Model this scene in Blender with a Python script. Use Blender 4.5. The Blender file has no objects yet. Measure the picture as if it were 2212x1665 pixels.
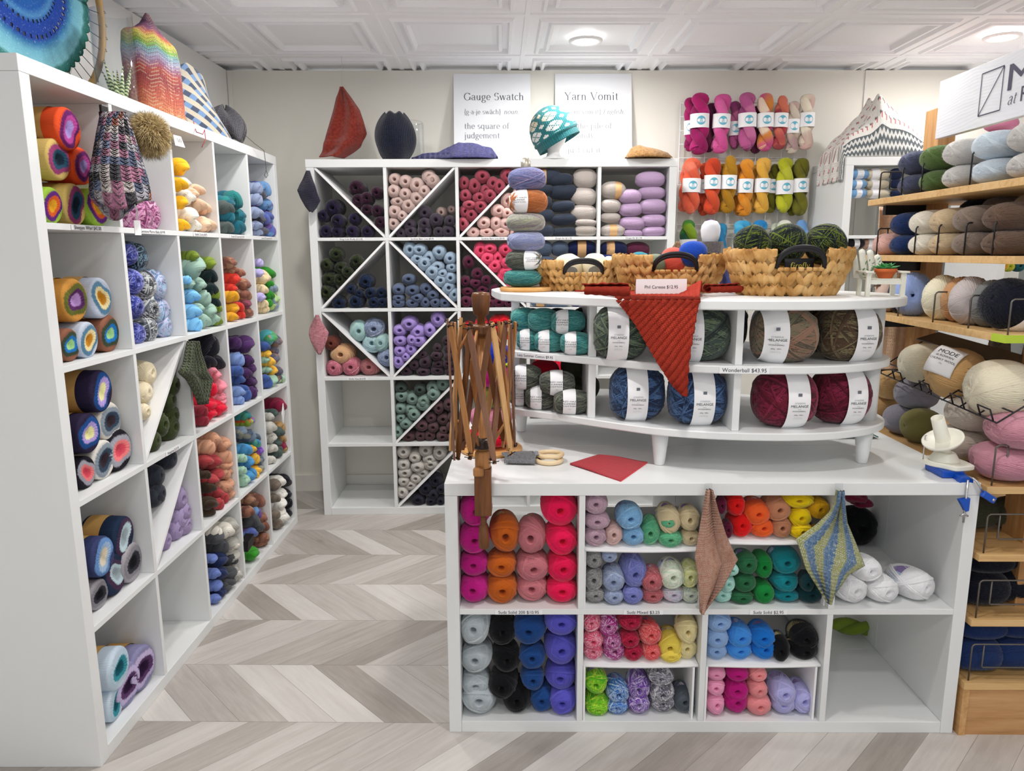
import bpy, bmesh, math, random
import numpy as np
from mathutils import Vector, Matrix, Euler
sc = bpy.context.scene
COL = sc.collection
random.seed(7)
rng = np.random.default_rng(7)
PI = math.pi

# ---------------------------------------------------------------- camera
FPX, CAMH, PIT, YAW, ROL = 1567.19, 1.3661, .1814, -.0162, -.0045
cam = bpy.data.cameras.new('camera')
cam.sensor_fit = 'HORIZONTAL'
cam.sensor_width = 36.0
cam.lens = FPX / 2212 * 36.0
cam.clip_start = .02
camo = bpy.data.objects.new('camera', cam)
COL.objects.link(camo)
camo.location = (0, 0, CAMH)

def cam_dir(px, py):
    x = px - 1106.0; y = py - 832.5
    cr, sr = math.cos(ROL), math.sin(ROL)
    u = x * cr + y * sr; v = -x * sr + y * cr
    dx, dy, dz = u / FPX, 1.0, -v / FPX
    cp, sp = math.cos(PIT), math.sin(PIT)
    y1 = dy * cp + dz * sp; z1 = -dy * sp + dz * cp
    cy, sy = math.cos(YAW), math.sin(YAW)
    return Vector((dx * cy + y1 * sy, -dx * sy + y1 * cy, z1))
EYE = Vector((0, 0, CAMH))
FWD = cam_dir(1106, 832.5).normalized()
_r = (cam_dir(2106, 832.5) - cam_dir(1106, 832.5)).normalized()
_u = _r.cross(FWD).normalized()
_m = Matrix((_r, _u, -FWD)).transposed()
camo.rotation_euler = _m.to_euler()
sc.camera = camo
def onZ(px, py, z):
    d = cam_dir(px, py); return EYE + d * ((z - CAMH) / d.z)
def onY(px, py, y):
    d = cam_dir(px, py); return EYE + d * (y / d.y)
def onX(px, py, x):
    d = cam_dir(px, py); return EYE + d * (x / d.x)
def mpp(P):
    return (Vector(P) - EYE).dot(FWD) / FPX       # metres per photograph pixel at P

# ---------------------------------------------------------------- world, exposure
w = bpy.data.worlds.new('world'); sc.world = w
w.use_nodes = True
w.node_tree.nodes['Background'].inputs[0].default_value = (.96, .98, 1.0, 1)
w.node_tree.nodes['Background'].inputs[1].default_value = .8
sc.view_settings.view_transform = 'Standard'
sc.view_settings.look = 'None'
sc.view_settings.gamma = 1
sc.view_settings.exposure = 0.3
sc.view_settings.use_curve_mapping = False
sc.cycles.max_bounces = 6
sc.cycles.diffuse_bounces = 5
sc.cycles.glossy_bounces = 2
sc.cycles.transmission_bounces = 6
sc.cycles.transparent_max_bounces = 8
sc.cycles.caustics_reflective = False
sc.cycles.caustics_refractive = False
sc.cycles.sample_clamp_indirect = 4.0
LAMP_W = 6.6          # watts of each recessed ceiling lamp
CEIL = 2.322

# ---------------------------------------------------------------- small helpers
def lin(h):
    if not isinstance(h, str): return tuple(h)
    h = h.lstrip('#')
    c = [int(h[i:i + 2], 16) / 255 for i in (0, 2, 4)]
    return tuple((x / 12.92 if x <= .04045 else ((x + .055) / 1.055) ** 2.4) for x in c)

def tag(o, label, cat, group=None, kind=None):
    if label: o['label'] = label
    if cat: o['category'] = cat
    if group: o['group'] = group
    if kind: o['kind'] = kind
    return o

def empty(name, loc=(0, 0, 0), rz=0.0, label=None, cat=None, group=None):
    o = bpy.data.objects.new(name, None); COL.objects.link(o)
    o.empty_display_size = .05
    o.location = loc; o.rotation_euler = (0, 0, rz)
    return tag(o, label, cat, group)

class MB:
    """collects vertices and faces, then links them as one mesh object"""
    def __init__(s):
        s.v = []; s.f = []; s.uv = None; s.sm = []
    def add(s, vs, fs, smooth=False):
        b = len(s.v); s.v += [tuple(p) for p in vs]
        s.f += [tuple(i + b for i in f) for f in fs]; s.sm += [smooth] * len(fs)
        return s
    def box(s, x0, y0, z0, x1, y1, z1, bev=0.0):
        if bev <= 0:
            vs = [(x, y, z) for z in (z0, z1) for y in (y0, y1) for x in (x0, x1)]
            fs = [(0, 2, 3, 1), (4, 5, 7, 6), (0, 1, 5, 4), (2, 6, 7, 3), (0, 4, 6, 2), (1, 3, 7, 5)]
            return s.add(vs, fs)
        bm = bmesh.new()
        bmesh.ops.create_cube(bm, size=1)
        for q in bm.verts:
            q.co = Vector(((x0 + x1) / 2 + q.co.x * (x1 - x0), (y0 + y1) / 2 + q.co.y * (y1 - y0), (z0 + z1) / 2 + q.co.z * (z1 - z0)))
        bmesh.ops.bevel(bm, geom=bm.edges[:], offset=bev, segments=2, profile=.5, affect='EDGES')
        return s.bm(bm)
    def bm(s, bm, M=None, smooth=False):
        bm.verts.index_update()
        s.add([(M @ q.co if M else q.co) for q in bm.verts], [[q.index for q in f.verts] for f in bm.faces], smooth)
        bm.free(); return s
    def tube(s, pts, rad, n=8, caps=True, closed=False, flat=1.0):
        pts = [Vector(p) for p in pts]; m = len(pts)
        rads = rad if hasattr(rad, '__len__') else [rad] * m
        T = []
        for i in range(m):
            a = pts[(i - 1) % m] if (closed or i > 0) else pts[i]
            b = pts[(i + 1) % m] if (closed or i < m - 1) else pts[i]
            t = b - a
            T.append(t.normalized() if t.length > 1e-9 else Vector((0, 0, 1)))
        N = T[0].orthogonal().normalized(); vs = []
        for i in range(m):
            N = (N - T[i] * N.dot(T[i]))
            N = N.normalized() if N.length > 1e-6 else T[i].orthogonal().normalized()
            B = T[i].cross(N)
            for k in range(n):
                a = 2 * PI * k / n
                vs.append(pts[i] + (N * math.cos(a) + B * math.sin(a) * flat) * rads[i])
        fs = []
        for i in range(m if closed else m - 1):
            j = (i + 1) % m
            for k in range(n):
                l = (k + 1) % n
                fs.append((i * n + k, i * n + l, j * n + l, j * n + k))
        if caps and not closed:
            fs.append(tuple(range(n - 1, -1, -1))); fs.append(tuple((m - 1) * n + k for k in range(n)))
        return s.add(vs, fs, True)
    def lathe(s, prof, n=32, M=None, smooth=True, cap=True):
        vs = []; fs = []
        for r, z in prof:
            for k in range(n):
                a = 2 * PI * k / n; p = Vector((r * math.cos(a), r * math.sin(a), z))
                vs.append(M @ p if M else p)
        for i in range(len(prof) - 1):
            for k in range(n):
                l = (k + 1) % n
                fs.append((i * n + k, i * n + l, (i + 1) * n + l, (i + 1) * n + k))
        if cap:
            fs.append(tuple(range(n - 1, -1, -1))); fs.append(tuple((len(prof) - 1) * n + k for k in range(n)))
        return s.add(vs, fs, smooth)
    def prism(s, poly, z0, z1):
        n = len(poly)
        vs = [(x, y, z0) for x, y in poly] + [(x, y, z1) for x, y in poly]
        fs = [tuple(range(n - 1, -1, -1)), tuple(range(n, 2 * n))] + [(i, (i + 1) % n, n + (i + 1) % n, n + i) for i in range(n)]
        return s.add(vs, fs)
    def grid(s, fn, nu, nv, smooth=True, closeu=False, thick=0.0, uvs=True):
        """surface fn(u,v); thick closes it into a sheet with a back"""
        P = [[Vector(fn(i / nu, j / nv)) for j in range(nv + 1)] for i in range(nu + (0 if closeu else 1))]
        m = len(P); base = len(s.v)
        vs = [p for r in P for p in r]; fs = []; W = nv + 1
        for i in range(nu):
            k = (i + 1) % m
            for j in range(nv):
                fs.append((i * W + j, k * W + j, k * W + j + 1, i * W + j + 1))
        uv0 = [(i / nu, j / nv) for i in range(m) for j in range(W)]
        if thick:
            nr = []
            for i in range(m):
                for j in range(W):
                    a = P[(i + 1) % m if closeu else min(i + 1, m - 1)][j] - P[(i - 1) % m if closeu else max(i - 1, 0)][j]
                    b = P[i][min(j + 1, nv)] - P[i][max(j - 1, 0)]
                    q = a.cross(b); nr.append(q.normalized() if q.length > 1e-12 else Vector((0, 0, 1)))
            o = len(vs)
            vs = vs + [p - q * thick for p, q in zip(vs, nr)]
            fs += [tuple(o + x for x in reversed(f)) for f in fs[:]]
            rim = []
            if not closeu:
                rim += [(j, j + 1) for j in range(nv)] + [((m - 1) * W + j + 1, (m - 1) * W + j) for j in range(nv)]
            for i in range(nu):
                k = (i + 1) % m
                rim += [(k * W, i * W), (i * W + nv, k * W + nv)]
            fs += [(a, b, o + b, o + a) for a, b in rim]
            uv0 = uv0 + uv0
        s.add(vs, fs, smooth)
        if uvs:
            if s.uv is None: s.uv = {}
            for i, q in enumerate(uv0): s.uv[base + i] = q
        return s
    def mesh(s, name, mats):
        me = bpy.data.meshes.new(name)
        me.from_pydata(s.v, [], s.f)
        me.polygons.foreach_set('use_smooth', np.array(s.sm, dtype=bool))
        if s.uv:
            lay = me.uv_layers.new(name='UVMap')
            li = np.zeros(len(me.loops), dtype=np.int32); me.loops.foreach_get('vertex_index', li)
            U = np.zeros((len(s.v), 2), dtype=np.float32)
            for k, q in s.uv.items(): U[k] = q
            lay.data.foreach_set('uv', U[li].ravel())
        for m in (mats if isinstance(mats, (list, tuple)) else [mats]):
            me.materials.append(m)
        me.update()
        return me
    def build(s, name, mat, parent=None, loc=None, rot=None):
        return link(name, s.mesh(name, mat), parent, loc, rot)

def link(name, me, parent=None, loc=None, rot=None, scale=None):
    o = bpy.data.objects.new(name, me); COL.objects.link(o)
    if parent: o.parent = parent
    if loc is not None: o.location = loc
    if rot is not None: o.rotation_euler = rot
    if scale is not None: o.scale = scale
    return o

# ---------------------------------------------------------------- material helpers
class NT:
    def __init__(s, name, rough=.6, spec=.3):
        s.m = bpy.data.materials.new(name); s.m.use_nodes = True
        s.n = s.m.node_tree.nodes; s.l = s.m.node_tree.links
        s.p = s.n['Principled BSDF']
        s.p.inputs['Roughness'].default_value = rough
        s.p.inputs['Specular IOR Level'].default_value = spec
    def new(s, t, **k):
        q = s.n.new(t)
        for a, b in k.items(): setattr(q, a, b)
        return q
    def plug(s, sock, val):
        if hasattr(val, 'links'): s.l.new(val, sock)
        elif isinstance(val, str): sock.default_value = lin(val) + (1,)
        elif hasattr(val, '__len__') and len(val) == 3 and sock.type == 'RGBA': sock.default_value = tuple(val) + (1,)
        else: sock.default_value = val
    def math(s, op, a, b=None, c=None, clamp=False):
        q = s.new('ShaderNodeMath', operation=op, use_clamp=clamp)
        s.plug(q.inputs[0], a)
        if b is not None: s.plug(q.inputs[1], b)
        if c is not None: s.plug(q.inputs[2], c)
        return q.outputs[0]
    def vmath(s, op, a, b=None):
        q = s.new('ShaderNodeVectorMath', operation=op)
        s.plug(q.inputs[0], a)
        if b is not None: s.plug(q.inputs[1], b)
        return q.outputs[0]
    def mix(s, f, a, b):
        q = s.new('ShaderNodeMix', data_type='RGBA')
        s.plug(q.inputs[0], f); s.plug(q.inputs[6], a); s.plug(q.inputs[7], b)
        return q.outputs[2]
    def coord(s, which='Object'):
        return s.new('ShaderNodeTexCoord').outputs[which]
    def sep(s, v):
        q = s.new('ShaderNodeSeparateXYZ'); s.plug(q.inputs[0], v); return q.outputs
    def comb(s, x, y, z=0.0):
        q = s.new('ShaderNodeCombineXYZ')
        for i, t in enumerate((x, y, z)): s.plug(q.inputs[i], t)
        return q.outputs[0]
    def noise(s, v, scale=5, detail=2, rough=.5, dim='3D', w=None, out='Fac'):
        q = s.new('ShaderNodeTexNoise', noise_dimensions=dim)
        if v is not None: s.plug(q.inputs['Vector'], v)
        if w is not None: s.plug(q.inputs['W'], w)
        s.plug(q.inputs['Scale'], scale); q.inputs['Detail'].default_value = detail; q.inputs['Roughness'].default_value = rough
        return q.outputs[out]
    def ramp(s, f, stops, interp='LINEAR'):
        q = s.new('ShaderNodeValToRGB'); q.color_ramp.interpolation = interp
        e = q.color_ramp.elements
        while len(e) > 1: e.remove(e[-1])
        for i, (p, c) in enumerate(stops):
            x = e[0] if i == 0 else e.new(p)
            x.position = p; x.color = lin(c) + (1,)
        s.plug(q.inputs[0], f); return q.outputs[0]
    def smooth(s, v, a, b):
        q = s.new('ShaderNodeMapRange', interpolation_type='SMOOTHSTEP')
        s.plug(q.inputs[0], v); q.inputs[1].default_value = a; q.inputs[2].default_value = b
        return q.outputs[0]
    def base(s, c): s.plug(s.p.inputs['Base Color'], c); return s
    def bump(s, h, strength=.4, dist=.002):
        q = s.new('ShaderNodeBump'); q.inputs['Strength'].default_value = strength; q.inputs['Distance'].default_value = dist
        s.plug(q.inputs['Height'], h); s.l.new(q.outputs[0], s.p.inputs['Normal']); return s
    def attr(s, name, out='Color'):
        q = s.new('ShaderNodeAttribute', attribute_type='OBJECT', attribute_name=name); return q.outputs[out]

_simple = {}
def plain(name, col, rough=.5, spec=.3, var=.04, scale=40, bump=0.0, metal=0.0):
    if name in _simple: return _simple[name]
    t = NT(name, rough, spec)
    n = t.noise(t.coord(), scale, 3)
    c = lin(col)
    lo = tuple(max(0, x * (1 - var)) for x in c); hi = tuple(min(1, x * (1 + var)) for x in c)
    t.base(t.mix(n, lo, hi))
    if bump: t.bump(n, bump, .002)
    t.p.inputs['Metallic'].default_value = metal
    _simple[name] = t.m
    return t.m

WHITE = plain('white_laminate', '#e6e8e8', .38, .35, .012, 9)
WHITE_IN = WHITE
FOAM = plain('white_foam_board', '#f1f1f2', .6, .2, .01, 20)
PAPER = plain('white_paper', '#f3f3f5', .7, .2, .01, 60)
TANPAPER = plain('tan_kraft_paper', '#d2a878', .75, .2, .05, 90)
GOLDPAPER = plain('gold_kraft_paper', '#c99d5c', .7, .2, .06, 70)
INK = plain('dark_grey_ink', '#3b3c42', .7, .1, .0)
BLACKINK = plain('black_ink', '#101013', .6, .2, .0)
GREYINK = plain('pale_grey_ink', '#a9abb3', .7, .1, .0)
TEALINK = plain('teal_ink', '#62aebf', .7, .1, .0)
BLACKWIRE = plain('black_wire', '#17161a', .4, .4, .05)
GREYWIRE = plain('grey_wire', '#6b6661', .35, .5, .05, metal=.6)
WHITEWIRE = plain('white_wire', '#e4e5e6', .4, .4, .02)
STEEL = plain('bright_steel', '#c9c9cc', .25, .5, .03, metal=.9)
BLACKCARD = plain('black_card', '#121215', .55, .3, .05)
BLUEPLASTIC = plain('blue_plastic', '#0e4fb8', .35, .45, .03)
IVORY = plain('ivory_plastic', '#efeee0', .35, .45, .01)
TERRACOTTA = plain('terracotta', '#c9683a', .8, .2, .08, 60, .2)
WHITEPAINTWOOD = plain('chalky_white_painted_wood', '#dcdcd0', .7, .2, .06, 50, .3)

def glass_mat(name, tint=(1, 1, 1), rough=0.0):
    t = NT(name); n, l = t.n, t.l
    tr = t.new('ShaderNodeBsdfTransparent'); tr.inputs[0].default_value = tuple(tint) + (1,)
    gl = t.new('ShaderNodeBsdfGlossy'); gl.inputs['Roughness'].default_value = .05
    fr = t.new('ShaderNodeLayerWeight'); fr.inputs[0].default_value = .25
    mx = t.new('ShaderNodeMixShader'); t.plug(mx.inputs[0], t.math('MULTIPLY', fr.outputs['Facing'], .45))
    l.new(tr.outputs[0], mx.inputs[1]); l.new(gl.outputs[0], mx.inputs[2]); l.new(mx.outputs[0], n['Material Output'].inputs[0])
    return t.m
GLASS = glass_mat('clear_glass', (.97, .98, .98))

def wood(name, c1, c2, c3, axis='X', scale=9.0, rough=.5, dist=2.0, stripes=0.0):
    t = NT(name, rough, .3)
    x, y, z = t.sep(t.coord())
    k = {'X': (t.math('MULTIPLY', x, .08), y, z), 'Y': (x, t.math('MULTIPLY', y, .08), z), 'Z': (x, y, t.math('MULTIPLY', z, .08))}[axis]
    v = t.comb(*k)
    n = t.noise(v, scale * 6, 5, .65)
    m = t.noise(v, scale, 3)
    f = t.math('ADD', t.math('MULTIPLY', n, .65), t.math('MULTIPLY', m, .45))
    c = t.ramp(f, [(.3, c1), (.52, c2), (.75, c3)])
    if stripes:
        s = t.math('GREATER_THAN', t.math('FRACT', t.math('MULTIPLY', z, stripes)), .72)
        c = t.mix(t.math('MULTIPLY', s, .35), c, c1)
    t.base(c); t.bump(n, .15, .001)
    return t.m
OAK = wood('oak_board', '#9a6a3c', '#c99b66', '#e0b987', 'X')
OAKY = wood('oak_board_lengthwise', '#9a6a3c', '#c99b66', '#e0b987', 'Y')
OAKZ = wood('oak_upright', '#8a5c34', '#b98b5a', '#d3aa78', 'Z')
OAKEDGE = wood('oak_board_edge', '#b58a55', '#d9b27a', '#e6c694', 'X', 12, .5, 2, 260)
WALNUT = wood('walnut', '#4a2c18', '#6f4526', '#8d5c36', 'Z', 14, .32)
CHERRY = wood('cherry_slat', '#8a5630', '#b07a48', '#c8935e', 'Z', 14, .4)
CHERRYLIGHT = wood('pale_cherry_slat', '#b08050', '#d0a06a', '#e0b680', 'Z', 14, .4)
DARKSLAT = wood('dark_walnut_slat', '#5a3a2a', '#7c5540', '#96705a', 'Z', 14, .4)
BEECH = wood('pale_beech', '#d9b98a', '#ead0a6', '#f3dfbd', 'X', 6, .45)
HONEY = wood('honey_wood', '#b87e3c', '#d39a56', '#e2b274', 'X', 8, .35)
# ================================================================ lamps in the ceiling
def lamp(x, y, label, lit=True):
    r = empty('ceiling_light', (x, y, CEIL), 0, label, 'light', 'recessed ceiling lights')
    MB().lathe([(.052, .004), (.055, -.006), (.074, -.008), (.078, -.002), (.078, .003), (.06, .004)], 40, cap=False).build('trim_ring', plain('lamp_trim', '#f4f4f4', .4), r)
    t = NT('lamp_lens'); e = t.new('ShaderNodeEmission'); e.inputs[0].default_value = (1, .98, .94, 1); e.inputs[1].default_value = 14
    t.l.new(e.outputs[0], t.n['Material Output'].inputs[0])
    MB().lathe([(.001, -.004), (.03, -.004), (.053, 0.0)], 32, cap=False).build('lens', t.m, r)
    L = bpy.data.lights.new('lamp_light', 'AREA'); L.shape = 'DISK'; L.size = .11; L.energy = LAMP_W; L.color = (1, .98, .95); L.spread = 3.1
    o = bpy.data.objects.new('lamp_light', L); COL.objects.link(o); o.parent = r; o.location = (0, 0, -.014)
lamp(.288, 3.574, 'round recessed ceiling lamp above the two text signs')
lamp(2.185, 3.575, 'round recessed ceiling lamp above the hanging wooden sign, at far right')
for x, y in ((.288, 1.45), (2.185, 1.75), (-.8, 2.85), (-.55, 2.0), (1.25, 2.75), (.2, 2.75), (1.3, .4), (-.3, -.2)):  # lamps out of view, added to brighten walls and shelves
    lamp(x, y, 'unseen ceiling lamp added to brighten the room')

# ================================================================ the room
WROT = .0329
def wall_y(x): return 4.056 + (x + 1.28) * WROT
def chevron():
    t = NT('chevron_grey_oak', .48, .3)
    x, y, z = t.sep(t.coord())
    H, Pw = .3025, .1437
    yy = t.math('DIVIDE', t.math('SUBTRACT', y, 1.9245), H)
    row = t.math('FLOOR', yy); fy = t.math('FRACT', yy)
    odd = t.math('ABSOLUTE', t.math('MODULO', row, 2.0))
    sgn = t.math('SUBTRACT', 1.0, t.math('MULTIPLY', odd, 2.0))          # +1 on even rows, -1 on odd
    sx = t.math('ADD', x, t.math('MULTIPLY', sgn, t.math('MULTIPLY', t.math('SUBTRACT', fy, t.math('MULTIPLY', odd, 0.0)), H)))
    u = t.math('DIVIDE', t.math('ADD', sx, t.math('ADD', .699, t.math('MULTIPLY', odd, -.012))), Pw)
    idx = t.math('FLOOR', u); fu = t.math('FRACT', u)
    wn = t.new('ShaderNodeTexWhiteNoise', noise_dimensions='2D')
    t.l.new(t.comb(idx, row), wn.inputs['Vector'])
    rnd = wn.outputs['Value']
    # grain along the plank
    al = t.math('SUBTRACT', t.math('MULTIPLY', y, sgn), x); ac = t.math('ADD', t.math('MULTIPLY', y, sgn), x)
    v = t.comb(t.math('MULTIPLY', al, .10), ac, t.math('MULTIPLY', rnd, 37.0))
    g1 = t.noise(v, 46, 6, .68); g2 = t.noise(v, 9, 3, .5)
    v2 = t.comb(t.math('MULTIPLY', al, .4), ac, t.math('MULTIPLY', rnd, 51.0))
    g3 = t.noise(v2, 7, 2, .5)
    f = t.math('ADD', t.math('MULTIPLY', rnd, .5), t.math('ADD', t.math('MULTIPLY', g1, .38), t.math('ADD', t.math('MULTIPLY', g2, .22), t.math('MULTIPLY', g3, .15))))
    c = t.ramp(f, [(.25, '#8f877f'), (.5, '#aba49e'), (.72, '#c4beb9'), (.95, '#d6d2cd')])
    knot = t.smooth(t.noise(t.comb(t.math('MULTIPLY', al, 1.2), t.math('MULTIPLY', ac, 2.0), t.math('MULTIPLY', rnd, 9.0)), 3.2, 2), .72, .8)
    c = t.mix(t.math('MULTIPLY', knot, .45), c, '#6f675f')
    e1 = t.math('LESS_THAN', fu, .014); e2 = t.math('LESS_THAN', fy, .006)
    e = t.math('MULTIPLY', t.math('MAXIMUM', e1, e2), .55)
    t.base(t.mix(e, c, '#5d5650'))
    t.bump(t.math('SUBTRACT', g1, t.math('MULTIPLY', e, 2.0)), .12, .001)
    return t.m
MB().box(-1.9, -2.6, -.05, 3.7, 4.6, 0).build('floor', chevron())['kind'] = 'structure'

WALLM = plain('warm_white_wall_paint', '#e9e6dd', .75, .2, .012, 6)
WALLL = plain('white_wall_paint', '#ebeae8', .75, .2, .012, 6)
o = MB().box(-1.75, 0, 0, 3.8, .12, CEIL - .004).build('wall_back', WALLM, loc=(0, wall_y(0), 0), rot=(0, 0, WROT)); o['kind'] = 'structure'
MB().box(-1.9, 0, CEIL - .004, 3.9, .1, CEIL + .12).build('trim_1', plain('dark_void_board', '#3a3937', .9, .1), loc=(0, wall_y(0) + .5, 0), rot=(0, 0, WROT))['kind'] = 'structure'  # added behind the wall to keep light out; dark colour stands for shade
MB().box(-1.69, -1.2, 0, -1.566, 4.5, CEIL - .004).build('wall_left', WALLL)['kind'] = 'structure'
MB().box(3.45, -1.2, 0, 3.57, 4.5, CEIL - .004).build('wall_right', WALLL)['kind'] = 'structure'
TRIM = plain('white_trim_paint', '#e8e6df', .55, .3, .01)
for i, (px, wd) in enumerate(((491, .022), (1886, .016))):
    p = onY(px, 170, 4.08); x = max(p.x, -1.553)
    MB().box(x - wd / 2, -.008, .1, x + wd / 2, 0.002, CEIL - .006).build('trim_%d' % (i + 2), TRIM, loc=(0, wall_y(0), 0), rot=(0, 0, WROT))['kind'] = 'structure'
MB().box(-1.565, -.016, 0, 3.44, .002, .095).build('baseboard_back', TRIM, loc=(0, wall_y(0), 0), rot=(0, 0, WROT))['kind'] = 'structure'

def ceiling():
    m = MB(); T = .632; h = T / 2
    prof = [(0, 0), (.010, 0), (.012, .005), (.052, .005), (.060, -.006), (.072, -.006), (.080, .016), (.098, .016), (.106, -.004), (.118, -.004), (.128, .018), (.150, .020)]
    R = Matrix.Rotation(WROT, 4, 'Z')
    for i in range(-3, 6):
        for j in range(-8, 3):
            cx, cy = -.002 + (i + .5) * T, (j - .5) * T
            vs = []; fs = []
            for e, z in prof:
                r = h - e
                vs += [(cx - r, cy - r, z), (cx + r, cy - r, z), (cx + r, cy + r, z), (cx - r, cy + r, z)]
            for k in range(len(prof) - 1):
                for q in range(4):
                    a, b = k * 4 + q, k * 4 + (q + 1) % 4
                    fs.append((b, a, a + 4, b + 4))
            k = (len(prof) - 1) * 4
            fs.append((k + 3, k + 2, k + 1, k))
            m.add(vs, fs)
    # seal above
    m.box(-2.2, -5.4, .06, 4.2, 1.9, .09)
    o = m.build('ceiling', plain('white_embossed_ceiling_tile', '#f6f6f9', .5, .3, .01), loc=(0, 3.838, CEIL), rot=(0, 0, WROT))
    o['kind'] = 'structure'
ceiling()

# ================================================================ lettering
def text_data(s, size, extrude=0.0):
    """vertices and faces of a line of lettering, centred on x, baseline y=0"""
    cu = bpy.data.curves.new('t', 'FONT'); cu.body = s; cu.size = size; cu.align_x = 'CENTER'; cu.resolution_u = 3
    ob = bpy.data.objects.new('t', cu); COL.objects.link(ob)
    bpy.context.view_layer.update()
    dg = bpy.context.evaluated_depsgraph_get()
    me = bpy.data.meshes.new_from_object(ob.evaluated_get(dg))
    vs = [tuple(v.co) for v in me.vertices]; fs = [tuple(p.vertices) for p in me.polygons]
    bpy.data.objects.remove(ob); bpy.data.curves.remove(cu); bpy.data.meshes.remove(me)
    return vs, fs
def lettering(s, size, mat, parent, loc, rot=(PI / 2, 0, 0), name='lettering', sx=1.0, bold=0.0):
    vs, fs = text_data(s, size)
    m = MB().add([(x * sx, y, 0) for x, y, z in vs], fs)
    if bold:
        m.add([(x * sx + bold, y, 0) for x, y, z in vs], fs); m.add([(x * sx, y + bold * .6, 0) for x, y, z in vs], fs)
    return m.build(name, mat, parent, loc, rot)

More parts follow.
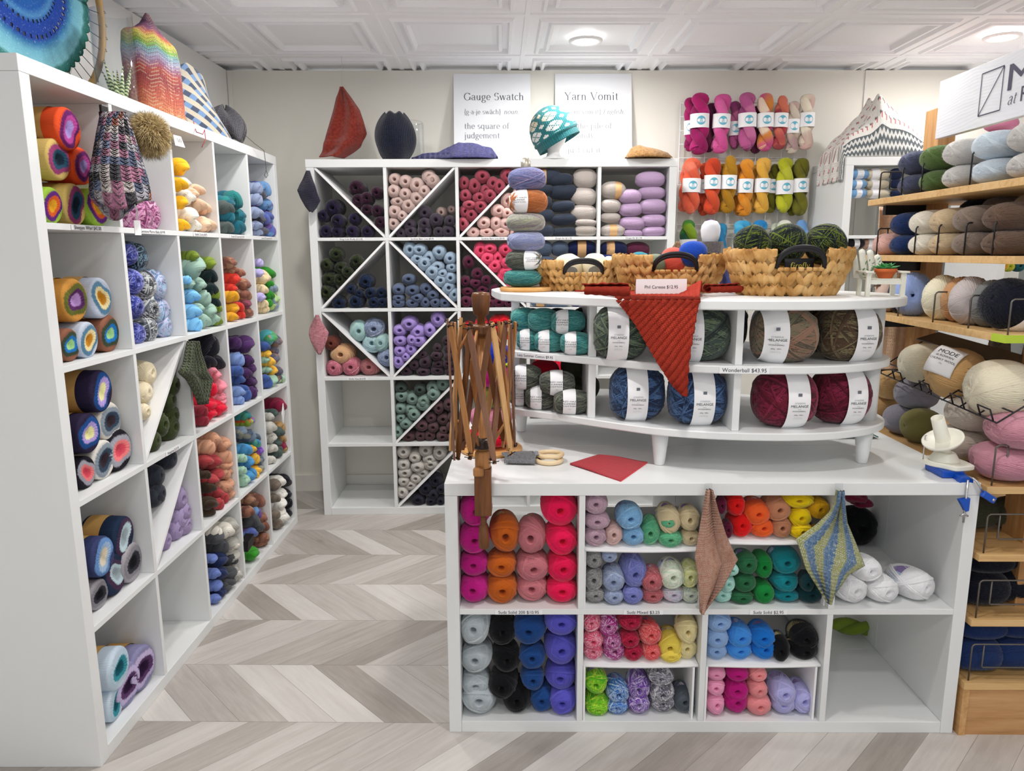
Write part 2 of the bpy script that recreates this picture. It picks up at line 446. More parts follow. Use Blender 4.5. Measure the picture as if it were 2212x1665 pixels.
# a small book-serif alphabet drawn with a broad pen: strokes thick where they run upright, thin where they run level
def _arc(cx, cy, rx, ry, a0, a1, n=12):
    return [(cx + rx * math.cos(math.radians(a0 + (a1 - a0) * i / n)), cy + ry * math.sin(math.radians(a0 + (a1 - a0) * i / n))) for i in range(n + 1)]
def _ser(x, y, w=.13): return [(x - w, y), (x + w, y)]
def _stem(x, y0, y1): return [(x, y0), (x, y1)]
GL = {
 'a': (.86, [_arc(.4, .72, .27, .28, 165, 0), _stem(.67, .75, .08), _arc(.8, .1, .13, .1, 180, 300), _arc(.38, .28, .29, .28, 60, 300), [(.67, .55), (.45, .5)]]),
 'b': (1.0, [_stem(.2, 0, 1.5), _ser(.13, 1.5, .07), _arc(.55, .5, .36, .5, 150, -150)]),
 'c': (.8, [_arc(.45, .5, .36, .5, 45, 315)]),
 'd': (1.0, [_arc(.43, .5, .34, .5, 40, 320), _stem(.78, 0, 1.5), _ser(.72, 1.5, .09), _ser(.84, 0, .09)]),
 'e': (.85, [_arc(.44, .5, .36, .5, 0, 320), [(.08, .52), (.8, .52)]]),
 'f': (.6, [_stem(.28, 0, 1.2), _arc(.48, 1.2, .2, .3, 180, 40), _ser(.28, 0), [(.05, .95), (.55, .95)]]),
 'g': (.9, [_arc(.4, .62, .3, .36, 0, 360, 20), [(.25, .28), (.15, .1), (.3, 0), (.6, -.03)], _arc(.42, -.28, .36, .25, 80, -270, 20), [(.66, .9), (.85, .98)]]),
 'h': (1.05, [_stem(.2, 0, 1.5), _ser(.2, 0), _ser(.13, 1.5, .07), _arc(.5, .65, .3, .33, 170, 0), _stem(.8, .65, 0), _ser(.8, 0)]),
 'i': (.5, [_stem(.25, 0, .95), _ser(.25, 0), _ser(.18, .95, .07), _arc(.25, 1.35, .05, .05, 0, 360, 8)]),
 'j': (.5, [_stem(.28, -.25, .95), _arc(.12, -.25, .16, .22, 0, -120), _ser(.21, .95, .07), _arc(.28, 1.35, .05, .05, 0, 360, 8)]),
 'l': (.5, [_stem(.25, 0, 1.5), _ser(.25, 0), _ser(.18, 1.5, .07)]),
 'm': (1.55, [_stem(.2, 0, .95), _ser(.2, 0), _ser(.13, .95, .07), _arc(.48, .65, .28, .33, 170, 0), _stem(.76, .65, 0), _ser(.76, 0), _arc(1.05, .65, .28, .33, 170, 0), _stem(1.33, .65, 0), _ser(1.33, 0)]),
 'n': (1.05, [_stem(.2, 0, .95), _ser(.2, 0), _ser(.13, .95, .07), _arc(.5, .65, .3, .33, 170, 0), _stem(.8, .65, 0), _ser(.8, 0)]),
 'o': (.95, [_arc(.47, .5, .38, .5, 0, 360, 22)]),
 'p': (1.0, [_stem(.2, -.5, .95), _ser(.2, -.5), _ser(.13, .95, .07), _arc(.55, .5, .36, .5, 150, -150)]),
 'q': (1.0, [_stem(.78, -.5, .98), _ser(.78, -.5), _arc(.43, .5, .35, .5, 35, 325)]),
 'r': (.72, [_stem(.2, 0, .95), _ser(.2, 0), _ser(.13, .95, .07), _arc(.5, .6, .28, .37, 165, 50)]),
 's': (.75, [_arc(.37, .74, .24, .25, 40, 250), _arc(.37, .26, .27, .26, 70, -140)]),
 't': (.6, [_stem(.28, .15, 1.25), _arc(.45, .16, .17, .16, 180, 310), [(.05, .95), (.55, .95)]]),
 'u': (1.05, [_stem(.22, .95, .35), _arc(.5, .35, .28, .35, 180, 350), _stem(.8, .95, 0), _ser(.15, .95, .07), _ser(.87, 0, .07), _ser(.73, .95, .07)]),
 'v': (.92, [[(.12, .95), (.46, 0)], [(.46, 0), (.8, .95)], _ser(.12, .95), _ser(.8, .95)]),
 'w': (1.35, [[(.12, .95), (.4, 0)], [(.4, 0), (.68, .95)], [(.68, .95), (.96, 0)], [(.96, 0), (1.24, .95)], _ser(.12, .95), _ser(.68, .95), _ser(1.24, .95)]),
 'y': (.92, [[(.12, .95), (.46, .02)], [(.8, .95), (.36, -.35), (.15, -.48)], _ser(.12, .95), _ser(.8, .95)]),
 'G': (1.5, [_arc(.75, .72, .62, .75, 40, 330), _stem(1.3, .1, .62), _ser(1.3, .62, .18), [(1.24, 1.15), (1.24, 1.4)]]),
 'S': (1.05, [_arc(.5, 1.09, .36, .37, 30, 255), _arc(.52, .38, .4, .4, 80, -150), [(.84, 1.2), (.84, 1.42)]]),
 'Y': (1.35, [[(.15, 1.45), (.66, .68)], [(.66, .68), (1.16, 1.45)], _stem(.66, .68, 0), _ser(.66, 0, .2), _ser(.15, 1.45, .17), _ser(1.16, 1.45, .15)]),
 'V': (1.4, [[(.15, 1.45), (.7, 0)], [(.7, 0), (1.24, 1.45)], _ser(.15, 1.45, .18), _ser(1.24, 1.45, .16)]),
 'E': (1.15, [_stem(.25, 0, 1.45), [(.1, 1.45), (1.0, 1.45), (1.0, 1.2)], [(.1, 0), (1.05, 0), (1.05, .28)], [(.25, .75), (.75, .75)]]),
 '{': (.5, [[(.42, 1.6), (.28, 1.5), (.27, .9), (.12, .6), (.27, .3), (.28, -.3), (.42, -.4)]]),
 '}': (.5, [[(.08, 1.6), (.22, 1.5), (.23, .9), (.38, .6), (.23, .3), (.22, -.3), (.08, -.4)]]),
 '.': (.4, [_arc(.2, .05, .06, .06, 0, 360, 8)]), '-': (.45, [_arc(.22, .5, .05, .05, 0, 360, 8)]), ' ': (.55, []),
 'ä': None}
GL['ä'] = (GL['a'][0], GL['a'][1] + [_arc(.25, 1.3, .05, .05, 0, 360, 8), _arc(.55, 1.3, .05, .05, 0, 360, 8)])
def serif(s, xh, slant=0.0, track=.1, thick=.17, thin=.05):
    """returns vertices, faces; left edge at 0, x-height xh"""
    vs = []; fs = []; X = 0.0
    for ch in s:
        wd, strokes = GL[ch]
        for st in strokes:
            n = len(st); b = len(vs)
            for i, (x, y) in enumerate(st):
                a = st[max(i - 1, 0)]; c = st[min(i + 1, n - 1)]
                dx, dy = c[0] - a[0], c[1] - a[1]; L = math.hypot(dx, dy) or 1
                dx, dy = dx / L, dy / L
                wv = thin + (thick - thin) * abs(dy) ** 1.5
                if ch == 'V' or ch == 'v' or ch == 'w' or ch == 'Y' or ch == 'y':
                    if dx * dy > .05: wv = thin * 1.3
                for sg in (-1, 1):
                    qx = x - dy * wv / 2 * sg; qy = y + dx * wv / 2 * sg
                    vs.append(((X + qx + slant * qy) * xh, qy * xh, 0))
            for i in range(n - 1):
                fs.append((b + 2 * i, b + 2 * i + 1, b + 2 * i + 3, b + 2 * i + 2))
        X += wd + track
    return vs, fs, X * xh

# ================================================================ cube shelving
class Shelf:
    pass
def shelf_unit(name, x0, y0, rot, cols, rows, c, d, o, label, cat='shelving unit', depth=.39, ov=0.0, parts=True):
    S = Shelf(); S.c, S.d, S.o, S.p, S.rot, S.depth, S.cols, S.rows = c, d, o, c + d, rot, depth, cols, rows
    S.W = cols * c + (cols - 1) * d + 2 * o; S.H = rows * c + (rows - 1) * d + 2 * o
    S.root = empty(name, (x0, y0, 0), rot, label, cat)
    S.M = Matrix.Translation((x0, y0, 0)) @ Matrix.Rotation(rot, 4, 'Z'); S.Mi = S.M.inverted()
    b = .0012
    MB().box(0, 0, 0, o, depth, S.H - o - .0005, b).build('side_panel', WHITE, S.root)
    MB().box(S.W - o, 0, 0, S.W, depth, S.H - o - .0005, b).build('side_panel', WHITE, S.root)
    MB().box(-ov, -ov * .6, S.H - o, S.W + ov, depth, S.H, b).build('top_panel', WHITE, S.root)
    MB().box(o + .0004, .0005, 0, S.W - o - .0004, depth, o, b).build('bottom_panel', WHITE, S.root)
    for r in range(1, rows):
        z = o + r * S.p - d
        MB().box(o + .0003, .0008, z, S.W - o - .0003, depth, z + d, b * .6).build('shelf_board', WHITE, S.root)
    for r in range(rows):
        z = o + r * S.p
        for k in range(1, cols):
            x = o + k * S.p - d
            MB().box(x, .0012, z + .0003, x + d, depth - .001, z + c - .0003, b * .6).build('divider', WHITE, S.root)
    return S
def cell(S, col, row):
    """row counted from the top; returns u0, z0 of the inner opening"""
    return S.o + col * S.p, S.o + (S.rows - 1 - row) * S.p
def price(S, col, row, s, size=.0125, dx=0.0, wide=None, dz=None):
    """a printed paper strip stuck to the board below the opening"""
    u0, z0 = cell(S, col, row)
    th = S.d if row < S.rows - 1 else S.o
    vs, fs = text_data(s, size); wd = max(v[0] for v in vs) * 2 + .02
    cx = u0 + S.c / 2 + dx; zc = z0 - th / 2
    strip = MB().box(cx - wd / 2, -.0016, zc - th * .42, cx + wd / 2, -.0002, zc + th * .42).build('price_label', PAPER, S.root)
    MB().add(vs, fs).build('lettering', INK, strip, (cx, -.0024, zc - size * .33), (PI / 2, 0, 0))
def diagonal(S, col, row, up, label):
    """white board standing corner to corner in an opening; up: rises to the right"""
    u0, z0 = cell(S, col, row); c = S.c; t = .0055; e = .004
    S.diag = getattr(S, 'diag', {}); S.diag[(col, row)] = up
    pts = [(e, e), (c - e, c - e)] if up else [(e, c - e), (c - e, e)]
    (ax, az), (bx, bz) = pts
    L = math.hypot(bx - ax, bz - az); nx, nz = -(bz - az) / L * t, (bx - ax) / L * t
    q = 1.0 if up else 1.0
    poly = [(ax, az), (bx, bz), (bx, bz), (ax, az)]
    s = .006
    if up: ring = [(s * .2, s * 1.4), (s * .2, .0006), (s * 1.4, .0006), (c - s * .2, c - s * 1.4), (c - s * .2, c - .0006), (c - s * 1.4, c - .0006)]
    else: ring = [(s * 1.4, c - .0006), (s * .2, c - .0006), (s * .2, c - s * 1.4), (c - s * 1.4, .0006), (c - s * .2, .0006), (c - s * .2, s * 1.4)]
    y0, y1 = .006, S.depth - .03
    vs = [(u0 + x, y0, z0 + z) for x, z in ring] + [(u0 + x, y1, z0 + z) for x, z in ring]
    n = 6; fs = [tuple(range(n - 1, -1, -1)), tuple(range(n, 2 * n))] + [(i, (i + 1) % n, n + (i + 1) % n, n + i) for i in range(n)]
    o = MB().add(vs, fs).build('shelf_insert', FOAM); o.matrix_world = S.M
    tag(o, label, 'shelf insert', 'diagonal shelf inserts')
    return o

KC, KD, KO = .335, .016, .038
LS = shelf_unit('cube_shelf', -1.1444, 1.7296, .0128 + PI / 2, 5, 5, KC, KD, KO, 'tall white cube shelf along the left wall, filled with skeins and cakes')
BS = shelf_unit('cube_shelf', -1.0576, 3.6472, .0329, 5, 5, KC, KD, KO, 'tall white cube shelf against the back wall under the text signs', ov=.002)
CS = shelf_unit('cube_shelf', -.2157, 1.8836, .0063, 4, 2, .332, .0165, .035, 'low white cube counter in front, holding stacked solid and mixed cotton balls')
CS2 = shelf_unit('cube_shelf', -.2182, 2.2745, .0063, 4, 2, .332, .0165, .035, 'low white cube unit standing back to back behind the front counter')
p_ = onY(1830, 335, 3.70)
RS = shelf_unit('cube_shelf', p_.x, 3.70, .0329, 2, 5, KC, KD, KO, 'tall white cube shelf with a folded patterned blanket on top', depth=.40)
FS = shelf_unit('cube_shelf', 2.085, 3.27, .0329, 2, 5, KC, KD, KO, 'white cube shelf seen through the wooden stand at far right', depth=.38)
for (S, c_, r_, s_, z_) in ((BS, 0, 0, 'King Cole Firefly $12.95', .0115), (BS, 1, 0, 'Sandnes Børn Line $9.95', .0115), (BS, 2, 0, 'Sandnes Børn Line $9.95', .0115),
        (BS, 3, 0, 'Drops Air $11.95', .0115), (BS, 4, 0, 'Drops Air $11.95', .0115), (BS, 0, 2, 'Dodo Vivo $14.95', .0115),
        (LS, 0, 0, 'Sheepjes Whirl $42.00', .0135), (LS, 1, 0, 'Gemstone Merino Bulky $19.95', .012), (LS, 2, 0, 'Estelle Chunky $8.95', .012),
        (LS, 3, 0, 'Cascade 220 Superwash $16.95', .0115), (LS, 4, 0, 'Cascade 220 Superwash $16.95', .0115), (LS, 1, 2, 'Patagonia $15.95', .0115),
        (CS, 0, 0, 'Sudz Solid 200 $10.95', .0128), (CS, 1, 0, 'Sudz Mixed $3.25', .0128), (CS, 2, 0, 'Sudz Solid $2.95', .0128), (RS, 0, 1, 'Mode Alpaca Cotton $12.95', .0115)):
    price(S, c_, r_, s_, z_)
for c_, r_, up, s_ in ((0, 0, 0, 'white diagonal board in the top cubby with dark violet balls, back shelf'), (1, 0, 1, 'white diagonal board under the blush balls, top of back shelf'),
        (2, 0, 1, 'white diagonal board between raspberry and pale pink balls, back shelf'), (0, 1, 1, 'white diagonal board between black-green and black-blue balls, back shelf'),
        (1, 1, 0, 'white diagonal board under the light steel blue balls, back shelf'), (2, 1, 0, 'white diagonal board between coral pink and burgundy balls, back shelf'),
        (0, 2, 0, 'white diagonal board between mint and pink tweed balls, back shelf'), (1, 2, 1, 'white diagonal board between lilac and dark plum balls, back shelf'),
        (2, 2, 1, 'white diagonal board behind the wooden yarn swift, back shelf'), (1, 3, 1, 'white diagonal board between sage and plum brown balls, back shelf'),
        (1, 4, 1, 'white diagonal board under the oatmeal balls at the foot of the back shelf')):
    diagonal(BS, c_, r_, up, s_)
diagonal(LS, 1, 2, 1, 'white diagonal board between cream and dark olive balls, left shelf')
diagonal(LS, 1, 3, 1, 'white diagonal board between navy and dusky lilac balls, left shelf')
def riser(S, col, row, zt, legs, label):
    u0, z0 = cell(S, col, row); c = S.c; m = MB(); t = .006
    def sag(x): return -.004 * math.sin(PI * x)
    m.grid(lambda u, v: (u0 + .002 + u * (c - .004), .012 + v * (S.depth - .04), zt + sag(u)), 12, 1, thick=t, uvs=False)
    if legs:
        m.box(u0 + .0015, .004, z0 + .0004, u0 + .0075, S.depth - .03, zt - .001); m.box(u0 + c - .0175, .012, z0 + .0004, u0 + c - .0115, S.depth - .03, zt - .006)
    else:
        m.box(u0 + .001, .02, z0 + .0004, u0 + .006, S.depth - .03, zt - .006); m.box(u0 + c - .006, .02, z0 + .0004, u0 + c - .001, S.depth - .03, zt - .006)
    o = m.build('shelf_insert', FOAM); o.matrix_world = S.M
    tag(o, label, 'shelf insert', 'white risers in the counter cubbies')
    S.riser = getattr(S, 'riser', {}); S.riser[(col, row)] = zt
riser(CS, 1, 0, .556, 0, 'white riser board under the sky blue and cream balls in the counter')
riser(CS, 2, 0, .578, 0, 'white riser board under the red, orange and yellow balls in the counter')
riser(CS, 1, 1, .2056, 1, 'white foam riser under the striped coral and magenta balls in the counter')
riser(CS, 2, 1, .2066, 1, 'white foam riser under the azure and black balls in the counter')
# ================================================================ yarn: materials
def yarn_material():
    t = NT('yarn_strands', .85, .15)
    info = t.new('ShaderNodeObjectInfo')
    c1 = info.outputs['Color']; rnd = info.outputs['Random']
    c2, c3 = t.attr('c2'), t.attr('c3')
    ym = t.sep(t.attr('ym', 'Vector'))              # stripe amount, stripe scale, speckle
    uv = t.sep(t.coord('UV'))
    w = t.math('ADD', t.math('MULTIPLY', uv[0], ym[1]), t.math('MULTIPLY', rnd, 60.0))
    n1 = t.noise(None, 1.0, 1, .5, '1D', w)
    n2 = t.noise(None, 1.7, 1, .5, '1D', t.math('ADD', w, 31.0))
    f1 = t.math('MULTIPLY', t.smooth(n1, .47, .53), ym[0]); f2 = t.math('MULTIPLY', t.smooth(n2, .53, .59), ym[0])
    c = t.mix(f2, t.mix(f1, c1, c2), c3)
    sp = t.noise(t.comb(t.math('MULTIPLY', uv[0], 26.0), t.math('MULTIPLY', uv[1], 300.0), t.math('MULTIPLY', rnd, 20.0)), 1.0, 1)
    c = t.mix(t.math('MULTIPLY', t.smooth(sp, .5, .58), ym[2]), c, c2)
    # fibres: small lightness changes along the strand, a twist in the relief
    fb = t.noise(t.comb(t.math('MULTIPLY', uv[0], 40.0), t.math('MULTIPLY', uv[1], 900.0), 0.0), 1.0, 2)
    hs = t.new('ShaderNodeHueSaturation'); t.plug(hs.inputs['Color'], c)
    t.plug(hs.inputs['Value'], t.math('ADD', .88, t.math('MULTIPLY', fb, .26)))
    t.base(hs.outputs[0])
    tw = t.math('SINE', t.math('ADD', t.math('MULTIPLY', uv[0], 330.0), t.math('MULTIPLY', uv[1], 2200.0)))
    t.bump(t.math('ADD', tw, fb), .25, .0012)
    t.p.inputs['Sheen Weight'].default_value = .25; t.p.inputs['Sheen Roughness'].default_value = .5
    return t.m
YM = yarn_material()
def cake_material():
    t = NT('yarn_cake_strands', .85, .15)
    info = t.new('ShaderNodeObjectInfo'); c1 = info.outputs['Color']; rnd = info.outputs['Random']
    uv = t.sep(t.coord('UV')); ym = t.sep(t.attr('ym', 'Vector'))
    j = t.noise(t.comb(t.math('MULTIPLY', uv[1], 90.0), t.math('MULTIPLY', uv[0], 9.0), rnd), 1.0, 2)
    r = t.math('ADD', uv[0], t.math('MULTIPLY', t.math('SUBTRACT', j, .5), .20))
    c = t.mix(t.smooth(r, .30, .40), t.attr('c4'), t.attr('c3'))
    c = t.mix(t.smooth(r, .52, .60), c, t.attr('c2'))
    c = t.mix(t.smooth(r, .78, .90), c, c1)
    n = t.noise(t.comb(t.math('MULTIPLY', uv[1], 160.0), t.math('MULTIPLY', uv[0], 60.0), 0.0), 1.0, 3)
    hs = t.new('ShaderNodeHueSaturation'); t.plug(hs.inputs['Color'], c)
    t.plug(hs.inputs['Value'], t.math('ADD', .8, t.math('MULTIPLY', n, .42)))
    t.base(hs.outputs[0]); t.bump(n, .7, .003)
    return t.m
CM = cake_material()

# ================================================================ yarn: shapes (unit size, the winding axis along local y, front end at -y)
def wound(seed, tilts, strip=.075, hole=.34, power=2.6, core=.94, name='yarn', hairs=0, fine=1.0):
    """loops of strand laid over a rounded barrel; tilts = [(count, tilt_deg, jitter_deg, bundle, lift)]"""
    R = random.Random(seed); NR = np.random.default_rng(seed)
    V = []; F = []; UV = []; base = 0
    def shape(d, lift):
        d = d / np.linalg.norm(d, axis=1, keepdims=True)
        rxz = np.sqrt(d[:, 0] ** 2 + d[:, 2] ** 2); y = np.abs(d[:, 1])
        s = (rxz ** power + y ** power) ** (-1.0 / power)
        P = d * s[:, None]
        th = rxz / np.maximum(y, 1e-6)
        dent = np.exp(-(th / (hole * .62)) ** 4) * .75 + np.exp(-(th / (hole * 1.5)) ** 2) * .10 if hole else 0
        P[:, 1] *= 1 - dent
        return P * (1 + lift)
    # core
    nu, nv = 28, 18
    a = np.linspace(0, 2 * PI, nu, endpoint=False); b = np.linspace(-PI / 2, PI / 2, nv)
    A, B = np.meshgrid(a, b)
    d = np.stack([np.cos(B) * np.cos(A), np.sin(B), np.cos(B) * np.sin(A)], -1).reshape(-1, 3)
    P = shape(d, 0) * core
    V.append(P); UV.append(np.stack([A.ravel(), B.ravel()], -1))
    for i in range(nv - 1):
        for k in range(nu):
            F.append((i * nu + k, (i + 1) * nu + k, (i + 1) * nu + (k + 1) % nu, i * nu + (k + 1) % nu))
    base = nu * nv
    seg = 36; cnt = 0
    t = np.linspace(0, 2 * PI, seg, endpoint=False)
    for n, tilt, jit, bundle, lift in tilts:
        ph = R.random() * 2 * PI
        for i in range(n):
            if bundle > 1:
                if i % bundle == 0:
                    ph = R.random() * 2 * PI; tl = math.radians(tilt + R.uniform(-jit, jit)); lf = lift * R.uniform(.6, 1.2)
                phi = ph + (i % bundle) * strip * 1.25
            else:
                phi = 2 * PI * i / n + R.uniform(-.6, .6) / n; tl = math.radians(tilt + R.uniform(-jit, jit)); lf = lift * R.uniform(.5, 1.3)
            nn = np.array([math.sin(tl) * math.cos(phi), math.cos(tl), math.sin(tl) * math.sin(phi)])
            e1 = np.cross(nn, [0.13, .2, .97]); e1 /= np.linalg.norm(e1); e2 = np.cross(nn, e1)
            dd = np.cos(t)[:, None] * e1 + np.sin(t)[:, None] * e2
            hw = strip * fine * .55
            wob = .012 * np.sin(3 * t + R.random() * 6)
            L0 = shape(dd + nn * (wob[:, None] - hw), lf - .02); L1 = shape(dd + nn * wob[:, None], lf + strip * fine * .55); L2 = shape(dd + nn * (wob[:, None] + hw), lf - .02)
            V.append(np.stack([L0, L1, L2], 1).reshape(-1, 3))
            s = cnt + t / (2 * PI)
            UV.append(np.stack([np.repeat(s, 3), np.tile([0, .01, .02], seg) + cnt * .013], -1))
            for q in range(seg):
                w_ = (q + 1) % seg
                for k in (0, 1):
                    F.append((base + q * 3 + k, base + w_ * 3 + k, base + w_ * 3 + k + 1, base + q * 3 + k + 1))
            base += seg * 3; cnt += 1
    smooth = [True] * len(F)
    if hairs:
        d = NR.normal(size=(hairs, 3)); P = shape(d, .02)
        nrm = P / np.linalg.norm(P, axis=1, keepdims=True)
        tan = np.cross(nrm, NR.normal(size=(hairs, 3))); tan /= np.linalg.norm(tan, axis=1, keepdims=True)
        ln = NR.uniform(.03, .10, hairs)[:, None]
        tip = P + nrm * ln + tan * ln * NR.uniform(-.9, .9, hairs)[:, None]
        wv = np.cross(nrm, tan) * .0035
        V.append(np.stack([P - wv, P + wv, tip], 1).reshape(-1, 3))
        UV.append(np.tile([0.3, .2], (hairs * 3, 1)))
        for i in range(hairs): F.append((base + 3 * i, base + 3 * i + 1, base + 3 * i + 2))
        smooth += [False] * hairs
    return pack(name, np.concatenate(V), F, np.concatenate(UV), smooth, YM)
def pack(name, V, F, UV, smooth, mat):
    me = bpy.data.meshes.new(name)
    me.from_pydata(V.tolist(), [], F)
    me.polygons.foreach_set('use_smooth', np.array(smooth, dtype=bool))
    lay = me.uv_layers.new(name='UVMap')
    li = np.zeros(len(me.loops), dtype=np.int32); me.loops.foreach_get('vertex_index', li)
    lay.data.foreach_set('uv', UV[li].astype(np.float32).ravel())
    me.materials.append(mat); me.update(); return me
def hank(seed, turns=1.2, lobes=17, full=False, name='yarn', plump=.5, asp=0.0):
    """two twisted plies of fine strand: one closed loop wound around itself along y, rounded at both ends"""
    R = random.Random(seed); ph0 = R.random() * 2 * PI
    n = 150 if asp else 120; pts = []; rad = []
    r0 = .40 if asp else .46
    for i in range(n):
        q = i / n
        if q < .44: y = -1 + 2 * (q / .44); side = 0; rr = 1.0
        elif q < .5: y = 1; side = (q - .44) / .06; rr = 1
        elif q < .94: y = 1 - 2 * ((q - .5) / .44); side = 1; rr = 1
        else: y = -1; side = 1 - (q - .94) / .06; rr = 1
        ys = y * (asp - .62 if asp else .80)
        ang = ph0 + turns * PI * (y + 1)
        # crossing from one ply to the other at the ends: pass through the axis, bulging outwards
        k = math.cos(PI * side)
        cap = math.sin(PI * side)
        x = r0 * math.cos(ang) * k; z = r0 * math.sin(ang) * k
        yy = ys + (.16 * cap * (1 if y > 0 else -1))
        pts.append((x, yy, z)); rad.append(plump * (.97 + .06 * math.sin(9 * q * PI + ph0)) * (1 - .10 * cap))
    pts = [Vector(p) for p in pts]
    N = None; V = []; F = []; UV = []; m = 3 * lobes
    T = [(pts[(i + 1) % n] - pts[(i - 1) % n]).normalized() for i in range(n)]
    N = T[0].orthogonal().normalized(); fr = []
    for i in range(n):
        N = (N - T[i] * N.dot(T[i])).normalized(); fr.append((N.copy(), T[i].cross(N)))
    for i in range(n):
        A, B = fr[i]
        tw = (2.2 if not asp else 3.4) * math.sin(2 * PI * i / n) + .15 * math.sin(7 * 2 * PI * i / n + ph0)
        for k in range(m):
            a = 2 * PI * k / m
            rr = rad[i] * (1 + (.045 if k % 3 == 1 else -.035) + .03 * math.sin(5 * a + ph0))
            p = pts[i] + (A * math.cos(a + tw) + B * math.sin(a + tw)) * rr
            V.append(p); UV.append((i * .05, k * .07))
    for i in range(n):
        j = (i + 1) % n
        for k in range(m):
            l = (k + 1) % m
            F.append((i * m + k, i * m + l, j * m + l, j * m + k))
    return pack(name, np.array([tuple(p) for p in V]), F, np.array(UV), [True] * len(F), YM)
def cake(seed, name='yarn'):
    """flat-ended cake: unit radius, half length 1, puckered end at -y; uv.x = ring position"""
    R = random.Random(seed); n = 96; prof = []
    for k in range(15): prof.append((k / 14 * .80, 0))
    for k in range(1, 9): a = k / 8 * PI / 2; prof.append((.80 + .20 * math.sin(a), .17 * (1 - math.cos(a))))
    prof += [(1.0, .5), (1.0, 1.0), (1.0, 1.5)]
    for k in range(1, 7): a = k / 6 * PI / 2; prof.append((.80 + .2 * math.cos(a), 1.83 + .17 * math.sin(a)))
    prof += [(.4, 2.0), (.02, 2.0)]
    f1, f2 = R.random() * 6, R.random() * 6; a1 = R.uniform(.16, .30); a2 = R.uniform(.03, .08)
    V = []; UV = []; F = []
    for i, (r, y) in enumerate(prof):
        for k in range(n):
            th = 2 * PI * k / n
            w_ = 1 + a1 * math.cos(2 * th + f1) + a2 * math.cos(3 * th + f2)
            ring = min(1.0, r / w_ if r < .8 else r * (1 + (1 / w_ - 1) * max(0, (1 - r) / .2)))
            if i > 23: ring = 1.0
            yy = y
            if r <= .8 and i < 15: yy = y + .10 * math.exp(-(ring / .30) ** 2) - .04 * math.exp(-((ring - .55) / .2) ** 2) + .012 * math.sin(23 * th + 9 * r) * (r > .1)
            rr = r * (1 + .018 * math.cos(2 * th + f1))
            V.append((rr * math.cos(th), yy - 1, rr * math.sin(th))); UV.append((ring, k / n))
    for i in range(len(prof) - 1):
        for k in range(n):
            l = (k + 1) % n
            F.append((i * n + k, i * n + l, (i + 1) * n + l, (i + 1) * n + k))
    return pack(name, np.array(V), F, np.array(UV), [True] * len(F), CM)

SH = {}
SH['ball'] = [wound(10 + i, [(56, 74, 2.5, 1, 0), (24, 60, 10, 4, .03), (8, 44, 14, 2, .075)], .105) for i in range(6)]
SH['swirl'] = [wound(30 + i, [(40, 72, 3, 1, 0), (15, 62, 8, 3, .03), (4, 46, 12, 2, .06)], .14, .42) for i in range(6)]
SH['side'] = [wound(50 + i, [(78, 79, 1.5, 1, 0), (28, 70, 9, 4, .016), (10, 60, 12, 3, .035)], .072, .30, 2.3) for i in range(4)]
SH['big'] = [wound(60 + i, [(110, 81, 2, 1, 0), (60, 68, 12, 5, .012), (30, 52, 18, 4, .035)], .05, .25, 2.5) for i in range(4)]
SH['merino'] = [wound(70 + i, [(82, 83, 1.5, 1, 0), (25, 76, 7, 4, .02)], .074, .16, 2.3) for i in range(3)]
SH['fuzzy'] = [wound(80 + i, [(60, 80, 3, 1, -.02), (16, 70, 9, 4, .005)], .085, .0, 2.9, .97, hairs=5200) for i in range(4)]
SH['chunky'] = [wound(90 + i, [(30, 70, 4, 1, 0), (14, 54, 18, 2, .05), (6, 38, 20, 2, .10)], .19, .40, 2.2, .92) for i in range(5)]
SH['hank'] = [hank(110 + i, 1.0 + .12 * i) for i in range(6)]
SH['long'] = [hank(130 + i, 1.0 + .12 * i, 18, True, plump=.54, asp=3.2) for i in range(5)]
SH['cake'] = [cake(150 + i) for i in range(6)]

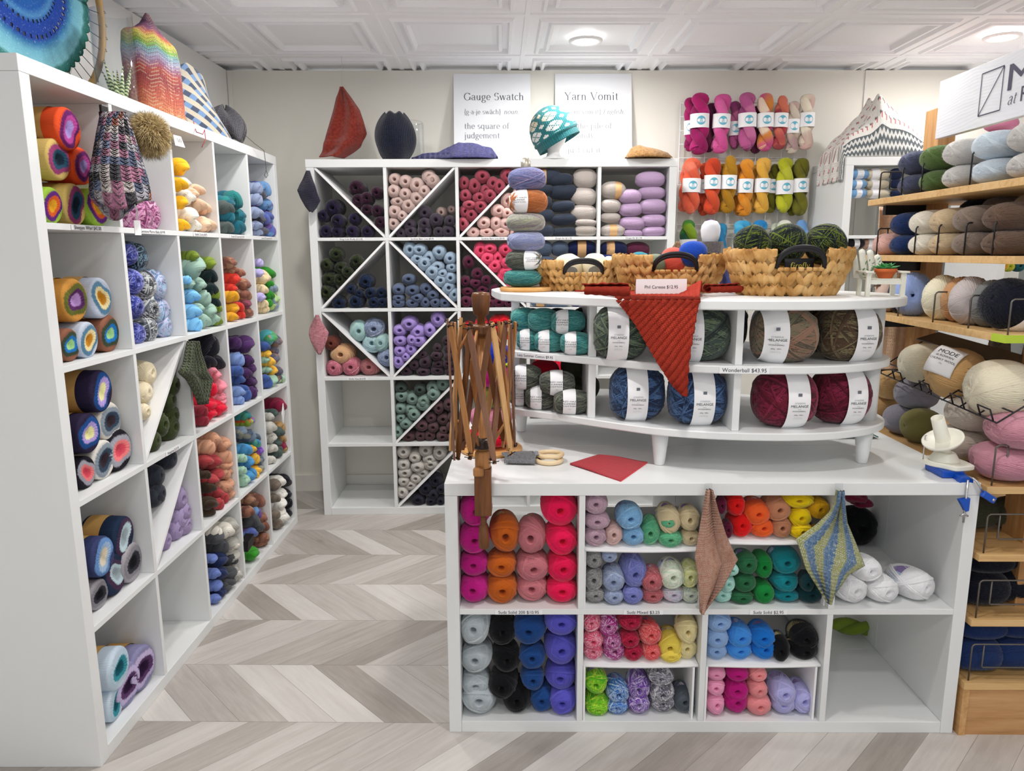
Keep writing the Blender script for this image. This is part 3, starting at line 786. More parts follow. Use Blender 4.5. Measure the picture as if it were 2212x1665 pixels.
# ================================================================ yarn: colours   key: (words, c1, c2, c3, stripe, scale, speckle)
Y = {}
def yc(key, words, c1, c2=None, c3=None, st=0.0, scale=1.0, sp=0.0, c4=None):
    Y[key] = (words, lin(c1), lin(c2 or c1), lin(c3 or c2 or c1), (st, scale, sp), lin(c4 or c3 or c2 or c1))
for a in (
 ('violetblack', 'black violet flecked', '#120d1c', '#3f2a63', '#0c0812', .55, .8), ('magentablack', 'black magenta flecked', '#160c16', '#66264f', '#10080f', .55, .8),
 ('greenblack', 'black green flecked', '#0d1213', '#5c6b2a', '#101c1f', .4, .9), ('blueblack', 'black blue flecked', '#0b0f18', '#27467c', '#0a1020', .55, .8),
 ('blush', 'blush beige', '#d6bdb6'), ('plumgrey', 'charcoal plum', '#463c4b'), ('steel', 'light steel blue', '#a6bbcf'), ('slateblue', 'slate blue', '#616f8c'),
 ('minttweed', 'mint tweed', '#b4d6cd', '#8fb6c4', '#c8e0d8', .6, 1.2, .3), ('bluetweed', 'grey blue tweed', '#a3b1cc', '#56688f', '#c2cbdc', .6, 1.4, .5), ('aquatweed', 'pale aqua tweed', '#bcd8dc', '#93bccb', '#cfe4e2', .6, 1.2, .3),
 ('peachtweed', 'peach tweed', '#e6c08a', '#d99a86', '#ecd2a0', .6, 1.2, .3), ('pinktweed', 'pink tweed', '#d88496', '#b4506c', '#e5a9ad', .6, 1.4, .5), ('rosetweed', 'dusty rose tweed', '#cf8a8d', '#b45f68', '#dca9a2', .6, 1.4, .5),
 ('rusttweed', 'dark rust tweed', '#7c4034', '#5a2c28', '#8a5040', .5, 1.2, .3),
 ('lilac', 'lilac', '#b19add'), ('darkplum', 'dark plum', '#483440'), ('sage', 'sage green', '#8aa49a'), ('darksage', 'dark sage', '#44544f'), ('brownplum', 'plum brown', '#66494f'),
 ('oat', 'oatmeal', '#d3cfc8'), ('nightgrey', 'night grey', '#2f2e3d'), ('raspberry', 'raspberry rose', '#b25062'), ('palepink', 'pale pink', '#f2cdc6'), ('coralpink', 'bright coral pink', '#f65a82'), ('burgundy', 'burgundy', '#61213f'),
 ('inkair', 'ink blue brushed', '#3a4354'), ('greigeair', 'greige brushed', '#cfc6c0'), ('greyair', 'grey beige brushed', '#c3bab2'), ('lilacair', 'pale orchid brushed', '#cbafd2'), ('slateair', 'slate brushed', '#536278'), ('denimair', 'light slate brushed', '#7f93b0'), ('navyair', 'navy brushed', '#1a2350'), ('wineair', 'wine brushed', '#5e2540'), ('royalair', 'royal blue brushed', '#2c3a86'),
 ('red', 'bright red', '#ee1c30'), ('redhot', 'hot red', '#f0143c'), ('limey', 'lime yellow', '#c6d84a'), ('cobalt', 'cobalt blue', '#1c3fc4'), ('fuchsia', 'fuchsia', '#d0189a'), ('olive', 'olive', '#7d8440'), ('rosepink', 'rose pink', '#e694b2'),
 ('magenta', 'magenta', '#cb1d8c'), ('burntorange', 'burnt orange', '#cf671d'), ('dustypink', 'dusty pink', '#d27f88'), ('hotpink', 'hot pink', '#f5195a'),
 ('silver', 'silver grey', '#c0c9ce'), ('jet', 'black', '#0b0d12'), ('denim', 'denim blue', '#1f4d90'), ('periwinkle', 'periwinkle', '#625fcb'),
 ('mauvemix', 'mauve marl', '#cfaebb', '#b693a8', '#e0c6cb', .5, 1.3, .7), ('peachmix', 'peach mauve marl', '#e2c1b7', '#cfa2a6', '#eddace', .5, 1.3, .7), ('skymix', 'sky blue marl', '#8fc2e8', '#6fa3d4', '#b5d8f0', .5, 1.3, .5), ('greenmix', 'sea green marl', '#6cc596', '#4aa57c', '#a4d29a', .6, 1.3, .5), ('cream', 'cream', '#e2d0a8'),
 ('greymix', 'grey marl', '#b4b3b2', '#6c6b6c', '#d0cfcc', .5, 1.3, .8), ('bluegrey', 'blue grey marl', '#b3c0da', '#7d8db8', '#cdd6e6', .5, 1.3, .7), ('perimix', 'periwinkle marl', '#8e95d6', '#6b70bd', '#aab0e2', .5, 1.3, .6), ('redmix', 'red marl', '#cf7880', '#a8434e', '#e5a8a6', .5, 1.3, .8), ('creamgreen', 'cream and mint', '#eeefdf', '#b7dcb8', '#f4f1e6', .7, .5), ('candy', 'cream pink and blue', '#e9dfe4', '#a9c3d8', '#e0b6c8', .8, .9), ('limemix', 'lime and cream', '#d9dc8e', '#e9ead0', '#c4cf6e', .7, .8), ('greenish', 'pale green and blue', '#cfd8bb', '#9fb4c4', '#e2e2c8', .8, .9),
 ('coralstripe', 'coral and white striped', '#ee5d86', '#fbd5de', '#e0406e', .85, 3.1), ('magentastripe', 'magenta and white striped', '#b3268a', '#f2cbe6', '#98207a', .85, 3.1), ('redstripe', 'crimson shaded', '#c21c44', '#8d1234', '#d93a5c', .85, 2.2), ('vermilion', 'coral red shaded', '#ee4f56', '#f9a8a2', '#d83a44', .8, 2.2), ('yellow', 'lemon yellow', '#f3da5c'), ('butter', 'butter cream', '#eddfa8'),
 ('limestripe', 'lime green striped', '#74d22a', '#d8ee50', '#4cae20', .85, 2.8), ('bluestripe', 'blue and white striped', '#2f6fc2', '#d8e8f6', '#4f90dc', .85, 3.1), ('purplestripe', 'purple and white striped', '#7a48b4', '#e6d8f2', '#62389c', .85, 3.1), ('greystripe', 'grey and white striped', '#76727f', '#ecebf0', '#57546a', .85, 3.1), ('steelgrey', 'steel grey', '#5a636c'),
 ('maroon', 'maroon', '#6e1a3c'), ('scarlet', 'scarlet', '#ee1616'), ('orange', 'orange', '#f8682c'), ('tan', 'tan', '#c98a66'), ('sun', 'sun yellow', '#f6d60e'), ('gold', 'gold', '#dfaa14'),
 ('minty', 'pale mint', '#b5e6da'), ('forest', 'forest green', '#2c7048'), ('emerald', 'emerald green', '#128a3c'), ('teal', 'teal', '#128a94'), ('deepteal', 'deep teal', '#0d3a40'),
 ('babyblue', 'baby blue', '#9bbdea'), ('azure', 'azure', '#4a9df0'), ('brightblue', 'bright blue', '#1c7fdc'), ('pink', 'candy pink', '#f8a6c8'), ('fuch', 'deep magenta', '#c81a86'), ('salmon', 'salmon pink', '#fa9ca0'), ('lavender', 'lavender', '#bcbaec'), ('white', 'white', '#f3f3f5'),
 # left shelf
 ('gem', 'mauve and plum braided', '#cf86b4', '#6a2450', '#e2b0cc', .9, .9), ('yolk', 'golden yellow', '#f6b91c'), ('ivory', 'ivory', '#f3eee2'), ('peach', 'peach', '#e6c2a4'), ('tealmix', 'teal mottled', '#1c6a7c', '#134a5c', '#2f9088', .6, .35), ('pewter', 'dark pewter', '#4f5a58'), ('violetmix', 'blue violet mottled', '#5867ac', '#6b4a8c', '#6fa2d0', .8, .4), ('greyblue', 'pale grey blue', '#93a0c0'), ('slate', 'slate grey', '#5b5c68'),
 ('inkbraid', 'black and ice blue braided', '#1c2230', '#86a8c0', '#0c0f18', .85, .9), ('indigobraid', 'indigo and lilac braided', '#35409a', '#8f94d8', '#232a70', .85, .9), ('ashbraid', 'ash grey braided', '#5f6670', '#d0d2d2', '#22262e', .85, .9), ('icebraid', 'ice blue and lilac braided', '#a9c6de', '#cfc6e8', '#567ca8', .85, .9),
 ('sagehank', 'sage', '#9fbfb0'), ('skyhank', 'sky blue', '#84cafa'), ('blackteal', 'black teal', '#0d2226'), ('olivehank', 'olive green', '#788e2c'), ('brownmix', 'brown speckled', '#a5705c', '#6c4038', '#c49a78', .7, 1.1, .4), ('redhank', 'brick red', '#d5382a'), ('mustard', 'mustard', '#dda022'), ('plumspeck', 'plum speckled', '#6a3048', '#a85a68', '#40202c', .7, 1.1, .4), ('lilachank', 'pale lilac', '#bdb4e4'), ('creamhank', 'cream', '#eed9ae'), ('grasshank', 'grass green', '#2f8a28'), ('springmix', 'green and lilac mottled', '#a4c89c', '#8d9cb8', '#c4e07c', .9, .45),
 ('chunkcream', 'cream chunky', '#f3e6c6'), ('chunkolive', 'dark olive chunky', '#3a4420'), ('chunknavy', 'navy chunky', '#30343f'), ('chunklilac', 'dusky lilac chunky', '#a795bd'),
 ('midnight', 'midnight black', '#0d0c1a'), ('cherry', 'cherry red', '#e01438'), ('darkcherry', 'dark red', '#8c2434'), ('pinkhank', 'rose pink', '#ee8fa0'), ('purplehank', 'deep purple', '#4c2860', '#3a1e4a', None, .5, .4), ('bluehank', 'periwinkle blue', '#7f9ad2'), ('navyhank', 'mid blue', '#3f5c9e'), ('tweedblue', 'blue tweed speckled', '#4c5a78', '#9a7a68', '#2c3a58', .8, 1.2, .5), ('sunhank', 'yellow', '#f4c048'), ('jazz', 'green and orange mottled', '#58ac6c', '#e08040', '#56b4c4', .9, .45), ('sagepale', 'pale sage', '#a6ccb4'),
 ('tanhank', 'tan peach', '#d49e80'), ('rustred', 'rust red', '#b04044'), ('darkbrown', 'dark brown', '#3c2c1e'), ('rainbow', 'rainbow', '#d8602c', '#8cc03c', '#7a50b0', .9, .6), ('stormmix', 'storm blue mottled', '#6c7e92', '#4c5a6e', '#a0a08c', .8, .6), ('tealspeck', 'teal mottled', '#2c8c98', '#5fb08c', '#356ab0', .8, .5), ('cerulean', 'cerulean blue', '#4c96cc'), ('violetbright', 'violet mottled', '#7a50b8', '#5a3c94', '#b460a0', .8, .5), ('bone', 'bone white', '#d6d4cc'), ('pine', 'grey pine', '#4c5c58'), ('camel', 'camel', '#b08c5c'), ('winehank', 'wine', '#8c1c40'), ('fern', 'fern green', '#3c9a2c'), ('greyhank', 'pale grey', '#bcbab2'), ('charcoal', 'charcoal', '#4c4e52'), ('inknavy', 'ink navy', '#1c2c58'), ('cornflower', 'cornflower blue', '#7288cc'), ('taupe', 'taupe', '#7c7064'), ('snow', 'white', '#f2f0ea'),
 # display and wooden stand
 ('wonderforest', 'forest and grey striped', '#4c5a54', '#7c8c70', '#2c3434', .9, .16), ('wonderblue', 'denim blue striped', '#2e4264', '#5c7eae', '#222c48', .9, .16), ('wondermoss', 'moss and rose striped', '#86826a', '#a8806c', '#5c5448', .9, .16), ('wonderbrown', 'brown and moss striped', '#5c4636', '#8c8060', '#3c3026', .9, .16), ('wonderwine', 'wine red striped', '#6e1c30', '#942c4c', '#481424', .9, .16),
 ('hazyteal', 'teal tweed', '#4f9d98', '#2c6f78', '#7cc0b0', .7, 1.2, .4), ('hazydark', 'black and grey tweed', '#3a3f3c', '#8c9080', '#22282a', .7, 1.2, .5), ('hazylilac', 'lilac blue tweed', '#8f96c4', '#5c6494', '#b89cc0', .8, .9, .4), ('hazyrust', 'rust orange', '#c47a44', '#b4603c', '#cf8c58', .6, .5), ('hazycream', 'pale green tweed', '#bcc4b4', '#a0889c', '#d4d8a8', .8, .9, .4), ('hazyblue', 'periwinkle and cream tweed', '#98a4d4', '#c4c4d4', '#7080c0', .7, 1.2, .5),
 ('firefly', 'black and lime flecked', '#0d1316', '#1c2e34', '#7c8c2c', .8, .9), ('coralball', 'coral', '#f06a5c'), ('royal', 'royal blue', '#2353c0'), ('softolive', 'soft olive', '#8c9880'), ('aquaball', 'aqua', '#3f9cb0'),
 ('mohairnavy', 'slate navy mohair', '#4e536c'), ('mohairgreen', 'moss green mohair', '#5c7440'), ('mohairgrey', 'pale grey mohair', '#cfcdca'), ('mohairice', 'ice blue mohair', '#d2dee8'), ('mohairblue', 'ink blue mohair', '#1c3466'), ('mohairpink', 'shell pink mohair', '#e4b8ae'), ('mohaircream', 'cream mohair', '#eae4d6'), ('mohairsand', 'sand mohair', '#d4be9c'), ('mohairtaupe', 'taupe mohair', '#8c7c70'), ('mohairbrown', 'brown mohair', '#6e5748'), ('mohairblack', 'navy black mohair', '#0c1020'), ('mohairdusk', 'dark taupe mohair', '#50453e'),
 ('softblue', 'soft blue', '#9cb2e6'), ('softcream', 'cream', '#efe9d0'), ('caramel', 'caramel', '#c8986a'), ('pearl', 'pearl grey', '#d0c6c6'), ('gunmetal', 'gunmetal grey', '#7c7e7e'), ('nude', 'nude beige', '#dcc4b6'), ('wheat', 'wheat', '#dcb47c'), ('greylilac', 'grey lilac', '#9c98a4'), ('pistachio', 'olive moss', '#86804a'), ('stone', 'stone', '#d6cabc'), ('blossom', 'blossom pink', '#d99cac'), ('ecru', 'ecru', '#ece4cc'), ('navy', 'navy', '#161a34'), ('olivedark', 'dark olive', '#4a4c38'),
 ('mode_blue', 'light blue', '#8cbce8'), ('mode_cream', 'ecru', '#e2d8c0'), ('mode_black', 'black', '#26242a'), ('mode_peach', 'peach', '#e2bca4'), ('mode_navy', 'navy', '#1c2848'), ('mode_green', 'bottle green', '#1c3a34'), ('mode_grey', 'pale grey', '#cfccca'),
 ): yc(*a)
# cakes: outside, second ring, third ring, centre
CK = {'ck_orange': ('orange with violet rings', '#e8542a', '#6a2468', '#c04c9c', '#b8a0e4'), 'ck_yellow': ('pale yellow with navy heart', '#e8c878', '#a8487c', '#2f5670', '#1c3040'), 'ck_fire': ('lime and violet with golden heart', '#a4cc48', '#6a2c84', '#e8642c', '#f0b02c'),
 'ck_olive': ('amber and olive with violet heart', '#d89a48', '#6a7030', '#5c2c64', '#c49cdc'), 'ck_amber': ('steel blue with amber heart', '#c0cadc', '#5a86a4', '#f0e0a8', '#cf8c24'), 'ck_lagoon': ('brown with bright blue heart', '#8c5c48', '#3c4a38', '#1c78c4', '#a8dc98'),
 'ck_lemon': ('plum navy with lemon heart', '#2c2440', '#1f4f92', '#b4a0e0', '#f2eeae'), 'ck_storm': ('cream grey with dark heart', '#e4e0d8', '#8c98a4', '#36485c', '#382c34'), 'ck_rose': ('black with coral heart', '#1c1a24', '#a4a4b0', '#f08484', '#e85468'), 'ck_ice': ('navy with ice blue heart', '#20304a', '#4a3450', '#c4dce4', '#a8b8c0'), 'ck_sky': ('blue with cream heart', '#3c4470', '#6f9ad4', '#a8c4e4', '#e8dcc4'), 'ck_smoke': ('pale grey with black heart', '#a6a2a8', '#8c8a92', '#34343c', '#181a20'), 'ck_teal': ('pale ice blue with teal heart', '#cfe0f0', '#c4dcec', '#3c98a8', '#1c5c6c'), 'ck_violet': ('lilac with dark violet heart', '#8c8ab0', '#cbbce4', '#5c3c68', '#30183c')}
for k, (wd, a, b, c, d) in CK.items(): yc(k, wd, a, b, c, 0, 1, 0, d)

def paint(o, key, jit=.06):
    wd, c1, c2, c3, ym, c4 = Y[key]
    j = 1 + random.uniform(-jit, jit)
    o.color = tuple(min(1, x * j) for x in c1) + (1,)
    o['c2'] = tuple(min(1.0, x * j) for x in c2); o['c3'] = tuple(min(1.0, x * j) for x in c3); o['c4'] = tuple(c4)
    o['ym'] = tuple(float(x) for x in ym)

# ---------------------------------------------------------------- paper bands
_band = {}
def band_mesh(y0, y1, mat, lift=1.03, power=2.6, a0=0.0, a1=2 * PI, key=None):
    k = (y0, y1, mat.name, lift, power, a0, a1)
    if k in _band: return _band[k]
    def fn(u, v):
        y = y0 + (y1 - y0) * v; a = a0 + (a1 - a0) * u
        r = max(.1, 1 - min(.98, abs(y)) ** power) ** (1 / power) * lift
        r = max(r, .82 * lift) if power > 2.4 else r
        return (r * math.cos(a), y, r * math.sin(a))
    m = MB().grid(fn, 40, 6, closeu=abs(a1 - a0 - 2 * PI) < 1e-6)
    me = m.mesh('label_band', mat); _band[k] = me; return me
def striped_band(name, stops):
    """printed paper: colours change round the ball"""
    t = NT(name, .55, .25); x, y, z = t.sep(t.coord())
    a = t.math('DIVIDE', t.math('ARCTAN2', x, z), 2 * PI)
    t.base(t.ramp(t.math('ADD', a, .5), stops, 'CONSTANT')); return t.m
B_SUDZ = striped_band('pale_blue_band_with_black_flash', [(0, '#c6d2e6'), (.30, '#b3c2e0'), (.38, '#8f7cb0'), (.62, '#c2d0e6'), (.8, '#d4dcea')])
B_PURP = striped_band('violet_printed_band', [(0, '#7c6aa6'), (.4, '#a893c2'), (.47, '#e4ddea'), (.53, '#8a6fb0'), (.6, '#e2c24e'), (.7, '#7c6aa6')])
B_GOLD = striped_band('gold_printed_band', [(0, '#b8a87c'), (.42, '#cdbd86'), (.5, '#a8a88c'), (.6, '#c8b880'), (.8, '#a8987c')])
BANDMAT = {'s': B_SUDZ, 'v': B_PURP, 'g': B_GOLD, 't': TANPAPER, 'w': PAPER, 'k': GOLDPAPER}

# ---------------------------------------------------------------- placing
PILES = []      # (object, words, noun, place, group, z, u)
def register(o, words, noun, cat, place, group, S=None):
    if S is not None:
        q = S.Mi @ o.location; u, z = q.x, q.z
    else:
        d = o.location - EYE; u, z = d.x / d.y, o.location.z
    PILES.append((o, words, noun, cat, place, group, u, z))
_vi = [0]
def put(shape, key, centre, sx, sy, sz, rot, band=None, noun='yarn ball', cat='yarn', var=None):
    _vi[0] += 1
    me = SH[shape][(_vi[0] * 7 + int(1000 * abs(centre[0]))) % len(SH[shape])] if var is None else SH[shape][var % len(SH[shape])]
    o = link(noun.replace(' ', '_'), me)
    if isinstance(rot, Matrix): o.rotation_euler = rot.to_euler()
    else: o.rotation_euler = rot
    o.location = centre; o.scale = (sx, sy, sz); paint(o, key)
    if band:
        for b in band.split('+'):
            kind = b[0]; pos = {'f': (-.62, -.12), 'm': (-.3, .3), 'b': (.0, .6), 'c': (-.2, .75)}[b[1] if len(b) > 1 else 'm']
            link('label_band', band_mesh(pos[0], pos[1], BANDMAT[kind], 1.03 if shape == 'cake' else 1.06, 40 if shape == 'cake' else 2.6), o)
    return o
def fill(S, col, row, key, pts, T, place, shape='ball', inset=.03, aspect=1.35, noun='yarn ball', group=None, lo=None, hi=None, free=False, tiltr=.10, sq=1.0, side=False, yaw=0.0, snap=True, plane=None):
    """balls of one colour in one opening. pts: (x, y, r[, ry[, band]]) in the picture crop T=(x0, y0, scale)"""
    u0, z0 = cell(S, col, row); u1, z1 = u0 + S.c, z0 + S.c
    if lo is not None: z0 = lo
    if hi is not None: z1 = hi
    R0 = Matrix.Rotation(S.rot, 3, 'Z')
    for q in pts:
        x, y, r = q[:3]; ry = q[3] if len(q) > 3 and not isinstance(q[3], str) else r
        band = next((k for k in q[3:] if isinstance(k, str)), None)
        px, py = T[0] + x * T[2], T[1] + y * T[2]
        d = cam_dir(px, py)
        ld = S.Mi.to_3x3() @ d; le = S.Mi @ EYE
        ins = inset + random.uniform(-.006, .010)
        yy = ins + (.02 if plane is None else plane)
        tt = (yy - le.y) / ld.y
        P = le + ld * tt
        m = mpp(S.M @ P)
        rx, rz = r * T[2] * m * sq, ry * T[2] * m * sq
        if S is LS: rx = rz
        ln = (rx + rz) / 2 * aspect if not side else (rx + rz) / 2 * .9
        ln = min(ln, S.depth * .46)
        if not free:
            P.x = min(max(P.x, u0 + rx * .97), u1 - rx * .97) if rx * 2 < S.c else (u0 + u1) / 2
            P.z = min(max(P.z, z0 + rz * .99), z1 - rz * .97)
            if snap and P.z - rz < z0 + .02: P.z = z0 + rz * .99
            dg = S.diag.get((col, row)) if hasattr(S, 'diag') else None
            if dg is not None:
                a_, b_ = (P.x - u0), (P.z - cell(S, col, row)[1])
                sd_ = (b_ - a_) / 1.4142 if dg else (b_ + a_ - S.c) / 1.4142
                need = min(rx, rz) * .93 + .006
                if abs(sd_) < need:
                    mv = (need - abs(sd_)) * (1 if sd_ > 0 else -1)
                    P.x += mv * (-.7071 if dg else .7071); P.z += mv * .7071
        if side:      # the winding axis lies across the opening
            P.y = ins + ln
            E_ = Matrix.Rotation(random.uniform(-tiltr, tiltr) + yaw, 3, 'Z') @ Matrix.Rotation(random.uniform(-tiltr, tiltr), 3, 'Y') @ Matrix.Rotation(PI / 2, 3, 'Z')
            o = put(shape, key, S.M @ P, ln, rx, rz, R0 @ E_, band, noun)
        else:
            P.y = ins + ln
            E_ = Matrix.Rotation(random.uniform(-tiltr, tiltr) + yaw, 3, 'Z') @ Matrix.Rotation(random.uniform(-tiltr, tiltr) * .6, 3, 'X')
            o = put(shape, key, S.M @ P, rx, ln, rz, R0 @ E_, band, noun)
        register(o, Y[key][0], noun, 'yarn', place, group or (Y[key][0] + ' yarn in the ' + place), S)
ORD = ['', 'first', 'second', 'third', 'fourth', 'fifth', 'sixth', 'seventh', 'eighth', 'ninth', 'tenth', 'eleventh', 'twelfth']
def name_piles():
    sets = {}
    for e in PILES: sets.setdefault((e[1], e[2], e[4]), []).append(e)
    for (words, noun, place), es in sets.items():
        es.sort(key=lambda e: e[7])
        rows = []
        for e in es:
            sz = max(e[0].scale) * .8
            if rows and e[7] - rows[-1][0][7] < sz: rows[-1].append(e)
            else: rows.append([e])
        for ri, r in enumerate(rows):
            r.sort(key=lambda e: e[6])
            rn = ('bottom row' if ri == 0 else 'top row' if ri == len(rows) - 1 else ORD[ri + 1] + ' row up') if len(rows) > 1 else ''
            for k, e in enumerate(r):
                if len(es) == 1: s = '%s %s %s' % (words, noun, place)
                else:
                    pos = []
                    if len(r) > 1: pos.append(ORD[k + 1] + ' from left' if k else 'leftmost')
                    if rn: pos.append(rn if len(r) > 1 else {'bottom row': 'lowest', 'top row': 'topmost'}.get(rn, ORD[ri + 1] + ' up'))
                    s = '%s %s, %s, %s' % (words, noun, ', '.join(pos), place)
                if len(s.split()) > 16: s = s.replace(noun, noun.split()[-1]).replace(' from left', ' along').replace('the ', '')
                if len(s.split()) > 16: s = s.replace(' flecked', '').replace(' of display shelf', ', display')
                tag(e[0], s, e[3], e[5])
# ================================================================ back shelf, by opening
A1, A2, A3 = (660, 350, .1537), (660, 510, .1537), (660, 660, .1537)
A4, A5, A6, A7 = (820, 800, .19216), (970, 350, .1537), (970, 500, .1537), (1130, 350, .1537)
def bs(col, row, key, pts, T, place, **k):
    k.setdefault('aspect', 1.9); k.setdefault('inset', .018)
    fill(BS, col, row, key, pts, T, place, 'swirl', **k)
n_ = 'top-row first cubby, back shelf'
bs(0, 0, 'violetblack', [(385, 640, 115), (245, 755, 78), (450, 825, 90), (680, 800, 80), (255, 950, 90), (450, 975, 86), (660, 985, 86), (865, 965, 85)], A1, n_)
bs(0, 0, 'magentablack', [(715, 370, 110), (860, 510, 85), (1000, 430, 82), (685, 590, 90), (820, 710, 80), (1000, 690, 85), (1000, 890, 82)], A1, n_)
n_ = 'top-row second cubby, back shelf'
bs(1, 0, 'blush', [(1255, 240, 85), (1405, 270, 90), (1560, 330, 108), (1725, 205, 98), (1815, 300, 98), (1245, 410, 88), (1405, 450, 85), (1680, 420, 80), (1290, 560, 100, 72), (1565, 515, 95), (1255, 700, 92), (1475, 640, 100), (1375, 770, 72), (1250, 890, 85)], A1, n_)
bs(1, 0, 'plumgrey', [(1655, 700, 95, 'wb'), (1835, 820, 95), (1680, 870, 85), (1450, 870, 80), (1480, 970, 80), (1330, 1000, 72), (1675, 990, 92), (1870, 990, 72), (2010, 930, 85), (2020, 830, 75)], A1, n_)
bs(1, 0, 'blush', [(1915, 710, 75), (2050, 670, 55)], A1, 'on the plum, ' + n_, inset=.12)
n_ = 'second-row first cubby, back shelf'
bs(0, 1, 'greenblack', [(420, 255, 95), (300, 400, 88), (485, 440, 82), (715, 370, 95), (620, 530, 80), (300, 600, 100), (495, 620, 90), (320, 820, 100)], A2, n_)
bs(0, 1, 'blueblack', [(840, 640, 105), (635, 740, 72), (755, 805, 60), (900, 800, 85), (430, 950, 95), (710, 950, 98), (950, 955, 85), (1080, 960, 72), (1060, 800, 80)], A2, n_)
n_ = 'second-row second cubby, back shelf'
bs(1, 1, 'steel', [(1415, 230, 92, 110, 'wb'), (1600, 200, 102, 88, 'wb'), (1875, 230, 95), (2030, 315, 88), (1550, 335, 92, 76), (1745, 310, 95), (1625, 430, 100), (1850, 435, 105, 80), (2050, 445, 78, 66), (1730, 555, 100), (1920, 525, 75, 66), (2035, 590, 90), (1865, 655, 92), (1985, 740, 95), (2060, 840, 78, 95)], A2, n_)
bs(1, 1, 'slateblue', [(1450, 610, 95, 72, 'wb'), (1305, 750, 90, 78), (1495, 765, 100, 84), (1690, 745, 88, 84), (1310, 865, 80, 58), (1565, 870, 95, 66), (1795, 830, 85, 70), (1305, 965, 90, 66), (1505, 965, 90, 62), (1680, 955, 75, 70), (1820, 945, 72), (1960, 960, 85, 75)], A2, n_)
n_ = 'third-row first cubby, back shelf'
k_ = dict(aspect=1.25, shape_='ball')
def bsb(col, row, key, pts, T, place, **k):
    fill(BS, col, row, key, pts, T, place, 'ball', aspect=1.35, inset=.03, **k)
bsb(0, 2, 'minttweed', [(690, 410, 125, 140), (1065, 525, 112, 125)], A3, n_)
bsb(0, 2, 'bluetweed', [(945, 330, 150, 135), (1085, 790, 122)], A3, n_)
bsb(0, 2, 'aquatweed', [(870, 600, 138)], A3, n_)
bsb(0, 2, 'peachtweed', [(505, 690, 160, 138)], A3, n_)
bsb(0, 2, 'pinktweed', [(390, 885, 110), (640, 880, 125)], A3, n_)
bsb(0, 2, 'rosetweed', [(900, 885, 135, 115)], A3, n_)
bsb(0, 2, 'rusttweed', [(470, 470, 95)], A3, n_, plane=.20)
n_ = 'third-row second cubby, back shelf'
bs(1, 2, 'lilac', [(1455, 255, 110, 92, 'wb'), (1325, 350, 98, 78), (1575, 370, 105, 98, 'wb'), (1765, 370, 85, 98), (1900, 235, 98, 108), (1325, 500, 90, 72), (1490, 480, 72, 76), (1625, 530, 100, 86), (1325, 640, 82, 76), (1495, 630, 82, 88), (1315, 800, 78, 96), (1425, 740, 60)], A3, n_)
bs(1, 2, 'darkplum', [(1845, 710, 78, 62), (1690, 800, 82, 88), (1530, 835, 70, 66), (1860, 825, 78, 62), (1420, 935, 85, 66), (1650, 945, 92, 60), (1850, 940, 90, 62), (2040, 930, 80, 62), (1640, 690, 60), (2010, 820, 68), (2010, 720, 60), (2010, 600, 70), (1850, 600, 60), (1990, 490, 60)], A3, n_)
n_ = 'fourth-row second cubby, back shelf'
bs(1, 3, 'sage', [(250, 285, 68), (360, 320, 70), (490, 340, 72), (605, 205, 72), (745, 185, 70), (645, 305, 70), (530, 430, 76, 66), (240, 425, 62), (345, 440, 66, 58), (235, 535, 52), (405, 525, 70), (305, 605, 68, 56), (235, 690, 55, 72)], A4, n_)
bs(1, 3, 'darksage', [(265, 165, 62), (475, 180, 60)], A4, n_, plane=.12)
bs(1, 3, 'brownplum', [(780, 385, 60, 68, 'wb'), (660, 420, 58, 70), (710, 545, 68), (820, 520, 48, 60), (580, 535, 58), (470, 625, 72, 62), (605, 640, 58), (800, 625, 55), (720, 670, 45), (325, 755, 74, 58), (460, 750, 58), (570, 745, 60), (705, 750, 68, 54), (805, 740, 45)], A4, n_)
n_ = 'lowest-row second cubby, back shelf'
bs(1, 4, 'oat', [(275, 920, 75), (400, 975, 68), (525, 905, 80, 76), (710, 955, 78, 88), (555, 995, 74, 62), (270, 1065, 74), (430, 1085, 78, 62), (600, 1080, 84, 66), (290, 1155, 80, 62), (495, 1170, 76, 58), (270, 1245, 62, 56), (415, 1215, 64, 58), (365, 1305, 72, 58), (268, 1375, 62, 76)], A4, n_)
bs(1, 4, 'nightgrey', [(625, 1240, 75, 'wb'), (510, 1330, 80), (420, 1420, 75, 62), (610, 1395, 56), (585, 1470, 62, 46), (690, 1440, 46), (690, 1330, 50), (455, 1470, 55, 46)], A4, n_)
n_ = 'top-row third cubby, back shelf'
bs(2, 0, 'raspberry', [(205, 300, 74, 96), (465, 200, 102, 92), (350, 340, 90, 108), (620, 300, 90, 96), (865, 235, 102), (525, 400, 90), (745, 385, 85, 100), (235, 470, 85), (420, 505, 95, 82), (620, 530, 94), (285, 600, 92, 64), (205, 690, 78, 90), (470, 655, 92, 86), (360, 790, 88), (212, 885, 75, 95)], A5, n_)
bs(2, 0, 'palepink', [(830, 540, 95, 105), (690, 680, 102, 88), (820, 720, 82, 76), (490, 850, 94, 82), (655, 860, 78, 98), (810, 870, 92), (330, 985, 90, 70), (525, 985, 108, 66), (745, 995, 108, 66), (960, 430, 62), (940, 630, 62), (945, 900, 62), (930, 1000, 70)], A5, n_)
n_ = 'second-row third cubby, back shelf'
bs(2, 1, 'coralpink', [(405, 295, 92, 115, 'wb'), (575, 240, 98, 74), (790, 260, 95, 90), (515, 405, 92, 86), (675, 390, 78, 106), (800, 440, 70), (580, 545, 92, 88), (785, 580, 105, 86), (725, 680, 98, 88), (835, 780, 72)], A6, n_)
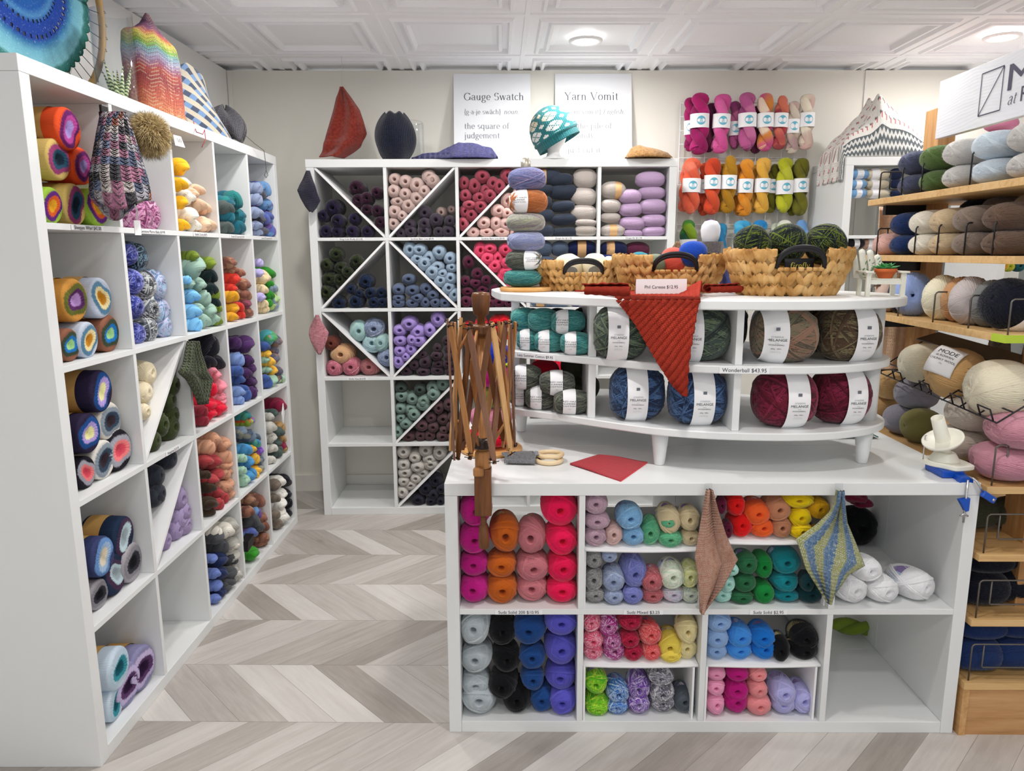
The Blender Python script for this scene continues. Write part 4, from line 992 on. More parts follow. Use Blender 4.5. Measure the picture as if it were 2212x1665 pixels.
bs(2, 1, 'burgundy', [(270, 430, 82, 90, 'wb'), (390, 595, 82), (225, 695, 70), (370, 725, 80, 62), (525, 690, 70), (260, 840, 88, 62), (470, 820, 82, 62), (645, 820, 75), (240, 985, 80), (365, 980, 80), (580, 1010, 62), (710, 990, 86, 68), (850, 1005, 66), (600, 910, 50)], A6, n_)
n_ = 'top-row fourth cubby, back shelf'
def sd(col, row, key, pts, T, place, shape='side', **k):
    k.setdefault('inset', .012); k.setdefault('tiltr', .07)
    fill(BS, col, row, key, pts, T, place, shape, side=True, noun='brushed yarn ball' if 0 else 'wool ball', **k)
sd(3, 0, 'inkair', [(330, 205, 210, 105, 'tb'), (520, 240, 175, 85), (570, 410, 185, 105), (270, 390, 160, 70), (310, 560, 90, 75), (560, 620, 160, 75), (330, 750, 100, 80), (570, 805, 175, 78), (320, 940, 105, 80), (590, 985, 170, 65)], A7, n_, shape='fuzzy', yaw=.0)
sd(3, 0, 'greigeair', [(885, 225, 168, 138), (875, 485, 182, 128), (868, 715, 184, 118), (885, 855, 150, 58)], A7, n_, shape='merino')
sd(3, 0, 'greyair', [(885, 960, 150, 82)], A7, n_, shape='merino')
n_ = 'top-row last cubby, back shelf'
sd(4, 0, 'greyair', [(1275, 395, 175, 120, 'tf')], A7, n_, shape='merino')
sd(4, 0, 'greigeair', [(1235, 615, 140, 92), (1230, 780, 140, 70), (1268, 945, 172, 84, 'tm')], A7, n_, shape='merino')
sd(4, 0, 'lilacair', [(1800, 240, 205, 112), (1510, 480, 158, 98), (1815, 432, 192, 90), (1520, 665, 168, 92), (1840, 625, 192, 106), (1540, 860, 182, 90), (1860, 820, 176, 88), (1545, 1000, 138, 48), (1855, 975, 168, 70)], A7, n_, shape='merino')
n_ = 'second-row fourth cubby, back shelf'
sd(3, 1, 'slateair', [(1340, 240, 112, 108), (1560, 240, 122, 102), (1350, 410, 130, 66)], A6, n_)
sd(3, 1, 'navyair', [(1880, 240, 200, 112, 'tm')], A6, n_, shape='fuzzy')
sd(3, 1, 'denimair', [(1340, 1010, 190, 62, 'tb'), (1560, 1020, 150, 55)], A6, n_)
sd(3, 1, 'royalair', [(1860, 1020, 150, 55)], A6, n_)
n_ = 'second-row last cubby, back shelf'
B6 = (1080, 130, .3184)
sd(4, 1, 'navyair', [(775, 1285, 90, 55, 'tb')], B6, n_, shape='fuzzy')
sd(4, 1, 'wineair', [(935, 1290, 85, 55)], B6, n_)
sd(4, 1, 'royalair', [(750, 1350, 80, 40)], B6, n_)
n_ = 'third-row third cubby, back shelf'
FULL = (0, 0, 1)
bs(2, 2, 'red', [(1012, 710, 14), (1014, 738, 14), (1074, 700, 17), (1097, 706, 15), (1090, 738, 18), (1040, 700, 14), (1052, 728, 15), (1064, 755, 15)], FULL, n_)
bs(2, 2, 'limey', [(1088, 768, 14), (1094, 797, 15), (1066, 797, 14)], FULL, n_)
n_ = 'third-row fourth cubby, back shelf'
bs(3, 2, 'redhot', [(1180, 795, 22), (1222, 790, 22)], FULL, n_, aspect=1.4)
bs(3, 2, 'nightgrey', [(1165, 700, 22), (1215, 690, 24), (1262, 700, 24)], FULL, n_, aspect=1.4)
n_ = 'fourth-row fourth cubby, back shelf'
bs(3, 3, 'olivedark', [(1240, 845, 30), (1262, 890, 28), (1200, 880, 26)], FULL, n_, aspect=1.4)

# ================================================================ counter, by opening
C1, C2_, C3, C4_ = (980, 1050, .16817), (980, 1310, .16817), (1250, 1050, .16817), (1250, 1310, .16817)
C5, C6, C7 = (1500, 1050, .16816), (1510, 1310, .1682), (1790, 1050, .16817)
def cs(col, row, key, pts, T, place, **k):
    k.setdefault('aspect', 1.45); k.setdefault('inset', .022)
    k.setdefault('noun', 'cotton ball'); fill(CS, col, row, key, pts, T, place, 'ball', **k)
n_ = 'upper first cubby of the counter'
cs(0, 0, 'magenta', [(275, 320, 195, 200), (235, 690, 190, 180), (245, 1015, 180, 148), (250, 1335, 185, 172)], C1, n_)
cs(0, 0, 'burntorange', [(650, 640, 188, 225, 'gb'), (615, 1020, 180, 148), (620, 1345, 190, 178)], C1, n_)
cs(0, 0, 'dustypink', [(1008, 670, 182, 215, 'gb'), (1010, 1055, 200, 175), (1010, 1355, 190, 168)], C1, n_)
cs(0, 0, 'hotpink', [(1360, 310, 218, 208, 'wb'), (1385, 700, 198, 195), (1400, 1060, 188, 178), (1388, 1355, 192, 152)], C1, n_)
n_ = 'lower first cubby of the counter'
cs(0, 1, 'silver', [(265, 300, 188, 215), (280, 690, 195, 178), (272, 1000, 175, 155), (322, 1315, 218, 188)], C2_, n_)
cs(0, 1, 'jet', [(620, 330, 175), (670, 690, 172), (640, 1020, 172), (800, 1235, 172)], C2_, n_)
cs(0, 1, 'denim', [(980, 310, 202, 182), (1010, 660, 162, 152), (1010, 935, 142, 140), (1130, 1225, 145, 160)], C2_, n_)
cs(0, 1, 'periwinkle', [(1388, 215, 196, 155), (1378, 560, 192, 192), (1385, 900, 188, 168), (1405, 1210, 166, 172)], C2_, n_)
z_ = CS.riser
n_ = 'upper second cubby of the counter'
k_ = dict(lo=z_[(1, 0)])
cs(1, 0, 'mauvemix', [(220, 225, 148, 132), (235, 450, 158, 108), (205, 660, 140, 125)], C3, n_, **k_)
cs(1, 0, 'peachmix', [(448, 640, 112, 138)], C3, n_, **k_)
cs(1, 0, 'skymix', [(655, 410, 158, 150, 'sb'), (700, 650, 142, 122)], C3, n_, **k_)
cs(1, 0, 'greenmix', [(930, 550, 122, 162), (1180, 680, 145, 96)], C3, n_, **k_)
cs(1, 0, 'greenmix', [(1000, 210, 80, 60)], C3, 'at the back, ' + n_, plane=.18, snap=False, **k_)
cs(1, 0, 'cream', [(1168, 450, 138, 172, 'sb'), (1430, 430, 128, 150, 'sb'), (1430, 660, 112, 98)], C3, n_, **k_)
k_ = dict(hi=z_[(1, 0)] - .01)
cs(1, 0, 'greymix', [(195, 935, 108, 115), (200, 1200, 118, 152), (205, 1430, 122, 92)], C3, n_, **k_)
cs(1, 0, 'bluegrey', [(395, 890, 92, 70), (452, 1210, 138, 150, 'vb'), (445, 1430, 118, 92)], C3, n_, **k_)
cs(1, 0, 'perimix', [(715, 1120, 158, 188, 'sb'), (690, 1420, 125, 106)], C3, n_, **k_)
cs(1, 0, 'redmix', [(950, 1220, 138, 142, 'vb'), (945, 1420, 132, 96)], C3, n_, **k_)
cs(1, 0, 'creamgreen', [(1205, 1165, 156, 162, 'sb')], C3, n_, **k_)
cs(1, 0, 'candy', [(1215, 1430, 142, 100)], C3, n_, **k_)
cs(1, 0, 'limemix', [(1435, 1150, 110, 150)], C3, n_, **k_)
cs(1, 0, 'greenish', [(1430, 1410, 112, 104)], C3, n_, **k_)
n_ = 'lower second cubby of the counter'
k_ = dict(lo=z_[(1, 1)])
cs(1, 1, 'coralstripe', [(165, 200, 112, 125), (185, 425, 122, 116), (185, 640, 122, 116)], C4_, n_, **k_)
cs(1, 1, 'magentastripe', [(385, 235, 126, 145), (430, 440, 116, 106), (445, 640, 132, 120)], C4_, n_, **k_)
cs(1, 1, 'redstripe', [(660, 185, 150, 112), (655, 420, 118, 108), (695, 640, 122, 112)], C4_, n_, **k_)
cs(1, 1, 'vermilion', [(910, 360, 140, 142, 'sb'), (930, 640, 118, 112)], C4_, n_, **k_)
cs(1, 1, 'yellow', [(1185, 465, 150, 168, 'vb'), (1180, 685, 126, 78)], C4_, n_, **k_)
cs(1, 1, 'butter', [(1418, 320, 132, 168, 'gb'), (1435, 620, 128, 140)], C4_, n_, **k_)
k_ = dict(hi=z_[(1, 1)] - .01)
cs(1, 1, 'limestripe', [(228, 990, 140, 132, 'vb'), (235, 1210, 146, 112), (230, 1370, 132, 76)], C4_, n_, **k_)
cs(1, 1, 'bluestripe', [(500, 1110, 142, 140, 'sb'), (500, 1330, 132, 92)], C4_, n_, **k_)
cs(1, 1, 'purplestripe', [(775, 1050, 142, 152, 'sb'), (775, 1290, 136, 122)], C4_, n_, **k_)
cs(1, 1, 'greystripe', [(1062, 905, 152, 92), (1070, 1110, 152, 122), (1070, 1320, 152, 128)], C4_, n_, **k_)
cs(1, 1, 'steelgrey', [(1355, 1290, 138, 142, 'vb')], C4_, n_, **k_)
n_ = 'upper third cubby of the counter'
k_ = dict(lo=z_[(2, 0)])
cs(2, 0, 'maroon', [(350, 240, 62, 110), (425, 530, 62, 110)], C5, n_, **k_)
cs(2, 0, 'scarlet', [(530, 240, 112, 140), (595, 540, 132, 152)], C5, n_, **k_)
cs(2, 0, 'orange', [(805, 350, 160, 148, 'vb'), (865, 590, 146, 122)], C5, n_, **k_)
cs(2, 0, 'tan', [(1075, 300, 152, 152), (1120, 570, 126, 132)], C5, n_, **k_)
cs(2, 0, 'sun', [(1350, 180, 190, 98), (1360, 400, 136, 132), (1370, 590, 142, 102)], C5, n_, **k_)
cs(2, 0, 'gold', [(1625, 290, 132, 132), (1560, 490, 78, 70)], C5, n_, **k_)
k_ = dict(hi=z_[(2, 0)] - .01)
cs(2, 0, 'minty', [(470, 1060, 84, 75), (415, 1240, 88, 112), (360, 1440, 112, 102)], C5, n_, **k_)
cs(2, 0, 'forest', [(670, 1000, 136, 132, 'sb'), (640, 1235, 138, 122), (605, 1430, 148, 78)], C5, n_, **k_)
cs(2, 0, 'emerald', [(890, 1030, 116, 152), (890, 1330, 122, 128)], C5, n_, **k_)
cs(2, 0, 'teal', [(1190, 980, 172, 152, 'sb'), (1170, 1230, 162, 136), (1175, 1430, 156, 80)], C5, n_, **k_)
cs(2, 0, 'deepteal', [(1450, 1230, 85, 112), (1535, 1435, 158, 112, 'sb')], C5, n_, **k_)
n_ = 'lower third cubby of the counter'
k_ = dict(lo=z_[(2, 1)])
cs(2, 1, 'babyblue', [(258, 200, 150, 120), (235, 405, 142, 140), (222, 630, 126, 106)], C6, n_, **k_)
cs(2, 1, 'azure', [(525, 390, 152, 138, 'vb'), (510, 625, 156, 112)], C6, n_, **k_)
cs(2, 1, 'brightblue', [(825, 400, 150, 134, 'sb'), (825, 640, 156, 130)], C6, n_, **k_)
cs(2, 1, 'jet', [(1062, 500, 112, 152, 'gb'), (1410, 420, 160, 148, 'gb'), (1340, 620, 166, 122, 'gb')], C6, n_, **k_)
k_ = dict(hi=z_[(2, 1)] - .01)
cs(2, 1, 'pink', [(218, 850, 112, 72), (218, 1030, 112, 106), (202, 1280, 112, 140)], C6, n_, **k_)
cs(2, 1, 'fuch', [(500, 860, 134, 76), (490, 1080, 150, 142), (465, 1320, 150, 152)], C6, n_, **k_)
cs(2, 1, 'salmon', [(750, 860, 106, 86), (752, 1055, 112, 116), (762, 1340, 152, 132, 'vb')], C6, n_, **k_)
cs(2, 1, 'lavender', [(1085, 1120, 158, 158, 'sb'), (1080, 1375, 148, 130), (1380, 1270, 146, 168, 'sb')], C6, n_, **k_)
n_ = 'upper last cubby of the counter'
cs(3, 0, 'white', [(285, 1370, 190, 168), (680, 1385, 200, 162), (500, 1090, 168, 148, 'sb')], C7, n_, yaw=.22)
cs(3, 0, 'white', [(1130, 1300, 212, 185, 'sb')], C7, 'turned on its own, ' + n_, yaw=.38)

# behind, in the unit back to back with the counter
fill(CS2, 3, 0, 'jet', [(480, 565, 235)], C7, 'at the back of the last counter cubby', 'ball', aspect=.8, inset=.03)
fill(CS2, 3, 0, 'winehank', [(330, 140, 150, 75), (420, 210, 130, 70)], C7, 'behind the blue and yellow cloth, counter', 'hank', aspect=1.5, inset=.06, noun='yarn skein', free=True)
fill(CS2, 3, 1, 'olivehank', [(410, 210, 100), ], (1790, 1310, .3), 'at the back of the lowest counter cubby', 'long', side=True, inset=.02, noun='yarn skein') if 0 else None

# ================================================================ left shelf, by opening
D1, D2, D3, D4 = (60, 200, .1922), (360, 300, .13815), (100, 490, .18018), (380, 500, .13817)
D5, D6, D7, D8, D9, D10 = (140, 760, .19816), (380, 680, .15616), (400, 860, .16213), (160, 960, .2222), (420, 1020, .18619), (200, 1360, .1441)
def lk(col, row, key, pts, T, place, **k):
    k.setdefault('aspect', 1.35); k.setdefault('inset', .02)
    fill(LS, col, row, key, pts, T, place, 'hank', noun='yarn skein', **k)
def lc(col, row, key, pts, T, place, **k):
    fill(LS, col, row, key, pts, T, place, 'cake', noun='yarn cake', aspect=.92, inset=.03, tiltr=.06, **k)
def lh(col, row, key, pts, T, place, **k):
    fill(LS, col, row, key, pts, T, place, 'chunky', noun='bulky yarn ball', aspect=1.2, inset=.03, **k)
n_ = 'top-row nearest cubby, left shelf'
lc(0, 0, 'ck_orange', [(385, 410, 232, 'kc'), (540, 830, 205)], D1, n_)
lc(0, 0, 'ck_yellow', [(265, 750, 232, 'kc'), (450, 1215, 232, 'kc')], D1, n_)
lc(0, 0, 'ck_fire', [(745, 1260, 208), (190, 1250, 205)], D1, n_)
n_ = 'second-row nearest cubby, left shelf'
lc(0, 1, 'ck_olive', [(265, 880, 262, 'kc')], D3, n_)
lc(0, 1, 'ck_amber', [(580, 850, 245, 'kc'), (420, 1320, 218)], D3, n_)
lc(0, 1, 'ck_lagoon', [(720, 1290, 222), (200, 1390, 200)], D3, n_)
n_ = 'third-row nearest cubby, left shelf'
lc(0, 2, 'ck_lemon', [(330, 430, 228, 'kc'), (195, 890, 222, 'kc')], D5, n_)
lc(0, 2, 'ck_storm', [(430, 755, 212, 'kc'), (365, 1190, 215)], D5, n_)
lc(0, 2, 'ck_rose', [(610, 1060, 225), (165, 1330, 180)], D5, n_)
n_ = 'fourth-row nearest cubby, left shelf'
lc(0, 3, 'ck_ice', [(425, 890, 196, 'kc'), (350, 1310, 208)], D8, n_)
lc(0, 3, 'ck_sky', [(225, 1090, 196, 'kc')], D8, n_)
lc(0, 3, 'ck_smoke', [(520, 1150, 195), (185, 1450, 150)], D8, n_)
n_ = 'lowest-row nearest cubby, left shelf'
lc(0, 4, 'ck_teal', [(300, 585, 320, 'kc'), (265, 1200, 265)], D10, n_)
lc(0, 4, 'ck_violet', [(470, 950, 330), (860, 570, 325, 'kc')], D10, n_)
n_ = 'top-row second cubby, left shelf'
lh(1, 0, 'gem', [(1290, 1360, 150), (1500, 1360, 160), (1130, 1420, 100)], D1, n_)
n_ = 'top-row third cubby, left shelf'
lk(2, 0, 'yolk', [(180, 440, 145), (175, 715, 122), (185, 1000, 110), (215, 1310, 105)], D2, n_)
lk(2, 0, 'ivory', [(235, 700, 100), (290, 920, 130), (330, 1190, 130), (390, 1390, 115)], D2, n_)
lk(2, 0, 'peach', [(360, 870, 110), (450, 810, 110), (470, 1040, 130), (630, 1100, 108), (520, 1290, 130), (695, 1350, 125)], D2, n_)
n_ = 'top-row fourth cubby, left shelf'
lk(3, 0, 'tealmix', [(1010, 970, 170), (920, 1000, 115), (930, 1210, 112), (1095, 1230, 120), (1265, 1230, 135), (1085, 1410, 130), (1250, 1430, 95)], D2, n_)
lk(3, 0, 'pewter', [(900, 1085, 130), (920, 1410, 105)], D2, n_)
n_ = 'top-row last cubby, left shelf'
lk(4, 0, 'violetmix', [(1485, 790, 140), (1540, 1040, 125), (1665, 1060, 110), (1490, 1250, 110), (1600, 1210, 100), (1675, 1290, 80), (1585, 1430, 110), (1690, 1450, 90)], D2, n_)
lk(4, 0, 'greyblue', [(1385, 770, 95), (1380, 950, 98), (1390, 1150, 98), (1390, 1350, 75), (1400, 1470, 65)], D2, n_)
lk(4, 0, 'slate', [(1440, 880, 80), (1480, 1450, 85), (1440, 1260, 80)], D2, n_)
n_ = 'second-row second cubby, left shelf'
lh(1, 1, 'inkbraid', [(1110, 360, 165)], D3, n_)
lh(1, 1, 'indigobraid', [(990, 330, 118), (1045, 660, 135), (1060, 960, 132), (1085, 1270, 118)], D3, n_)
lh(1, 1, 'ashbraid', [(1190, 700, 165), (1250, 990, 165), (1240, 1270, 140)], D3, n_)
lh(1, 1, 'icebraid', [(1440, 700, 172), (1500, 1000, 150), (1450, 1225, 125)], D3, n_)
n_ = 'second-row third cubby, left shelf'
lk(2, 1, 'sagehank', [(260, 560, 200), (320, 825, 125), (390, 1035, 132), (480, 1235, 132), (390, 1425, 125), (560, 1425, 118), (315, 1210, 88), (170, 820, 75)], D4, n_)
lk(2, 1, 'skyhank', [(225, 1015, 122), (240, 1255, 132), (270, 1485, 115), (120, 760, 70)], D4, n_)
lk(2, 1, 'blackteal', [(495, 700, 122), (510, 905, 122), (575, 1135, 118), (645, 1400, 70)], D4, n_)
lk(2, 1, 'olivehank', [(480, 500, 108), (670, 950, 110), (680, 1180, 85), (690, 1370, 90), (230, 385, 90)], D4, n_)
n_ = 'second-row fourth cubby, left shelf'
lk(3, 1, 'redhank', [(870, 740, 125), (845, 890, 85), (940, 1180, 90), (970, 1330, 82)], D4, n_)
lk(3, 1, 'mustard', [(850, 1015, 102), (860, 1205, 92), (860, 1365, 80)], D4, n_)
lk(3, 1, 'brownmix', [(820, 490, 102), (850, 600, 90), (970, 650, 75), (1045, 830, 108), (1040, 990, 118), (1085, 1275, 92), (1205, 1275, 88)], D4, n_)
lk(3, 1, 'plumspeck', [(1060, 1135, 85)], D4, n_)
n_ = 'second-row last cubby, left shelf'
lk(4, 1, 'lilachank', [(1265, 490, 68), (1300, 1025, 75), (1270, 650, 70)], D4, n_)
lk(4, 1, 'creamhank', [(1345, 715, 132), (1330, 905, 85), (1340, 1130, 68), (1355, 1245, 72)], D4, n_)
lk(4, 1, 'grasshank', [(1425, 655, 115), (1430, 845, 85), (1420, 1000, 95), (1410, 1115, 70)], D4, n_)
lk(4, 1, 'springmix', [(1540, 870, 108), (1560, 1060, 112), (1490, 1205, 100)], D4, n_)
n_ = 'third-row second cubby, left shelf'
lh(1, 2, 'chunkcream', [(905, 235, 130), (855, 450, 115), (850, 650, 82)], D5, n_)
lh(1, 2, 'chunkolive', [(1190, 355, 112), (1130, 530, 132), (1225, 660, 125), (1050, 795, 128), (1170, 905, 138), (960, 1005, 112)], D5, n_)
n_ = 'fourth-row second cubby, left shelf'
lh(1, 3, 'chunknavy', [(935, 155, 88), (800, 305, 100), (915, 315, 98), (860, 525, 98), (775, 520, 85), (820, 740, 92), (795, 935, 60)], D8, n_)
lh(1, 3, 'chunklilac', [(1100, 475, 112), (1040, 715, 115), (1195, 765, 105), (1100, 840, 90), (1150, 590, 85), (1000, 930, 95), (885, 1045, 85)], D8, n_)
n_ = 'third-row third cubby, left shelf'
lk(2, 2, 'midnight', [(430, 430, 170), (600, 645, 125), (420, 640, 120)], D6, n_)
lk(2, 2, 'cherry', [(445, 1020, 112), (420, 1240, 132), (570, 1310, 118), (440, 1430, 108)], D6, n_)
lk(2, 2, 'darkcherry', [(320, 1330, 85), (340, 1500, 85)], D6, n_)
lk(2, 2, 'pinkhank', [(460, 770, 72), (515, 840, 80), (650, 925, 100), (585, 1000, 92), (700, 1085, 92), (635, 1160, 92), (690, 1295, 68)], D6, n_)
n_ = 'third-row fourth cubby, left shelf'
lk(3, 2, 'purplehank', [(790, 390, 92), (950, 410, 132), (970, 625, 82), (1005, 745, 98), (940, 815, 92), (1070, 905, 92), (980, 930, 85), (1010, 1095, 92), (1095, 1065, 98)], D6, n_)
lk(3, 2, 'bluehank', [(820, 625, 112), (840, 1060, 92), (850, 1230, 65)], D6, n_)
lk(3, 2, 'navyhank', [(830, 775, 75), (845, 890, 85), (930, 1155, 98), (905, 1035, 78)], D6, n_)
n_ = 'third-row last cubby, left shelf'
lk(4, 2, 'jazz', [(1285, 320, 120), (1480, 880, 60)], D6, n_)
lk(4, 2, 'tweedblue', [(1425, 345, 102), (1330, 490, 70), (1335, 610, 82), (1430, 765, 75), (1400, 890, 75)], D6, n_)
lk(4, 2, 'sunhank', [(1235, 540, 55), (1280, 650, 70), (1310, 775, 85)], D6, n_)
lk(4, 2, 'navyhank', [(1205, 440, 72), (1240, 1025, 82), (1215, 880, 60)], D6, n_)
lk(4, 2, 'sagepale', [(1310, 965, 92), (1240, 760, 55), (1215, 620, 55), (1420, 935, 65)], D6, n_)
n_ = 'fourth-row third cubby, left shelf'
lk(2, 3, 'tanhank', [(340, 545, 108), (270, 650, 108), (500, 605, 112), (580, 725, 112), (590, 835, 82), (480, 885, 85), (570, 950, 75), (500, 1005, 80), (605, 1095, 92), (510, 1185, 98), (610, 1245, 78), (570, 1350, 75)], D7, n_)
lk(2, 3, 'rustred', [(250, 835, 95), (360, 845, 108), (400, 1025, 95), (330, 1085, 85), (390, 1255, 85), (480, 1390, 92), (410, 1450, 85)], D7, n_)
lk(2, 3, 'darkbrown', [(300, 1185, 88), (310, 1400, 100), (240, 1020, 60), (300, 1560, 65)], D7, n_)
n_ = 'fourth-row fourth cubby, left shelf'
lk(3, 3, 'rainbow', [(825, 300, 82)], D7, n_)
lk(3, 3, 'stormmix', [(720, 450, 75), (830, 500, 95), (1020, 775, 78), (1000, 865, 72), (995, 990, 75), (980, 470, 65)], D7, n_)
lk(3, 3, 'tealspeck', [(905, 605, 75), (1030, 625, 75), (780, 240, 75)], D7, n_)
lk(3, 3, 'cerulean', [(780, 690, 92), (815, 850, 92), (840, 980, 92), (820, 1090, 88)], D7, n_)
lk(3, 3, 'sunhank', [(855, 680, 62), (890, 805, 82), (920, 945, 75), (900, 1075, 55)], D7, n_)
lk(3, 3, 'violetbright', [(950, 700, 75)], D7, n_)
lk(3, 3, 'sagepale', [(735, 800, 62), (730, 960, 58), (770, 1190, 85), (735, 1080, 50)], D7, n_)
n_ = 'fourth-row last cubby, left shelf'
lk(4, 3, 'winehank', [(1290, 60, 110), (1355, 525, 85), (1335, 685, 70)], D7, n_)
lk(4, 3, 'bone', [(1100, 245, 58), (1120, 390, 82), (1130, 530, 82), (1140, 665, 68), (1120, 790, 58), (1125, 880, 48)], D7, n_)
lk(4, 3, 'pine', [(1155, 205, 68), (1225, 455, 85), (1200, 595, 75), (1205, 715, 82), (1200, 840, 80)], D7, n_)
lk(4, 3, 'camel', [(1255, 375, 85), (1275, 535, 58), (1285, 685, 58), (1285, 785, 55)], D7, n_)
n_ = 'lowest-row third cubby, left shelf'
lk(2, 4, 'greyhank', [(455, 565, 112), (525, 545, 90), (510, 710, 92), (535, 845, 85), (555, 965, 78), (540, 1140, 80)], D9, n_)
lk(2, 4, 'ivory', [(220, 695, 78), (340, 675, 108), (430, 835, 85), (440, 965, 78), (490, 1075, 82), (460, 1195, 68), (450, 1295, 68)], D9, n_)
lk(2, 4, 'charcoal', [(230, 745, 92), (290, 855, 102), (400, 1005, 85), (390, 1175, 85), (370, 1295, 92), (340, 1410, 68)], D9, n_)
lk(2, 4, 'inknavy', [(270, 1015, 112), (280, 1175, 88), (260, 1500, 70), (270, 1350, 70)], D9, n_)
lk(2, 4, 'cornflower', [(175, 1000, 58), (205, 1175, 68), (225, 1315, 72), (215, 1460, 60)], D9, n_)
n_ = 'lowest-row fourth cubby, left shelf'
lk(3, 4, 'brownmix', [(610, 315, 78), (725, 315, 102), (605, 460, 75), (800, 475, 72), (810, 585, 75), (840, 690, 65), (830, 820, 55)], D9, n_)
lk(3, 4, 'charcoal', [(640, 565, 112), (715, 640, 80)], D9, n_)
lk(3, 4, 'violetmix', [(685, 480, 78), (640, 705, 70)], D9, n_)
lk(3, 4, 'fern', [(660, 1035, 90)], D9, n_)
n_ = 'lowest-row last cubby, left shelf'
lk(4, 4, 'midnight', [(1035, 95, 92), (1070, 235, 82), (1060, 345, 68), (1090, 485, 82)], D9, n_)
lk(4, 4, 'snow', [(965, 115, 82), (990, 255, 82), (985, 365, 72), (975, 455, 72), (1010, 590, 92)], D9, n_)
lk(4, 4, 'taupe', [(920, 150, 75), (920, 300, 58), (920, 490, 55), (940, 585, 62), (960, 705, 62)], D9, n_)
# ================================================================ wooden display stand at the right
GX, GY0, GY1, GW = 1.243, 1.883, 2.712, .40
DS = empty('display_stand', (GX, GY0, 0), 0, 'wooden tiered display stand with black wire dividers, right of the white counter', 'display stand')
GL_ = GY1 - GY0
MB().box(0, 0, 0, .018, GL_, .145).box(GW - .018, 0, 0, GW, GL_, .145).build('base_side', OAKY, DS)
MB().box(.018, .004, 0, GW - .018, .02, .145).build('base_front', wood('knotty_oak', '#8a5a30', '#c39463', '#dcb482', 'X', 5.0), DS)
MB().box(0, -.002, .145, GW, GL_, .165).build('shelf_board', OAKEDGE, DS)
SZ = {'b3': .357, 'b2': .549, 'b1': .742, 's3': 1.150, 's2': 1.351, 's1': 1.545}
for k, z in SZ.items():
    MB().box(0, 0, z - .02, GW, GL_, z, .001).build('shelf_board', OAKEDGE, DS)
for y0 in (.72, .08):
    MB().box(.17, y0, .165, .228, y0 + .095, 1.845 if y0 > .5 else 1.845, .002).build('upright_post', OAKZ, DS)
for z in (SZ['s3'], SZ['s2'], SZ['s1'], .96):
    MB().box(.03, .755, z - .055, .17, .775, z - .022).build('bracket', BLACKWIRE, DS)
MB().box(-.001, -.0012, SZ['s3'] - .0205, .12, .0, SZ['s3'] + .0004).box(-.0012, 0, SZ['s3'] - .0205, 0, .055, SZ['s3'] + .0004).build('tape_strip', plain('lime_green_tape', '#b4cc3e', .6), DS)
def u_wire(m, x0, x1, y, z, h, inner=True, r=.0024, iy=0):
    def rnd(a, b, c, d):
        return [(a, y, b), (a, y, d - .008), (a + .003, y, d - .003), (a + .008, y, d), (c - .008, y, d), (c - .003, y, d - .003), (c, y, d - .008), (c, y, b)]
    m.tube(rnd(x0, z, x1, z + h), r, 6)
    if inner:
        a, b = x0 + .035, x1 - .035
        m.tube([(a, y + .003, z + h), (a, y + .003, z + h * .38), (a + .004, y + .003, z + h * .35), (b, y + .003, z + h * .35), (b, y + .003, z + h)], r, 6)
for k in ('base', 'b3', 'b2', 'b1'):
    z = .165 if k == 'base' else SZ[k]
    m = MB(); u_wire(m, .018, GW - .02, .012, z, .112); m.build('wire_divider', GREYWIRE, DS)
for k, ys in (('s1', (2.652, 2.50, 2.379, 2.125)), ('s2', (2.637, 2.385, 2.255, 2.118, 1.991)), ('s3', (2.65, 2.45, 2.24, 2.06, 1.89))):
    for i, y in enumerate(ys):
        m = MB(); u_wire(m, .010, .16, y - GY0, SZ[k], .092, inner=(i == 0)); m.build('wire_divider', BLACKWIRE if k != 's3' else GREYWIRE, DS)
# slanted wire rack on the left side
m = MB(); r = .0024
def rk(y, q): return (.006 + .165 * q, y - GY0, .918 + .028 * (y - 1.89) / .65 + .112 * q)
for q in (0, .25, .5, .75, 1.0): m.tube([rk(1.885, q), rk(2.56, q)], r, 6)
for i in range(9):
    y = 1.885 + .675 * i / 8; a = rk(y, 0)
    m.tube([(a[0] - .004, a[1], a[2] + .0), a, rk(y, 1)], r, 6)
for y in (1.90, 2.03, 2.20, 2.37, 2.52):
    a = rk(y, 0); b = rk(y + .055, 0)
    m.tube([(a[0], a[1], a[2]), (a[0] - .012, a[1], a[2] + .032), (a[0] - .012, b[1], b[2] + .032), (b[0], b[1], b[2])], r, 6)
    m.tube([(a[0] - .012, a[1], a[2] + .032), (a[0] - .012, b[1], b[2] + .032)], r, 6)
m.build('wire_rack', BLACKWIRE, DS)
MB().add([(.14, 0.02, 1.034), (.14, .68, 1.062), (.215, .68, 1.085), (.215, 0.02, 1.055), (.14, 0.02, 1.030), (.14, .68, 1.058), (.215, .68, 1.081), (.215, 0.02, 1.051)], [(0, 1, 2, 3), (7, 6, 5, 4), (0, 4, 5, 1), (2, 6, 7, 3), (1, 5, 6, 2), (3, 7, 4, 0)]).build('backing_plate', plain('dark_grey_metal', '#48484c', .4, .5), DS)

# sign hung on the posts
SG = empty('shop_sign', (1.402, 0, 0), 0, 'grey white wooden sign with a crossed square and large lettering, at far right', 'sign')
t = NT('white_washed_wood', .6, .25)
x, y, z = t.sep(t.coord()); n = t.noise(t.comb(x, t.math('MULTIPLY', y, .12), z), 60, 4, .6)
wv = t.noise(t.comb(x, t.math('MULTIPLY', y, .5), z), 9, 2)
ring = t.math('SINE', t.math('MULTIPLY', t.math('ADD', z, t.math('MULTIPLY', wv, .06)), 620.0))
t.base(t.mix(n, '#cfd0d6', '#dedfe4')); t.bump(t.math('ADD', n, t.math('MULTIPLY', ring, .25)), .2, .001)
MB().box(-.012, 1.70, 1.735, .010, 2.581, 1.919, .001).build('board', t.m, SG)
